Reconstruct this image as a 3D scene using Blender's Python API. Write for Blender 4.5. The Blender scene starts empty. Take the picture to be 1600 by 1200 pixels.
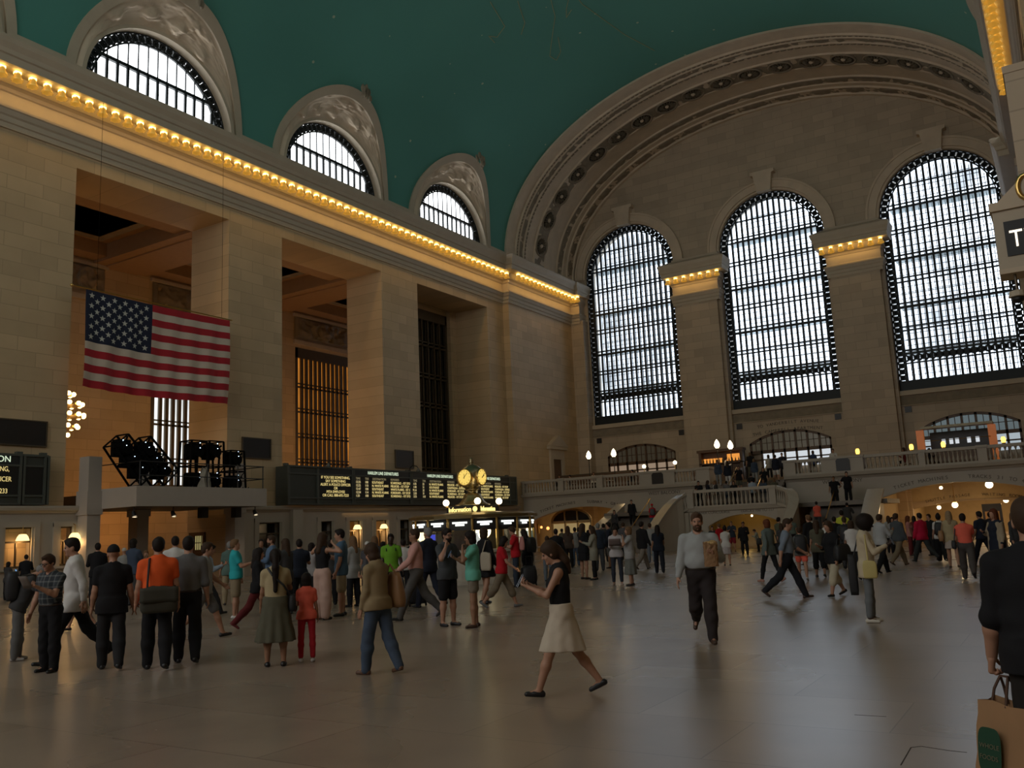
import bpy, bmesh, math, random
import numpy as np
from mathutils import Vector, Matrix, noise
S = bpy.context.scene
C = S.collection
PI = math.pi
rnd = random.Random(7)

# ---------------------------------------------------------------- camera, world, exposure, daylight
cam_d = bpy.data.cameras.new('camera'); cam = bpy.data.objects.new('camera', cam_d); C.objects.link(cam)
cam_d.sensor_fit = 'HORIZONTAL'; cam_d.sensor_width = 36.0
cam_d.lens = 36.0 * 1375.8 / 1600.0
cam_d.clip_start = .05; cam_d.clip_end = 400
yaw, pitch, roll = .5571, .1655, -.0446
cy_, sy_ = math.cos(yaw), math.sin(yaw)
Fv = Vector((-sy_ * math.cos(pitch), cy_ * math.cos(pitch), math.sin(pitch)))
R0 = Vector((cy_, sy_, 0)); U0 = R0.cross(Fv)
Rv = R0 * math.cos(roll) + U0 * math.sin(roll); Uv = U0 * math.cos(roll) - R0 * math.sin(roll)
M = Matrix((Rv, Uv, -Fv)).transposed().to_4x4(); M.translation = Vector((36.06, 0, 1.65))
cam.matrix_world = M
S.camera = cam
w = bpy.data.worlds.new('world'); S.world = w; w.use_nodes = True
w.node_tree.nodes['Background'].inputs[0].default_value = (.75, .85, 1, 1)
w.node_tree.nodes['Background'].inputs[1].default_value = 1.0
S.view_settings.view_transform = 'Standard'; S.view_settings.look = 'None'
S.view_settings.gamma = 1; S.view_settings.use_curve_mapping = False
S.view_settings.exposure = -0.38
try:
    S.cycles.max_bounces = 7; S.cycles.diffuse_bounces = 5; S.cycles.glossy_bounces = 3
    S.cycles.caustics_reflective = False; S.cycles.caustics_refractive = False
    S.cycles.sample_clamp_indirect = 3
except Exception: pass
SKY = 3.4        # brightness of the overcast sky behind the end windows
SKY_TOP = 5.5    # brightness of the sky behind the clerestory lunettes
WARM = (1, .50, .16)

def lamp(name, kind, loc, energy, color, size=.2, rot=None, size_y=None, spot=None):
    d = bpy.data.lights.new(name, kind); d.energy = energy; d.color = color
    if kind == 'AREA':
        d.size = size
        if size_y: d.shape = 'RECTANGLE'; d.size_y = size_y
    else: d.shadow_soft_size = size
    if spot: d.spot_size = spot; d.spot_blend = .6
    o = bpy.data.objects.new(name, d); C.objects.link(o); o.location = loc
    if rot: o.rotation_euler = rot
    return o

# ---------------------------------------------------------------- materials
def newmat(name):
    m = bpy.data.materials.new(name); m.use_nodes = True
    nt = m.node_tree; b = nt.nodes['Principled BSDF']; return m, nt, b
def N(nt, t, **k):
    n = nt.nodes.new(t)
    for a, v in k.items(): setattr(n, a, v)
    return n
MATS = {}
def mat(name, col, rough=.6, metal=0, var=.12, scale=3.0, emit=None, es=0, spec=.5):
    if name in MATS: return MATS[name]
    m, nt, b = newmat(name)
    nz = N(nt, 'ShaderNodeTexNoise'); nz.inputs['Scale'].default_value = scale; nz.inputs['Detail'].default_value = 3
    tc = N(nt, 'ShaderNodeTexCoord'); nt.links.new(tc.outputs['Object'], nz.inputs['Vector'])
    mx = N(nt, 'ShaderNodeMix', data_type='RGBA')
    mx.inputs['A'].default_value = tuple(c * (1 - var) for c in col[:3]) + (1,)
    mx.inputs['B'].default_value = tuple(min(1, c * (1 + var)) for c in col[:3]) + (1,)
    nt.links.new(nz.outputs['Fac'], mx.inputs['Factor']); nt.links.new(mx.outputs['Result'], b.inputs['Base Color'])
    b.inputs['Roughness'].default_value = rough; b.inputs['Metallic'].default_value = metal
    b.inputs['Specular IOR Level'].default_value = spec
    if emit:
        b.inputs['Emission Color'].default_value = tuple(emit) + (1,); b.inputs['Emission Strength'].default_value = es
    MATS[name] = m; return m
def stone(name, col, axis, bw=1.55, bh=.62, joint=.78, rough=.55, var=.1):
    """ashlar: courses of blocks in the plane of the wall; axis = horizontal world axis"""
    m, nt, b = newmat(name)
    g = N(nt, 'ShaderNodeNewGeometry'); sx = N(nt, 'ShaderNodeSeparateXYZ'); nt.links.new(g.outputs['Position'], sx.inputs[0])
    cx = N(nt, 'ShaderNodeCombineXYZ'); nt.links.new(sx.outputs[axis], cx.inputs[0]); nt.links.new(sx.outputs['Z'], cx.inputs[1])
    br = N(nt, 'ShaderNodeTexBrick'); nt.links.new(cx.outputs[0], br.inputs['Vector'])
    br.inputs['Scale'].default_value = 1; br.inputs['Brick Width'].default_value = bw; br.inputs['Row Height'].default_value = bh
    br.inputs['Mortar Size'].default_value = .018; br.inputs['Mortar Smooth'].default_value = .3
    br.inputs['Color1'].default_value = tuple(c * (1 - var) for c in col) + (1,)
    br.inputs['Color2'].default_value = tuple(c * (1 + var) for c in col) + (1,)
    br.inputs['Mortar'].default_value = tuple(c * joint for c in col) + (1,)
    nz = N(nt, 'ShaderNodeTexNoise'); nz.inputs['Scale'].default_value = .6; nz.inputs['Detail'].default_value = 5
    nt.links.new(g.outputs['Position'], nz.inputs['Vector'])
    mr = N(nt, 'ShaderNodeMapRange'); mr.inputs['To Min'].default_value = .82; mr.inputs['To Max'].default_value = 1.16
    nt.links.new(nz.outputs['Fac'], mr.inputs['Value'])
    mx = N(nt, 'ShaderNodeMix', data_type='RGBA', blend_type='MULTIPLY'); mx.inputs['Factor'].default_value = 1
    nt.links.new(br.outputs['Color'], mx.inputs['A']); nt.links.new(mr.outputs['Result'], mx.inputs['B'])
    nt.links.new(mx.outputs['Result'], b.inputs['Base Color']); b.inputs['Roughness'].default_value = rough
    MATS[name] = m; return m
def emis(name, col, s):
    if name in MATS: return MATS[name]
    m = bpy.data.materials.new(name); m.use_nodes = True; nt = m.node_tree; nt.nodes.clear()
    e = N(nt, 'ShaderNodeEmission'); e.inputs[0].default_value = tuple(col) + (1,); e.inputs[1].default_value = s
    o = N(nt, 'ShaderNodeOutputMaterial'); nt.links.new(e.outputs[0], o.inputs[0]); MATS[name] = m; return m

STONE = (.54, .40, .235)
M_wallL = stone('limestone_side', STONE, 'Y')
M_wallE = stone('limestone_end', (.47, .375, .265), 'X')
M_trim = mat('limestone_trim', (.50, .42, .31), .6, var=.1, scale=1.5)
M_plaster = mat('carved_plaster', (.60, .49, .36), .75, var=.18, scale=1.2)
M_relief = mat('weathered_relief', (.25, .205, .145), .8, var=.35, scale=2.2)
M_marble = mat('balcony_marble', (.44, .39, .32), .45, var=.1, scale=1.0)
M_iron = mat('window_iron', (.012, .016, .018), .5, .3)
M_black = mat('black_metal', (.008, .008, .008), .5)
M_matte = mat('matte_black', (.006, .006, .006), .95, spec=.05)
M_dark = mat('dark_panel', (.012, .010, .009), .4)
M_brass = mat('polished_brass', (.62, .42, .14), .28, 1, var=.08)
M_gold_glow = mat('gilded_cup_glow', (.80, .52, .16), .4, .6, var=.1, emit=(1, .50, .06), es=.42)  # bulb light falling on the gilding is put in as emission
M_bulb = emis('cornice_bulb', (1, .62, .16), 9)
M_globe = emis('globe_bulb', (1, .80, .50), 7)
M_wood = mat('dark_wood', (.10, .05, .02), .45, var=.3, scale=4)
M_bronze = mat('bronze_frame', (.10, .075, .045), .45, .4)
M_boardg = mat('board_green_grey', (.045, .05, .042), .5)
M_ltext = emis('board_letters', (1, .78, .30), 1.0)
M_wtext = emis('header_letters', (.85, 1, .72), 1.1)
M_carve = mat('incised_letters', (.12, .10, .08), .8)
M_white = mat('white_paint', (.42, .37, .32), .5, var=.05)
M_glass_dark = mat('dark_window_glass', (.014, .013, .010), .12, spec=.8)

def floor_mat():
    m, nt, b = newmat('marble_floor')
    g = N(nt, 'ShaderNodeNewGeometry')
    br = N(nt, 'ShaderNodeTexBrick'); nt.links.new(g.outputs['Position'], br.inputs['Vector'])
    br.offset = 0.5; br.inputs['Scale'].default_value = 1; br.inputs['Brick Width'].default_value = 2.1; br.inputs['Row Height'].default_value = 1.25
    br.inputs['Mortar Size'].default_value = .006
    br.inputs['Color1'].default_value = (.275, .212, .165, 1); br.inputs['Color2'].default_value = (.335, .265, .21, 1); br.inputs['Mortar'].default_value = (.18, .137, .105, 1)
    nz = N(nt, 'ShaderNodeTexNoise'); nz.inputs['Scale'].default_value = 1.1; nz.inputs['Detail'].default_value = 6
    nt.links.new(g.outputs['Position'], nz.inputs['Vector'])
    mr = N(nt, 'ShaderNodeMapRange'); mr.inputs['To Min'].default_value = .75; mr.inputs['To Max'].default_value = 1.2
    nt.links.new(nz.outputs['Fac'], mr.inputs['Value'])
    mx = N(nt, 'ShaderNodeMix', data_type='RGBA', blend_type='MULTIPLY'); mx.inputs['Factor'].default_value = 1
    nt.links.new(br.outputs['Color'], mx.inputs['A']); nt.links.new(mr.outputs['Result'], mx.inputs['B'])
    nt.links.new(mx.outputs['Result'], b.inputs['Base Color'])
    b.inputs['Specular IOR Level'].default_value = .85
    rr = N(nt, 'ShaderNodeMapRange'); rr.inputs['To Min'].default_value = .23; rr.inputs['To Max'].default_value = .33
    n2 = N(nt, 'ShaderNodeTexNoise'); n2.inputs['Scale'].default_value = .25; n2.inputs['Detail'].default_value = 4
    nt.links.new(g.outputs['Position'], n2.inputs['Vector']); nt.links.new(n2.outputs['Fac'], rr.inputs['Value'])
    nt.links.new(rr.outputs['Result'], b.inputs['Roughness'])
    return m
M_floor = floor_mat()
def ceiling_mat():
    m, nt, b = newmat('turquoise_vault')
    g = N(nt, 'ShaderNodeNewGeometry')
    nz = N(nt, 'ShaderNodeTexNoise'); nz.inputs['Scale'].default_value = .12; nz.inputs['Detail'].default_value = 4
    nt.links.new(g.outputs['Position'], nz.inputs['Vector'])
    mx = N(nt, 'ShaderNodeMix', data_type='RGBA'); mx.inputs['A'].default_value = (.075, .26, .225, 1); mx.inputs['B'].default_value = (.10, .33, .265, 1)
    nt.links.new(nz.outputs['Fac'], mx.inputs['Factor'])
    vo = N(nt, 'ShaderNodeTexVoronoi'); vo.inputs['Scale'].default_value = .62; nt.links.new(g.outputs['Position'], vo.inputs['Vector'])
    lt = N(nt, 'ShaderNodeMath', operation='LESS_THAN'); lt.inputs[1].default_value = .055; nt.links.new(vo.outputs['Distance'], lt.inputs[0])
    m2 = N(nt, 'ShaderNodeMix', data_type='RGBA'); m2.inputs['B'].default_value = (.42, .5, .36, 1)
    nt.links.new(lt.outputs[0], m2.inputs['Factor']); nt.links.new(mx.outputs['Result'], m2.inputs['A'])
    nt.links.new(m2.outputs['Result'], b.inputs['Base Color']); b.inputs['Roughness'].default_value = .75
    return m
M_vault = ceiling_mat()
def sky_pane_mat(name, col, s, dark=.35):
    """outer glass lit from outside: dusty panes of slightly different brightness"""
    m = bpy.data.materials.new(name); m.use_nodes = True; nt = m.node_tree; nt.nodes.clear()
    g = N(nt, 'ShaderNodeNewGeometry'); nz = N(nt, 'ShaderNodeTexNoise'); nz.inputs['Scale'].default_value = .35; nz.inputs['Detail'].default_value = 5
    nt.links.new(g.outputs['Position'], nz.inputs['Vector'])
    mr = N(nt, 'ShaderNodeMapRange'); mr.inputs['From Min'].default_value = .3; mr.inputs['From Max'].default_value = .7
    mr.inputs['To Min'].default_value = s * (1 - dark); mr.inputs['To Max'].default_value = s * (1 + dark)
    nt.links.new(nz.outputs['Fac'], mr.inputs['Value'])
    e = N(nt, 'ShaderNodeEmission'); e.inputs[0].default_value = tuple(col) + (1,); nt.links.new(mr.outputs['Result'], e.inputs[1])
    o = N(nt, 'ShaderNodeOutputMaterial'); nt.links.new(e.outputs[0], o.inputs[0]); MATS[name] = m; return m
M_skyE = sky_pane_mat('daylit_outer_glass', (.76, .87, 1.0), SKY, .6)
M_skyL = sky_pane_mat('daylit_lunette_glass', (.95, .98, 1.0), SKY_TOP, .1)
M_skyB = sky_pane_mat('daylit_east_glass', (.98, .95, .92), SKY * 1.15, .2)
M_walk = mat('glass_walkway', (.22, .30, .30), .3)

# ---------------------------------------------------------------- mesh helpers
class MB:
    def __init__(s): s.v = []; s.f = []; s.mi = []
    def add(s, v, f, mi=0):
        o = len(s.v); s.v += [tuple(p) for p in v]; s.f += [tuple(i + o for i in q) for q in f]; s.mi += [mi] * len(f); return s
    def box(s, x0, x1, y0, y1, z0, z1, mi=0):
        v = [(x0, y0, z0), (x1, y0, z0), (x1, y1, z0), (x0, y1, z0), (x0, y0, z1), (x1, y0, z1), (x1, y1, z1), (x0, y1, z1)]
        return s.add(v, [(0, 3, 2, 1), (4, 5, 6, 7), (0, 1, 5, 4), (1, 2, 6, 5), (2, 3, 7, 6), (3, 0, 4, 7)], mi)
    def bar(s, p, q, r, r2=None, mi=0):
        """square bar from p to q, half sizes r (horizontal) and r2"""
        p, q = Vector(p), Vector(q); d = (q - p).normalized(); r2 = r2 or r
        a = d.cross(Vector((0, 0, 1)));  a = a.normalized() if a.length > .01 else Vector((1, 0, 0)); b = a.cross(d).normalized()
        v = [c + a * i * r + b * j * r2 for c in (p, q) for i, j in ((-1, -1), (1, -1), (1, 1), (-1, 1))]
        return s.add(v, [(0, 1, 2, 3), (7, 6, 5, 4), (0, 4, 5, 1), (1, 5, 6, 2), (2, 6, 7, 3), (3, 7, 4, 0)], mi)
    def tube(s, pts, r, n=8, mi=0, cap=True):
        pts = [Vector(p) for p in pts]; rs = r if isinstance(r, (list, tuple)) else [r] * len(pts); v = []; f = []
        up = None
        for i, p in enumerate(pts):
            d = (pts[min(i + 1, len(pts) - 1)] - pts[max(i - 1, 0)]).normalized()
            if up is None:
                up = d.orthogonal().normalized()
            a = (up - d * up.dot(d)).normalized(); up = a; b = d.cross(a)
            v += [p + (a * math.cos(2 * PI * k / n) + b * math.sin(2 * PI * k / n)) * rs[i] for k in range(n)]
        for i in range(len(pts) - 1):
            for k in range(n): f.append((i * n + k, i * n + (k + 1) % n, (i + 1) * n + (k + 1) % n, (i + 1) * n + k))
        if cap: f.append(tuple(range(n))[::-1]); f.append(tuple(range((len(pts) - 1) * n, len(pts) * n)))
        return s.add(v, f, mi)
    def lathe(s, prof, c=(0, 0, 0), n=20, ax='z', mi=0, wob=None):
        v = []; f = []; c = Vector(c)
        for j, (r, h) in enumerate(prof):
            for k in range(n):
                a = 2 * PI * k / n; rr = r * (wob(j, a) if wob else 1)
                p = (rr * math.cos(a), rr * math.sin(a), h)
                if ax == 'x': p = (p[2], p[0], p[1])
                elif ax == 'y': p = (p[0], p[2], p[1])
                elif ax == '-y': p = (p[0], -p[2], p[1])
                elif ax == '-z': p = (p[0], p[1], -p[2])
                v.append(c + Vector(p))
        for j in range(len(prof) - 1):
            for k in range(n): f.append((j * n + k, j * n + (k + 1) % n, (j + 1) * n + (k + 1) % n, (j + 1) * n + k))
        f.append(tuple(range(n))[::-1]); f.append(tuple(range((len(prof) - 1) * n, len(prof) * n)))
        return s.add(v, f, mi)
    def ball(s, c, r, n=12, mi=0, sc=(1, 1, 1)):
        m = n // 2; prof = [(max(1e-4, math.sin(PI * j / m)) , -math.cos(PI * j / m)) for j in range(m + 1)]
        o = len(s.v); s.lathe(prof, (0, 0, 0), n, mi=mi)
        for i in range(o, len(s.v)):
            p = s.v[i]; s.v[i] = (c[0] + p[0] * r * sc[0], c[1] + p[1] * r * sc[1], c[2] + p[2] * r * sc[2])
        return s
    def extr(s, poly, axis, a, b, mi=0):
        """convex or gently concave polygon (2-D list) extruded along axis from a to b"""
        n = len(poly)
        def P(p, t): return {'x': (t, p[0], p[1]), 'y': (p[0], t, p[1]), 'z': (p[0], p[1], t)}[axis]
        v = [P(p, a) for p in poly] + [P(p, b) for p in poly]
        f = [tuple(range(n)), tuple(range(n, 2 * n))[::-1]] + [(i, i + n, (i + 1) % n + n, (i + 1) % n) for i in range(n)]
        return s.add(v, f, mi)
    def grid(s, fn, nu, nv, mi=0):
        v = [fn(i / nu, j / nv) for j in range(nv + 1) for i in range(nu + 1)]
        f = [(j * (nu + 1) + i, j * (nu + 1) + i + 1, (j + 1) * (nu + 1) + i + 1, (j + 1) * (nu + 1) + i) for j in range(nv) for i in range(nu)]
        return s.add(v, f, mi)
    def build(s, name, m, parent=None, kind=None, smooth=False, world=True, recalc=True):
        me = bpy.data.meshes.new(name)
        off = Vector(parent.location) if (parent and world) else Vector((0, 0, 0))
        if parent and world and parent.parent: off = off + Vector(parent.parent.location)
        me.from_pydata([(p[0] - off[0], p[1] - off[1], p[2] - off[2]) for p in s.v], [], s.f)
        ms = m if isinstance(m, (list, tuple)) else [m]
        for x in ms: me.materials.append(x)
        if len(ms) > 1: me.polygons.foreach_set('material_index', s.mi)
        if recalc:
            bm = bmesh.new(); bm.from_mesh(me); bmesh.ops.recalc_face_normals(bm, faces=bm.faces); bm.to_mesh(me); bm.free()
        if smooth: me.polygons.foreach_set('use_smooth', [True] * len(me.polygons))
        o = bpy.data.objects.new(name, me); C.objects.link(o)
        if parent: o.parent = parent
        if kind: o['kind'] = kind
        return o
def tag(o, label=None, cat=None, group=None, kind=None):
    if label: o['label'] = label
    if cat: o['category'] = cat
    if group: o['group'] = group
    if kind: o['kind'] = kind
    return o
def thing(name, label, cat, loc=(0, 0, 0), group=None, kind=None):
    o = bpy.data.objects.new(name, None); C.objects.link(o); o.location = loc; o.empty_display_size = .1
    return tag(o, label, cat, group, kind)
def dup(root, loc, label=None, rot=None):
    r = root.copy(); C.objects.link(r); r.location = loc
    if rot is not None: r.rotation_euler = rot
    if label: r['label'] = label
    for ch in list(root.children):
        c = ch.copy(); C.objects.link(c); c.parent = r
        for g in list(ch.children):
            d = g.copy(); C.objects.link(d); d.parent = c
    return r
def wall_holes(name, outer, holes, plane, base, depth, m, kind='structure', parent=None):
    """flat slab with holes cut through it; plane 'x' (u=y,v=z) or 'y' (u=x,v=z)"""
    cu = bpy.data.curves.new(name, 'CURVE'); cu.dimensions = '2D'; cu.fill_mode = 'BOTH'; cu.extrude = depth / 2
    for poly in [outer] + holes:
        sp = cu.splines.new('POLY'); sp.points.add(len(poly) - 1); sp.use_cyclic_u = True
        for p, q in zip(sp.points, poly): p.co = (q[0], q[1], 0, 1)
    t = bpy.data.objects.new('tmp', cu); C.objects.link(t)
    dg = bpy.context.evaluated_depsgraph_get(); me = bpy.data.meshes.new_from_object(t.evaluated_get(dg))
    bpy.data.objects.remove(t); bpy.data.curves.remove(cu)
    off = Vector(parent.location) if parent else Vector((0, 0, 0))
    for v in me.vertices:
        u, w_, d = v.co
        v.co = (Vector((base + d, u, w_)) if plane == 'x' else Vector((u, base + d, w_))) - off
    bm = bmesh.new(); bm.from_mesh(me); bmesh.ops.remove_doubles(bm, verts=bm.verts, dist=1e-4)
    bmesh.ops.recalc_face_normals(bm, faces=bm.faces); bm.to_mesh(me); bm.free()
    me.materials.clear(); me.materials.append(m); me.name = name
    o = bpy.data.objects.new(name, me); C.objects.link(o)
    if kind: o['kind'] = kind
    if parent: o.parent = parent
    return o
def arc(cx, cz, rx, rz, a0, a1, n=24):
    return [(cx + rx * math.cos(a0 + (a1 - a0) * i / n), cz + rz * math.sin(a0 + (a1 - a0) * i / n)) for i in range(n + 1)]
def text(name, s, size, origin, right, up, m, parent=None, depth=.004, align='CENTER', sx=1.0):
    cu = bpy.data.curves.new(name, 'FONT'); cu.body = s; cu.size = size; cu.align_x = align; cu.align_y = 'CENTER'; cu.extrude = depth
    t = bpy.data.objects.new('tmp', cu); C.objects.link(t)
    dg = bpy.context.evaluated_depsgraph_get(); me = bpy.data.meshes.new_from_object(t.evaluated_get(dg))
    bpy.data.objects.remove(t); bpy.data.curves.remove(cu)
    r, u = Vector(right).normalized(), Vector(up).normalized(); n = r.cross(u); off = Vector(parent.location) if parent else Vector((0, 0, 0))
    for v in me.vertices: v.co = Vector(origin) + r * v.co.x * sx + u * v.co.y + n * v.co.z - off
    me.materials.clear(); me.materials.append(m)
    o = bpy.data.objects.new(name, me); C.objects.link(o)
    if parent: o.parent = parent
    return o
# ---------------------------------------------------------------- room shell
W, L, BACK = 36.6, 68.2, -15.6
VA, VB, VZ, VN = 18.3, 11.95, 23.3, 2.05          # vault: half span, rise, springing height, roundness
def vpt(th, ins=0.0):
    c, s = math.cos(th), math.sin(th)
    return (18.3 - (VA - ins) * math.copysign(abs(c) ** (2 / VN), c), VZ + (VB - ins) * max(s, 0) ** (2 / VN))
def vth(z):                                        # angle at which the vault reaches height z
    return math.asin(min(1, max(0, (z - VZ) / VB)) ** (VN / 2))
BAYS = [25.9 + 12.28 * k for k in range(-3, 3)]    # bay centres along the hall
HW, RH = 4.62, 5.15                                # clerestory vault opening: half width, rise

MB().box(-13, 52, BACK - .3, 84, -.4, 0).build('floor', M_floor, kind='structure')

# ceiling vault, left open where the side vaults cut into it
ys = set([BACK, 57.6])
for c in BAYS:
    for i in range(33): ys.add(round(c - HW * math.cos(PI * i / 32), 4))
    ys.add(c + 5.4); ys.add(c - 5.4)
ys = sorted(y for y in ys if BACK <= y <= 57.6)
def groin(y):
    for c in BAYS:
        t = abs(y - c) / HW
        if t < 1: return 23.2 + RH * math.sqrt(1 - t * t)
    return VZ
v = []; f = []; NT = 56
for y in ys:
    t0 = vth(groin(y))
    for i in range(NT + 1):
        th = t0 + (PI - 2 * t0) * i / NT; x, z = vpt(th); v.append((x, y, z))
for j in range(len(ys) - 1):
    for i in range(NT): a = j * (NT + 1) + i; f.append((a, a + 1, a + NT + 2, a + NT + 1))
MB().add(v, f).build('ceiling', M_vault, kind='structure', smooth=True)

# base band and ribs of plain stone on the vault
def rib(c, side):
    b = MB(); n = 40; rows = []
    for i in range(n + 1):
        a = PI * i / n
        row = []
        for hw, rh, ins in ((HW - .02, RH - .02, .0), (HW - .02, RH - .02, .12), (HW + .42, RH + .5, .12), (HW + .42, RH + .5, -.02)):
            y = c - hw * math.cos(a); z = 23.2 + rh * math.sin(a); x, zz = vpt(vth(z), ins)
            z = max(z, 23.15); x = x if z > VZ else ins
            row.append((x if side < 0 else W - x, y, z))
        rows.append(row)
    for i in range(n): 
        p, q = rows[i], rows[i + 1]
        for k in range(3): b.add([p[k], p[k + 1], q[k + 1], q[k]], [(0, 1, 2, 3)])
    return b.build('trim_1', M_trim, kind='structure', smooth=False)
def spandrel(c, side, seed, fine):
    """curved side vault between the lunette arch and the main vault, with a carved relief"""
    nu, nv = (96, 40) if fine else (24, 4); rows = []
    def fn(u, w_):
        a = PI * u; cs, sn = math.cos(a), math.sin(a)
        y0, z0, x0 = c - 4.36 * cs, 23.1 + 4.12 * sn, .25
        z1 = 23.2 + RH * sn; y1 = c - HW * cs; x1 = vpt(vth(z1))[0] if z1 > VZ else 0.02
        t = w_; e = math.sin(PI * min(1, max(0, t))) 
        x = x0 + (x1 - x0) * t; y = y0 + (y1 - y0) * t; z = z0 + (z1 - z0) * (t ** .8)
        k = max(0, sn - .12) * e ** .5
        if fine:
            p = Vector((x * 1.6, y * 1.1 + seed, z * 1.1))
            d = noise.fractal(p, .9, 2.1, 4) ; d = max(-.1, d)
            z -= k * (.55 * d + .16 * abs(noise.noise(p * 4.1))); x += k * .25 * d
        return (x if side < 0 else W - x, y, z)
    b = MB().grid(fn, nu, nv)
    return b.build('trim_2', M_plaster, kind='structure', smooth=True)
def crest(c, side, x, z):
    """acanthus crest at the tip of a side vault"""
    b = MB(); r = random.Random(int(c * 10))
    for k in range(15):
        a = r.uniform(-1, 1); h = r.uniform(-.5, .75)
        b.ball((x + r.uniform(-.1, .3) - .25 * h, c + a * .34 * (1.2 - abs(h)), z - .2 + h * .8), r.uniform(.08, .15), 8, sc=(1, .7, 1.9))
    if side > 0: b.v = [(W - p[0], p[1], p[2]) for p in b.v]
    return b.build('trim_3', M_relief, kind='structure', smooth=True)
def lunette(c, side, idx, fine):
    X = (lambda x: x) if side < 0 else (lambda x: W - x)
    hw, rz, z0 = 4.18, 3.92, 23.12
    t = thing('window_%d' % idx, 'half round clerestory window', None, (X(-.35), c, z0), kind='structure')
    # moulded arch surround and reveal
    b = MB(); n = 36
    for i in range(n):
        for (r0, r1, xa, xb) in ((1.0, 1.045, -.45, .26),):
            pts = []
            for a in (PI * i / n, PI * (i + 1) / n):
                for rr in (r0, r1):
                    for xx in (xa, xb): pts.append((X(xx), c - hw * rr * math.cos(a), z0 + rz * rr * math.sin(a)))
            b.add(pts, [(0, 1, 5, 4), (2, 6, 7, 3), (1, 3, 7, 5), (0, 4, 6, 2)])
    b.build('surround', M_trim, t)
    g = MB(); poly = [(c - hw * math.cos(PI * i / 40), z0 + rz * math.sin(PI * i / 40)) for i in range(41)]
    g.add([(X(-.5), p[0], p[1]) for p in poly], [tuple(range(41))]); g.build('pane', M_skyL, t, recalc=False)
    fr = MB()
    def ring(r0, r1, xa, xb):
        for i in range(n):
            pts = []
            for a in (PI * i / n, PI * (i + 1) / n):
                for rr in (r0, r1):
                    for xx in (xa, xb): pts.append((X(xx), c - (hw * rr) * math.cos(a), z0 + rz * rr * math.sin(a)))
            fr.add(pts, [(0, 1, 5, 4), (2, 6, 7, 3), (1, 3, 7, 5), (0, 4, 6, 2)])
    ring(.985, 1.0, -.4, -.28); ring(.855, .875, -.4, -.28)
    fr.box(*sorted((X(-.42), X(-.28))), c - hw, c + hw, z0 - .02, z0 + .1)
    fr.box(*sorted((X(-.42), X(-.28))), c - hw, c + hw, z0 + .34, z0 + .42)
    zt = z0 + 1.78
    fr.box(*sorted((X(-.44), X(-.26))), c - hw * .80, c + hw * .80, zt - .1, zt + .08)
    fr.build('frame', M_iron, t)
    mu = MB()
    for k in range(-6, 7):
        y = c + k * .555; zz = z0 + rz * .86 * math.sqrt(max(0, 1 - ((y - c) / (hw * .86)) ** 2))
        zz2 = zt if 0 else zz
        mu.box(*sorted((X(-.40), X(-.30))), y - .065, y + .065, z0, min(zz2, zt))
        mu.box(*sorted((X(-.38), X(-.32))), y - .028, y + .028, zt, max(zt, zz2))
    mu.build('mullions', M_iron, t)
    la = MB()
    k = 30 if fine else 14
    for i in range(k):                                  # pierced scrollwork border
        a = PI * (i + .5) / k
        p = Vector((X(-.34), c - hw * .93 * math.cos(a), z0 + rz * .93 * math.sin(a)))
        tg = Vector((0, math.sin(a) * hw, rz * math.cos(a))).normalized(); nr = Vector((0, -math.cos(a), math.sin(a)))
        h = .26
        for s1 in (-1, 1):
            la.bar(p - tg * .2 - nr * h * s1, p + tg * .2 + nr * h * s1, .055, .04)
        for m_ in range(7):
            a1, a2 = 2 * PI * m_ / 7, 2 * PI * (m_ + 1) / 7
            la.bar(p + (tg * math.cos(a1) + nr * math.sin(a1)) * .15, p + (tg * math.cos(a2) + nr * math.sin(a2)) * .15, .07, .05)
    for i in range(26):                                 # small scrolls along the sill
        y = c - hw * .95 + i * hw * 1.9 / 25
        la.bar((X(-.34), y - .12, z0 + .1), (X(-.34), y + .12, z0 + .34), .03, .03); la.bar((X(-.34), y + .12, z0 + .1), (X(-.34), y - .12, z0 + .34), .03, .03)
    la.build('scrollwork', M_iron, t)
    return t
wi = 1
for i, c in enumerate(BAYS):
    for side in (-1, 1):
        fine = (side < 0 and i >= 2) or (side > 0 and i >= 4)
        rib(c, side); spandrel(c, side, i * 3.7 + side, fine); lunette(c, side, wi, fine); wi += 1
        if fine and side < 0: crest(c, side, 2.75, 28.45)
# plain band above the cornice between the bays, and the upper side walls around the lunettes
for side in (-1, 1):
    X = (lambda x: x) if side < 0 else (lambda x: W - x)
    edges = [BACK] + [e for c in BAYS for e in (c - HW, c + HW)] + [57.6]
    for a, b_ in zip(edges[::2], edges[1::2]):
        if b_ - a > .05:
            bb = MB(); bb.add([(X(-.02), a, 23.0), (X(.14), a, 23.0), (X(.14), a, 23.7), (X(.02), a, 23.7), (X(-.02), b_, 23.0), (X(.14), b_, 23.0), (X(.14), b_, 23.7), (X(.02), b_, 23.7)],
                              [(1, 2, 6, 5), (2, 3, 7, 6), (0, 1, 5, 4), (0, 3, 2, 1), (4, 5, 6, 7)])
            bb.build('trim_4', M_trim, kind='structure')

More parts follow.
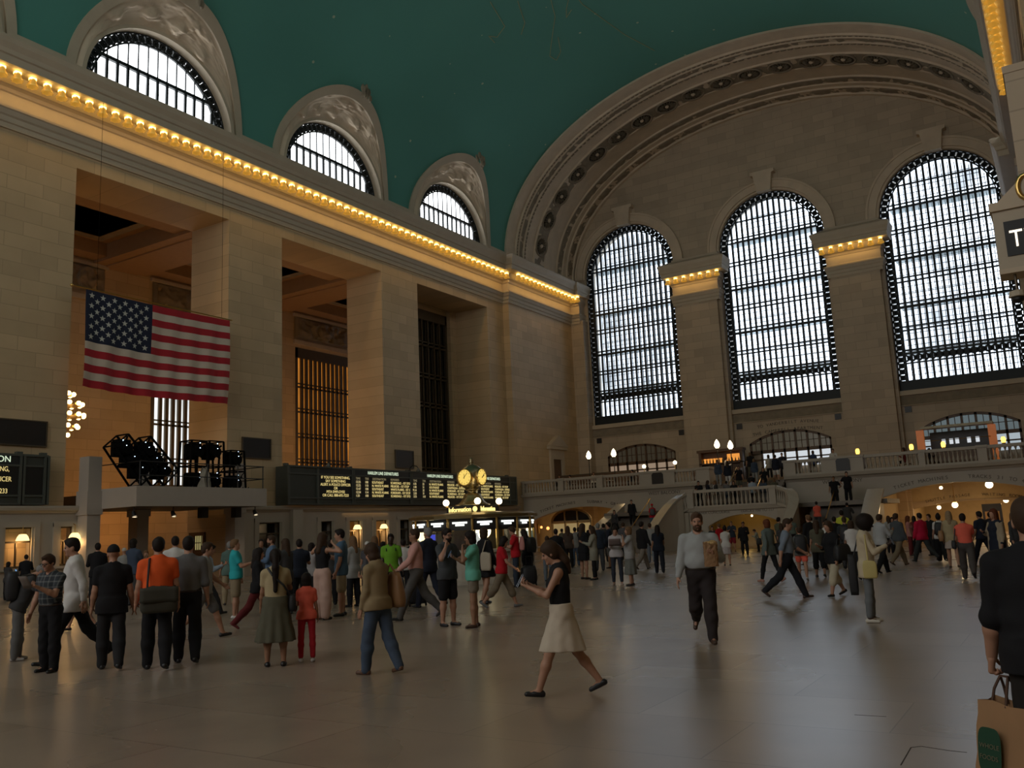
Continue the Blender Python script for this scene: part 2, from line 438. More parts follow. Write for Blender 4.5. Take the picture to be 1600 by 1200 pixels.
# side walls with the tall openings
OPEN = [(c - 4.275, c + 4.275) for c in BAYS]
PT = -3.0
def side_wall(name, side):
    X = (lambda x: x) if side < 0 else (lambda x: W - x)
    b = MB(); xs = sorted((X(PT), X(0)))
    b.box(*xs, BACK, 57.0, 18.66, 23.1)
    ed = [BACK] + [e for o in OPEN for e in o] + [57.0]
    ed[1] = max(ed[1], BACK + .01)
    for a, e in zip(ed[::2], ed[1::2]):
        if e > a: b.box(*xs, a, e, 0, 18.66)
    x2 = sorted((X(PT), X(.55))); b.box(*x2, 57.0, L + .6, 0, 23.3)
    b.build(name, M_wallL, kind='structure')
side_wall('wall_left', -1); side_wall('wall_right', 1)

# cornice: moulded section swept along the wall
PROF = [(0, 19.34), (.09, 19.34), (.10, 19.56), (.17, 19.60), (.18, 19.82), (.26, 19.88), (.34, 20.06), (.40, 20.10), (.40, 20.20), (.10, 20.26), (.06, 20.34),
        (.06, 20.92), (.14, 20.96), (.22, 21.08), (.34, 21.14), (.42, 21.16), (.42, 21.62), (1.16, 21.66), (1.18, 21.98), (1.26, 22.02), (1.30, 22.20), (1.44, 22.42), (1.50, 22.62), (1.50, 22.70), (.35, 23.06), (0, 23.1)]
def cornice(path, k=1.0):
    """path: list of (x, y, nx, ny): wall point and outward mitre direction (already scaled)"""
    b = MB(); n = len(PROF)
    v = [(x + nx * d * k, y + ny * d * k, z) for (x, y, nx, ny) in path for d, z in PROF]
    f = [(j * n + i, j * n + i + 1, (j + 1) * n + i + 1, (j + 1) * n + i) for j in range(len(path) - 1) for i in range(n - 1)]
    f += [tuple(range(n)), tuple(range((len(path) - 1) * n, len(path) * n))[::-1]]
    b.add(v, f); return b.build('trim_5', M_trim, kind='structure')
cornice([(0, BACK, 1, 0), (0, 57.0, 1, -1), (.55, 57.0, 1, -1), (.55, 67.3, 1, -1), (1.45, 67.3, .45, -1), (1.45, L + .2, .45, 0)])
cornice([(W, BACK, -1, 0), (W, 57.0, -1, -1), (W - .55, 57.0, -1, -1), (W - .55, 67.3, -1, -1), (W - 1.45, 67.3, -.45, -1), (W - 1.45, L + .2, -.45, 0)])
MB().box(.5, 1.72, 67.3, L + .4, 0, 19.6).box(.5, 1.45, 67.4, L, 19.3, 23).build('trim_6', M_wallE, kind='structure')
MB().box(W - 1.72, W - .5, 67.3, L + .4, 0, 19.6).build('trim_6', M_wallE, kind='structure')

# gilded cornice lamps
def cornice_lamp():
    t = thing('cornice_lamp', 'small gilded lamp cup glowing under the cornice', 'lamp', (0, 0, 0))
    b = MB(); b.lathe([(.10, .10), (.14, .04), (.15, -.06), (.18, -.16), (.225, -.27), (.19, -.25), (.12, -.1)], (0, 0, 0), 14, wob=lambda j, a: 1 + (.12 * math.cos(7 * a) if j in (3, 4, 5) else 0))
    b.build('cup', M_gold_glow, t, smooth=True)
    MB().box(-.10, .10, -.12, .12, .04, .15).build('bulb', M_bulb, t, smooth=True)
    return t
cl0 = cornice_lamp(); used = [0]
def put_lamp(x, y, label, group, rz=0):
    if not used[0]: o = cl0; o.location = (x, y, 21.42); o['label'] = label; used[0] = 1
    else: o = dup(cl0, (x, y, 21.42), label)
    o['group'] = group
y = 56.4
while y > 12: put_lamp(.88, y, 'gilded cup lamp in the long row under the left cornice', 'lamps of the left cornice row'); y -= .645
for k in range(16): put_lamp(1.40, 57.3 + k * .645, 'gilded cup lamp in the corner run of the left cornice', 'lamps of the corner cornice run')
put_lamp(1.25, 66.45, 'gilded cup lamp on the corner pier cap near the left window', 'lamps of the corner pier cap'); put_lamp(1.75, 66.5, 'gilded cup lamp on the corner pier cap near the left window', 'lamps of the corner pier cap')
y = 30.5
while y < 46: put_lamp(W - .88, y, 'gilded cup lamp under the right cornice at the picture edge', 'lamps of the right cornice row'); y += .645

for y0, y1, x in ((12, 57, .80), (57.3, 67, 1.3)):        # light thrown by the rows of cornice lamps
    lamp('cornice_glow', 'AREA', (x, (y0 + y1) / 2, 21.1), 5.2 * (y1 - y0), (1, .58, .16), .16, rot=(0, math.radians(14), 0), size_y=y1 - y0)
lamp('cornice_glow', 'AREA', (W - .8, 38, 21.1), 80, (1, .58, .16), .16, rot=(0, math.radians(-14), 0), size_y=18)
for c in (12.12, 24.48): lamp('cornice_glow', 'AREA', (c, 66.9, 21.1), 16, (1, .58, .16), 3.6, rot=(math.radians(14), 0, 0), size_y=.15)
# end arch: moulded soffit over the west end
SOF = [(57.6, -.02), (57.6, .16), (58.85, .16), (58.9, .3), (59.0, .3), (59.05, .2), (59.22, .2), (59.25, .34), (59.33, .34), (59.38, .24), (59.95, .24), (60.0, .36), (60.08, .36), (60.12, .26), (60.4, .26), (60.45, .22),
       (61.65, .22), (61.7, .34), (61.8, .34), (61.85, .28), (63.45, .28), (63.5, .34), (63.6, .34), (63.65, .24), (65.55, .24), (65.6, .36), (66.35, .42), (66.4, .5), (66.9, .5), (66.95, .62), (67.05, .6), (67.85, .6), (67.9, .75), (68.3, .75)]
v = []; f = []; NA = 96; n = len(SOF)
for i in range(NA + 1):
    for yy, ins in SOF:
        x, z = vpt(PI * i / NA, ins); v.append((x, yy, z))
for i in range(NA):
    for k in range(n - 1): f.append((i * n + k, i * n + k + 1, (i + 1) * n + k + 1, (i + 1) * n + k))
MB().add(v, f).build('trim_7', M_plaster, kind='structure')
def sof_band(y0, y1, ins, amp, fr, nv=6, na=420, dent=None):
    def fn(u, w_):
        th = PI * (.012 + .976 * u); x, z = vpt(th, ins); yy = y0 + (y1 - y0) * w_
        d = 0 if w_ in (0, 1) else amp * (.35 + noise.noise(Vector((u * fr * 55, yy * fr, 3.3))) * 1.2)
        if dent and 0 < w_ < 1: d = amp * (1 if (u * dent) % 1 < .55 else -.3)
        x2, z2 = vpt(th, ins + d); return (x2, yy, z2)
    return MB().grid(fn, na, nv).build('trim_8', M_relief, kind='structure', smooth=not dent)
sof_band(59.06, 59.21, .2, .09, 1, 3, 560, dent=140)
sof_band(59.39, 59.94, .24, .12, 2.6)
sof_band(60.13, 60.39, .26, .09, 1, 3, 440, dent=110)
sof_band(61.86, 63.44, .28, .06, 1.6, 8)
sof_band(65.62, 66.33, .4, .10, 2.2)
def sof_garland(y0, y1, ins):
    def fn(u, w_):
        th = PI * (.012 + .976 * u); yy = y0 + (y1 - y0) * w_
        g = abs(math.sin(u * PI * 21)); d = 0 if w_ in (0, 1) else .10 * g ** 6 + .06 * noise.noise(Vector((u * 200, yy * 4, 0))) * g
        x2, z2 = vpt(th, ins + d); return (x2, yy, z2)
    return MB().grid(fn, 420, 6).build('trim_8', M_relief, kind='structure', smooth=True)
sof_garland(67.06, 67.84, .6)
# rosette medallions on the soffit
pts = [vpt(PI * i / 2000, .3) for i in range(2001)]; acc = [0]
for a, b_ in zip(pts, pts[1:]): acc.append(acc[-1] + math.dist(a, b_))
def rosette():
    t = thing('rosette', 'carved round rosette with radiating petals on the great arch soffit', 'rosette', (0, 0, 0), 'rosettes along the great arch')
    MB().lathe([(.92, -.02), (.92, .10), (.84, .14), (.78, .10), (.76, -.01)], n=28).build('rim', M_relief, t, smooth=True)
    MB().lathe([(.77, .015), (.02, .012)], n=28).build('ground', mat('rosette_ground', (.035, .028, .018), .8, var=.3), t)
    b = MB()
    for k in range(16):
        a = 2 * PI * k / 16; b.ball((.46 * math.cos(a), .46 * math.sin(a), .04), .1, 8)
        o = len(b.v) - len(MB().ball((0, 0, 0), 1, 8).v)
        ca, sa = math.cos(a), math.sin(a)
        for i in range(o, len(b.v)):
            dx, dy = b.v[i][0] - .46 * ca, b.v[i][1] - .46 * sa; r_, t_ = dx * ca + dy * sa, -dx * sa + dy * ca
            r_ *= 2.2; t_ *= .6; b.v[i] = (.46 * ca + r_ * ca - t_ * sa, .46 * sa + r_ * sa + t_ * ca, b.v[i][2])
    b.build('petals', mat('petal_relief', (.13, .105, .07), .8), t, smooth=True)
    MB().ball((0, 0, .05), .17, 10, sc=(1, 1, .7)).build('boss', M_plaster, t, smooth=True)
    return t
ro0 = rosette(); first = True; tot = acc[-1]
for k in range(20):
    s = 2.15 + k * (tot - 4.3) / 19
    i = min(range(2001), key=lambda q: abs(acc[q] - s)); x, z = pts[i]; x2, z2 = pts[min(i + 3, 2000)]; x1, z1 = pts[max(i - 3, 0)]
    tx, tz = x2 - x1, z2 - z1; nrm = Vector((tz, 0, -tx)).normalized()        # points down into the hall
    if nrm.dot(Vector((18.3 - x, 0, 15 - z))) < 0: nrm = -nrm
    tv = Vector((tx, 0, tz)).normalized(); m3 = Matrix((tv, nrm.cross(tv), nrm)).transposed()
    if x > 34.6: continue
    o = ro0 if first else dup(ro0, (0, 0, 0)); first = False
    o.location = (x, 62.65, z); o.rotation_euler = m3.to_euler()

# end wall with three great windows and three segmental doors
WC = [18.3 - 12.35, 18.3, 18.3 + 12.35]; WH, ZS, ZSP = 4.18, 10.36, 23.45
def win_poly(c, hw=WH, zs=ZS, grow=0): return [(c - hw, zs), (c + hw, zs)] + arc(c, ZSP, hw, hw, 0, PI, 40)
def seg_arch(c, hw, z0, zsp, rise):
    R = (hw * hw + rise * rise) / (2 * rise); a = math.asin(hw / R); return [(c - hw, z0), (c + hw, z0)] + arc(c, zsp + rise - R, R, R, PI / 2 - a, PI / 2 + a, 20)
DOORS = [seg_arch(c, 3.1, 4.36, 7.55, .85) for c in WC]
outer = [(-.6, 0), (W + .6, 0), (W + .6, 23.3)] + [(x, z) for x, z in (vpt(PI - PI * i / 40, .2) for i in range(1, 40))] + [(-.6, 23.3)]
wall_holes('wall_west', outer, [win_poly(c) for c in WC] + DOORS + [seg_arch(30.3, 4.6, -.01, 1.75, .6)], 'y', L + .3, .6, M_wallE)
def archivolt(c):
    b = MB(); n = 40
    for (r0, r1, y0, y1) in ((WH, WH + .18, L - .10, L + .1), (WH + .18, WH + .75, L - .22, L + .1), (WH + .75, WH + .9, L - .3, L + .1)):
        for i in range(n):
            pts = [(c + r * math.cos(a), yy, ZSP + r * math.sin(a)) for a in (PI * i / n, PI * (i + 1) / n) for r in (r0, r1) for yy in (y0, y1)]
            b.add(pts, [(0, 4, 6, 2), (0, 1, 5, 4), (2, 6, 7, 3)])
    b.extr([(c - .55, 27.5), (c + .55, 27.5), (c + .75, 28.9), (c + .95, 28.95), (c + .95, 29.2), (c - .95, 29.2), (c - .95, 28.95), (c - .75, 28.9)], 'y', L - .6, L)
    return b.build('trim_9', M_plaster, kind='structure')
for c in WC: archivolt(c)
# pilasters between the windows, each with its piece of cornice
for c in (12.12, 24.48):
    MB().box(c - 1.75, c + 1.75, 67.35, L + .1, 0, 19.5).box(c - 2.0, c + 2.0, 67.75, L + .1, 0, 22).build('trim_10', M_wallE, kind='structure')
    cornice([(c - 1.9, L + .1, -1, 0), (c - 1.9, 67.35, -1, -1), (c + 1.9, 67.35, 1, -1), (c + 1.9, L + .1, 1, 0)], .6)
    MB().box(c - 2.0, c + 2.0, 67.7, L, 23.0, 23.4).build('trim_10', M_trim, kind='structure')
    g = 'left' if c < 18 else 'right'
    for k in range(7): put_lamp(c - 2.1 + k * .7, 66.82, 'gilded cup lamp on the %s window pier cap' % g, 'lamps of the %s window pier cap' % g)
# sill course under the windows
for c in WC:
    b = MB(); b.box(c - 4.4, c + 4.4, 67.95, L, 10.0, 10.34).box(c - 4.3, c + 4.3, 68.05, L, 9.25, 9.3)
    b.build('trim_11', M_trim, kind='structure')
    def fn(u, w_, c=c):
        return (c - 4.25 + 8.5 * u, 68.12 - (0 if w_ in (0, 1) else .1 * abs(noise.noise(Vector((u * 30, w_ * 3, c))))), 9.32 + .62 * w_)
    MB().grid(fn, 90, 6).build('trim_11', M_relief, kind='structure', smooth=True)
    for s in (-1, 1): MB().box(c + s * 3.75 - .22, c + s * 3.75 + .22, 68.12, 68.25, 8.78, 9.2).build('trim_12', M_dark, kind='structure')

def great_window(c, idx):
    t = thing('window_%d' % idx, 'tall arched window', None, (c, L + .4, ZS), kind='structure')
    y0 = L + .32
    zt = lambda x, r: ZSP + math.sqrt(max(0, r * r - (x - c) ** 2))
    # outer frame and scrollwork border
    fr = MB(); n = 40
    for r0, r1, ya, yb in ((WH - .06, WH, y0 - .1, y0 + .12), (WH - .62, WH - .54, y0 - .05, y0 + .1)):
        fr.box(c - r1, c - r0, ya, yb, ZS, ZSP).box(c + r0, c + r1, ya, yb, ZS, ZSP)
        for i in range(n):
            pts = [(c + r * math.cos(a), yy, ZSP + r * math.sin(a)) for a in (PI * i / n, PI * (i + 1) / n) for r in (r0, r1) for yy in (ya, yb)]
            fr.add(pts, [(0, 4, 6, 2), (1, 3, 7, 5), (0, 1, 5, 4), (2, 6, 7, 3)])
    fr.box(c - WH, c + WH, y0 - .1, y0 + .15, ZS, ZS + .75)
    fr.build('frame', M_iron, t)
    la = MB()
    def cell(p, tg, nr):
        p, tg, nr = Vector(p), Vector(tg), Vector(nr)
        for s1 in (-1, 1): la.bar(p - tg * .24 - nr * .26 * s1, p + tg * .24 + nr * .26 * s1, .07, .06)
        for m_ in range(6):
            a1, a2 = 2 * PI * m_ / 6, 2 * PI * (m_ + 1) / 6
            la.bar(p + (tg * math.cos(a1) + nr * math.sin(a1)) * .15, p + (tg * math.cos(a2) + nr * math.sin(a2)) * .16, .075, .06)
    k = 28
    for i in range(k):
        z = ZS + .98 + i * (ZSP - ZS - 1.2) / (k - 1)
        for s in (-1, 1): cell((c + s * (WH - .3), y0, z), (0, 0, 1), (1, 0, 0))
    for i in range(26):
        a = PI * (i + .5) / 26; cell((c + (WH - .3) * math.cos(a), y0, ZSP + (WH - .3) * math.sin(a)), (-math.sin(a), 0, math.cos(a)), (math.cos(a), 0, math.sin(a)))
    for i in range(16): cell((c - 3.3 + i * .44, y0, 12.72), (0, 0, 1), (.8, 0, 0))
    la.build('scrollwork', M_iron, t)
    mu = MB(); hw = WH - .58
    for k in range(17):
        x = c - hw + k * 2 * hw / 16; mu.box(x - .075, x + .075, y0 - .06, y0 + .12, ZS + .5, zt(x, WH - .55))
    for k in range(16):
        x = c - hw + (k + .5) * 2 * hw / 16; mu.box(x - .02, x + .02, y0 + .9, y0 + .95, ZS + .5, zt(x, WH - .55))
    mu.build('mullions', M_iron, t)
    tr = MB()
    for z, r in ((12.36, .05), (13.05, .05), (13.32, .06), (14.78, .05), (15.06, .05), (16.5, .07), (16.82, .05), (18.4, .05), (18.72, .05), (20.1, .07), (20.42, .05), (22.1, .05), (22.38, .05), (24.0, .06), (24.3, .04), (25.7, .05)):
        x = math.sqrt(max(0, (WH - .55) ** 2 - max(0, z - ZSP) ** 2)); tr.box(c - x, c + x, y0 - .05, y0 + .1, z - r, z + r)
    for k in range(40):                                  # lighter bars of the outer glazing
        z = ZS + .9 + k * .445
        if z < ZSP + 3: x = math.sqrt(max(0, (WH - .6) ** 2 - max(0, z - ZSP) ** 2)); tr.box(c - x, c + x, y0 + 1.55, y0 + 1.6, z - .018, z + .018)
    tr.build('transoms', M_iron, t)
    wk = MB()
    for z in (13.2, 16.65, 20.25, 24.1):                  # glass walkways between the two glazings
        x = math.sqrt(max(0, (WH - .6) ** 2 - max(0, z - ZSP) ** 2)); wk.box(c - x, c + x, y0 + .25, y0 + 1.5, z - .05, z + .03)
    for z in (14.2, 17.65, 21.25): wk.box(c - hw, c + hw, y0 + .8, y0 + .84, z - .02, z + .03)
    wk.build('walkway', M_walk, t)
    g = MB(); P = win_poly(c, WH + .05, ZS); g.add([(p[0], y0 + 1.7, p[1]) for p in P], [tuple(range(len(P)))]); g.build('pane', M_skyE, t, recalc=False)
    # jamb walls of the space between the glazings
    jb = MB(); jb.box(c - WH - .12, c - WH, L + .55, y0 + 1.75, ZS - .1, ZSP).box(c + WH, c + WH + .12, L + .55, y0 + 1.75, ZS - .1, ZSP).box(c - WH, c + WH, L + .55, y0 + 1.75, ZS - .2, ZS)
    for i in range(24):
        pts = [(c + r * math.cos(a), yy, ZSP + r * math.sin(a)) for a in (PI * i / 24, PI * (i + 1) / 24) for r in (WH, WH + .12) for yy in (L + .55, y0 + 1.75)]
        jb.add(pts, [(0, 1, 5, 4), (2, 6, 7, 3)])
    jb.build('jamb', M_trim, t)
for i, c in enumerate(WC): great_window(c, 20 + i)

# east wall behind the camera, with its own three windows
wall_holes('wall_east', [(-.6, 0), (W + .6, 0), (W + .6, 23.3)] + [vpt(PI - PI * i / 40) for i in range(1, 40)] + [(-.6, 23.3)], [win_poly(c) for c in WC], 'y', BACK - .3, .6, M_wallE)
for i, c in enumerate(WC):
    P = win_poly(c); g = MB(); g.add([(p[0], BACK - .5, p[1]) for p in P], [tuple(range(len(P)))]); o = g.build('window_%d' % (30 + i), M_skyB, kind='structure', recalc=False)
MB().box(-13.5, -13, BACK - 1, 84, 0, 24).build('wall_outer', M_wallL, kind='structure')

# side halls behind the openings: back wall, coffered ceiling, end walls
AMB = (-12.2)
for side in (-1, 1):
    X = (lambda x: x) if side < 0 else (lambda x: W - x)
    nm = 'left' if side < 0 else 'right'
    xs = sorted((X(-12.2), X(-12.7)))
    holes = [[(a, .6 if 0 else 5.2), (b_, 5.2), (b_, 16.1), (a, 16.1)] for a, b_ in ((34.4, 40.6), (46.7, 52.9), (59, 65.2))] if side < 0 else []
    if side < 0: wall_holes('wall_' + nm + '_hall', [(BACK, 0), (84, 0), (84, 21), (BACK, 21)], holes, 'x', X(-12.45), .5, M_wallL)
    else: MB().box(*sorted((X(-3.3), X(-3.6))), BACK, 57, 0, 20).build('wall_' + nm + '_hall', M_wallL, kind='structure')
    if side < 0:
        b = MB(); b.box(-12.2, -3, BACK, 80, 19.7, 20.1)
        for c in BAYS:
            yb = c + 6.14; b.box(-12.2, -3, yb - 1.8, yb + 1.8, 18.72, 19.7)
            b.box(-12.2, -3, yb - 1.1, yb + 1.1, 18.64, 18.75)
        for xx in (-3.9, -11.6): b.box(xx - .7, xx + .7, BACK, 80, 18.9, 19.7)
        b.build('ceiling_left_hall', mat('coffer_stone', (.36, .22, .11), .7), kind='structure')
        for c in BAYS[2:]:
            fr = MB()
            for k in range(2):
                e = .5 + k * .55; fr.box(-10.9 + e, -4.6 - e, c - 4.2 + e, c + 4.2 - e, 19.58 - .0, 19.62 - k * .1 + .1)
            fr.build('trim_13', M_relief, kind='structure')
# gallery windows
def hall_window(name, y0, y1, z0, z1, x, pane, nv, hs, m=M_bronze, bw=.09):
    t = thing(name, 'tall barred gallery window', None, (x, (y0 + y1) / 2, z0), kind='structure')
    b = MB(); b.box(x - .1, x + .12, y0, y0 + .25, z0, z1).box(x - .1, x + .12, y1 - .25, y1, z0, z1).box(x - .1, x + .12, y0, y1, z1 - .75, z1).box(x - .1, x + .12, y0, y1, z0, z0 + .3)
    b.build('frame', m, t)
    b = MB()
    for k in range(1, nv): y = y0 + .25 + k * (y1 - y0 - .5) / nv; b.box(x - .05, x + .1, y - bw, y + bw, z0, z1)
    for z in hs: b.box(x - .05, x + .1, y0, y1, z - .06, z + .06).box(x - .05, x + .1, y0, y1, z + .22, z + .3)
    b.build('bars', m, t)
    g = MB(); g.add([(x - .15, y0, z0), (x - .15, y1, z0), (x - .15, y1, z1), (x - .15, y0, z1)], [(0, 1, 2, 3)]); g.build('pane', pane, t, recalc=False)
M_amber = sky_pane_mat('amber_lit_glass', (1, .36, .05), .50, .5)
M_pale = sky_pane_mat('pale_lit_glass', (.9, .92, .9), 1.6, .4)
hall_window('window_40', 34.4, 40.6, 5.2, 16.1, -12.3, M_pale, 12, (9.3, 11.9, 6.9), bw=.12)
hall_window('window_41', 46.7, 52.9, 5.2, 16.1, -12.3, M_amber, 12, (7.4, 9.3, 11.2, 13.1), bw=.13)
hall_window('window_42', 59, 65.2, 5.2, 16.1, -12.3, M_glass_dark, 12, (7.4, 9.3, 11.2, 13.1))
hall_window('window_43', 46.3, 54.0, 3.5, 18.3, -3.4, M_glass_dark, 10, (6.2, 8.4, 11.0, 13.2, 15.6), bw=.07)
MB().box(-3.7, -2.95, 53.95, 54.8, 0, 18.7).box(-3.6, -3.3, 46.2, 54, 0, 3.5).box(-3.6, -3.3, 46.2, 54, 18.3, 19).build('trim_14', M_wallL, kind='structure')
t = thing('door_11', 'dark side door with a small lit pane', None, (-2.1, 30.12, 0), kind='structure')
MB().box(-2.75, -1.55, 30.08, 30.19, 0, 2.3).build('leaf', M_wood, t); MB().box(-2.22, -1.72, 30.06, 30.08, 1.42, 2.12).build('pane', emis('office_glass', (1, .85, .35), .45), t)
b = MB()
for x in (-2.22, -2.06, -1.9, -1.74): b.box(x - .02, x + .02, 30.03, 30.06, 1.42, 2.12)
b.box(-2.24, -1.72, 30.03, 30.06, 1.75, 1.79); b.build('bars', M_bronze, t)
for (a, b_) in ((28.6, 31.0), (34.3, 40.6), (46.6, 52.9)):
    def fn(u, w_, a=a, b_=b_):
        e = min(u, 1 - u, w_, 1 - w_); d = .1 if e > .04 else 0
        d += .22 * noise.fractal(Vector((u * (b_ - a) * 1.1, w_ * 2.4, a)), .8, 2, 3) if e > .07 else 0
        if math.hypot((u - .5) * (b_ - a), (w_ - .5) * 1.4) < .62: d += .16
        return (-12.18 + d, a + (b_ - a) * u, 16.9 + 1.6 * w_)
    MB().grid(fn, 70, 18).build('trim_15', M_relief, kind='structure', smooth=True)
    MB().box(-12.2, -11.95, a - .1, b_ + .1, 16.35, 16.65).box(-12.2, -12.0, a - .15, b_ + .15, 18.5, 18.7).build('trim_15', M_trim, kind='structure')
# ---------------------------------------------------------------- ticket hall front under the left wall
CX = .55                                          # face of the ticket front
def ticket_front(y0, y1, wins, skip=None):
    b = MB(); ws = sorted(wins); cur = y0
    for a, e in ws:
        b.box(0, CX, cur, a, 0, 2.72); b.box(0, CX, a, e, 0, 1.02); cur = e
    b.box(0, CX, cur, y1, 0, 2.72); b.box(-.2, CX, y0, y1, 2.72, 3.2)
    b.extr([(0, 3.2), (CX + .05, 3.2), (CX + .1, 3.28), (CX + .22, 3.32), (CX + .25, 3.42), (CX + .25, 3.5), (0, 3.5)], 'y', y0 - .1, y1 + .1)
    b.build('trim_20', M_marble, kind='structure')
    for a, e in ws:
        f = MB()
        for s0, s1 in ((a - .22, a), (e, e + .22)): f.box(CX, CX + .07, s0, s1, .95, 2.8)
        f.box(CX, CX + .08, a - .22, e + .22, 2.66, 2.88); f.box(CX - .1, CX + .16, a - .25, e + .25, .96, 1.06)
        f.box(CX - .02, CX + .04, a, a + .1, 1.06, 2.66).box(CX - .02, CX + .04, e - .1, e, 1.06, 2.66)
        f.build('trim_21', M_marble, kind='structure')
R_w = [(31.7, 33.3), (36.15, 37.2), (38.45, 39.55), (40.75, 41.95), (43.0, 44.1), (45.4, 46.5), (47.7, 48.8), (50.0, 51.1), (52.2, 53.3), (54.3, 55.4)]
ticket_front(30.6, 57.0, R_w); ticket_front(12.0, 22.3, [(13.0, 14.4), (15.6, 17.0), (18.85, 20.1), (21.1, 21.8)])
MB().box(CX, CX + .3, 33.9, 34.6, 0, 3.3).build('trim_20', M_marble, kind='structure')
MB().box(-3, -2.5, 12, 22.3, 0, 3.4).box(-3, -2.5, 34.4, 57, 0, 3.4).build('wall_ticket_office', mat('office_plaster', (.40, .25, .10), .7), kind='structure')
LIT = [1, 2, 4]
tk = 50
def ticket_window(a, e, lit, n):
    t = thing('window_%d' % n, 'ticket window', None, (CX - .15, (a + e) / 2, 1.06), kind='structure')
    f = MB()
    for y in (a, e - .05): f.box(CX - .2, CX - .1, y, y + .05, 1.06, 2.66)
    f.box(CX - .2, CX - .1, a, e, 2.05, 2.12).box(CX - .2, CX - .1, a, e, 2.6, 2.66).box(CX - .2, CX - .1, a, e, 1.06, 1.14)
    f.box(CX - .2, CX - .1, (a + e) / 2 - .02, (a + e) / 2 + .02, 1.06, 2.05)
    f.build('frame', M_bronze, t)
    if not lit:
        MB().box(CX - .5, CX - .47, a, e, 1.06, 2.66).build('blind', M_glass_dark, t)
for i, (a, e) in enumerate(R_w): ticket_window(a, e, i in (2, 3), tk + i)
for i, (a, e) in enumerate([(13.0, 14.4), (15.6, 17.0), (18.85, 20.1), (21.1, 21.8)]): ticket_window(a, e, True, tk + 20 + i)
M_shade = emis('lamp_shade_glow', (1, .72, .30), 2.6)
def pendant(x, y, z, label):
    t = thing('pendant_lamp', label, 'lamp', (x, y, z), 'shaded lamps over the ticket windows')
    MB().lathe([(.06, .17), (.13, .16), (.2, .06), (.25, -.08), (.23, -.09), (.05, .1)], (x, y, z), 16).build('shade', M_shade, t, smooth=True)
    MB().tube([(x, y, z + .16), (x, y, z + .5), (x - .3, y, z + .62)], .018, 6).build('stem', M_brass, t)
    lamp('ticket_glow', 'POINT', (x - .05, y, z - .25), 22, (1, .55, .2), .12)
pendant(.62, 19.62, 2.22, 'white shaded lamp in the ticket window below the cut off board')
pendant(.75, 21.72, 2.22, 'white shaded lamp beside the white platform column')
pendant(.62, 39.15, 2.25, 'white shaded lamp left of two over the middle ticket windows')
pendant(.62, 41.5, 2.25, 'white shaded lamp right of two over the middle ticket windows')
lamp('office_glow', 'AREA', (-1.2, 19, 3.1), 40, (1, .55, .18), 2.5); lamp('office_glow', 'AREA', (-1.2, 40, 3.1), 30, (1, .55, .18), 4)
# dark rectangular panels on the piers
for (a, e, z0, z1, lab) in ((18.3, 20.7, 6.02, 7.0, 'dark rectangular panel on the pier above the cut off board'), (31.15, 33.0, 6.05, 7.05, 'dark rectangular panel on the pier right of the flag'), (43.45, 45.2, 5.98, 7.05, 'dark rectangular panel on the pier above the departure board')):
    t = thing('wall_panel', lab, 'panel', (.03, (a + e) / 2, z0), 'dark panels on the piers')
    MB().box(.0, .07, a, e, z0, z1).build('face', M_dark, t)
    f = MB(); f.box(0, .1, a - .05, a, z0 - .05, z1 + .05).box(0, .1, e, e + .05, z0 - .05, z1 + .05).box(0, .1, a, e, z0 - .05, z0).box(0, .1, a, e, z1, z1 + .05); f.build('rim', M_bronze, t)

# ---------------------------------------------------------------- departure boards
bx = 1.05
def board(y0, y1, z0, z1, label, panels, heads, x=bx, hz=.36):
    t = thing('departure_board', label, 'departure board', (x, (y0 + y1) / 2, z0))
    MB().box(.1, x, y0, y1, z0, z1).build('cabinet', M_boardg, t)
    f = MB(); f.box(x, x + .08, y0, y1, z1 - .06, z1 + .03).box(x, x + .06, y0, y1, z1 - hz - .08, z1 - hz).box(x, x + .06, y0, y1, z0 + .32, z0 + .4).box(x, x + .06, y0, y1, z0, z0 + .06)
    cuts = sorted({round(v, 3) for p in panels for v in p[:2]} | {y0, y1})
    for c in cuts: f.box(x, x + .07, c - .07, c + .07, z0, z1)
    for c in cuts[::2]: f.box(x - .3, x - .1, c - .12, c + .12, z1, z1 + .14)
    f.build('frame', mat('board_frame', (.075, .082, .07), .45), t)
    for a, e, rows in panels:
        sc = MB(); sc.box(x, x + .02, a + .1, e - .1, z0 + .42, z1 - hz - .1); s = sc.build('screen', M_black, t)
        n = len(rows); hh = (z1 - hz - .1) - (z0 + .42); 
        for i, r in enumerate(rows):
            zz = z1 - hz - .1 - hh * (i + .5) / n
            if isinstance(r, str):
                if r: text('message_row', r, .21, (x + .04, (a + e) / 2, zz), (0, 1, 0), (0, 0, 1), M_ltext if i or len(rows) < 6 else M_ltext, t, sx=1.0)
            else:
                for off, s_, m_ in r: text('departure_row', s_, .20, (x + .04, a + off, zz), (0, 1, 0), (0, 0, 1), m_, t, align='LEFT', sx=.95)
    for a, e, s_ in heads:
        MB().box(x, x + .03, a, e, z1 - hz, z1 - .06).build('header', mat('header_blue', (.012, .018, .022), .4), t)
        if s_: text('header_text', s_, .27, (x + .05, (a + e) / 2, z1 - hz / 2 - .03), (0, 1, 0), (0, 0, 1), M_wtext, t, sx=.85)
    return t
M_dim = emis('dim_letters', (.8, .66, .36), .35)
M_num = emis('row_letters', (1, .8, .38), .8)
def rows(data, w):
    k = w / 5.5
    out = [[(.15, 'TIME', M_dim), (1.0 * k, 'TRK', M_dim), (1.7 * k, 'DESTINATION', M_dim), (3.45 * k, 'REMARKS', M_dim)]]
    for a, b_, c, d in data: out.append([(.15, a, M_dim if a[0] == ':' else M_num), (1.0 * k, b_, M_num), (1.65 * k, c, M_ltext), (3.45 * k, d, M_ltext)])
    return out
HD = 'HARLEM LINE DEPARTURES'
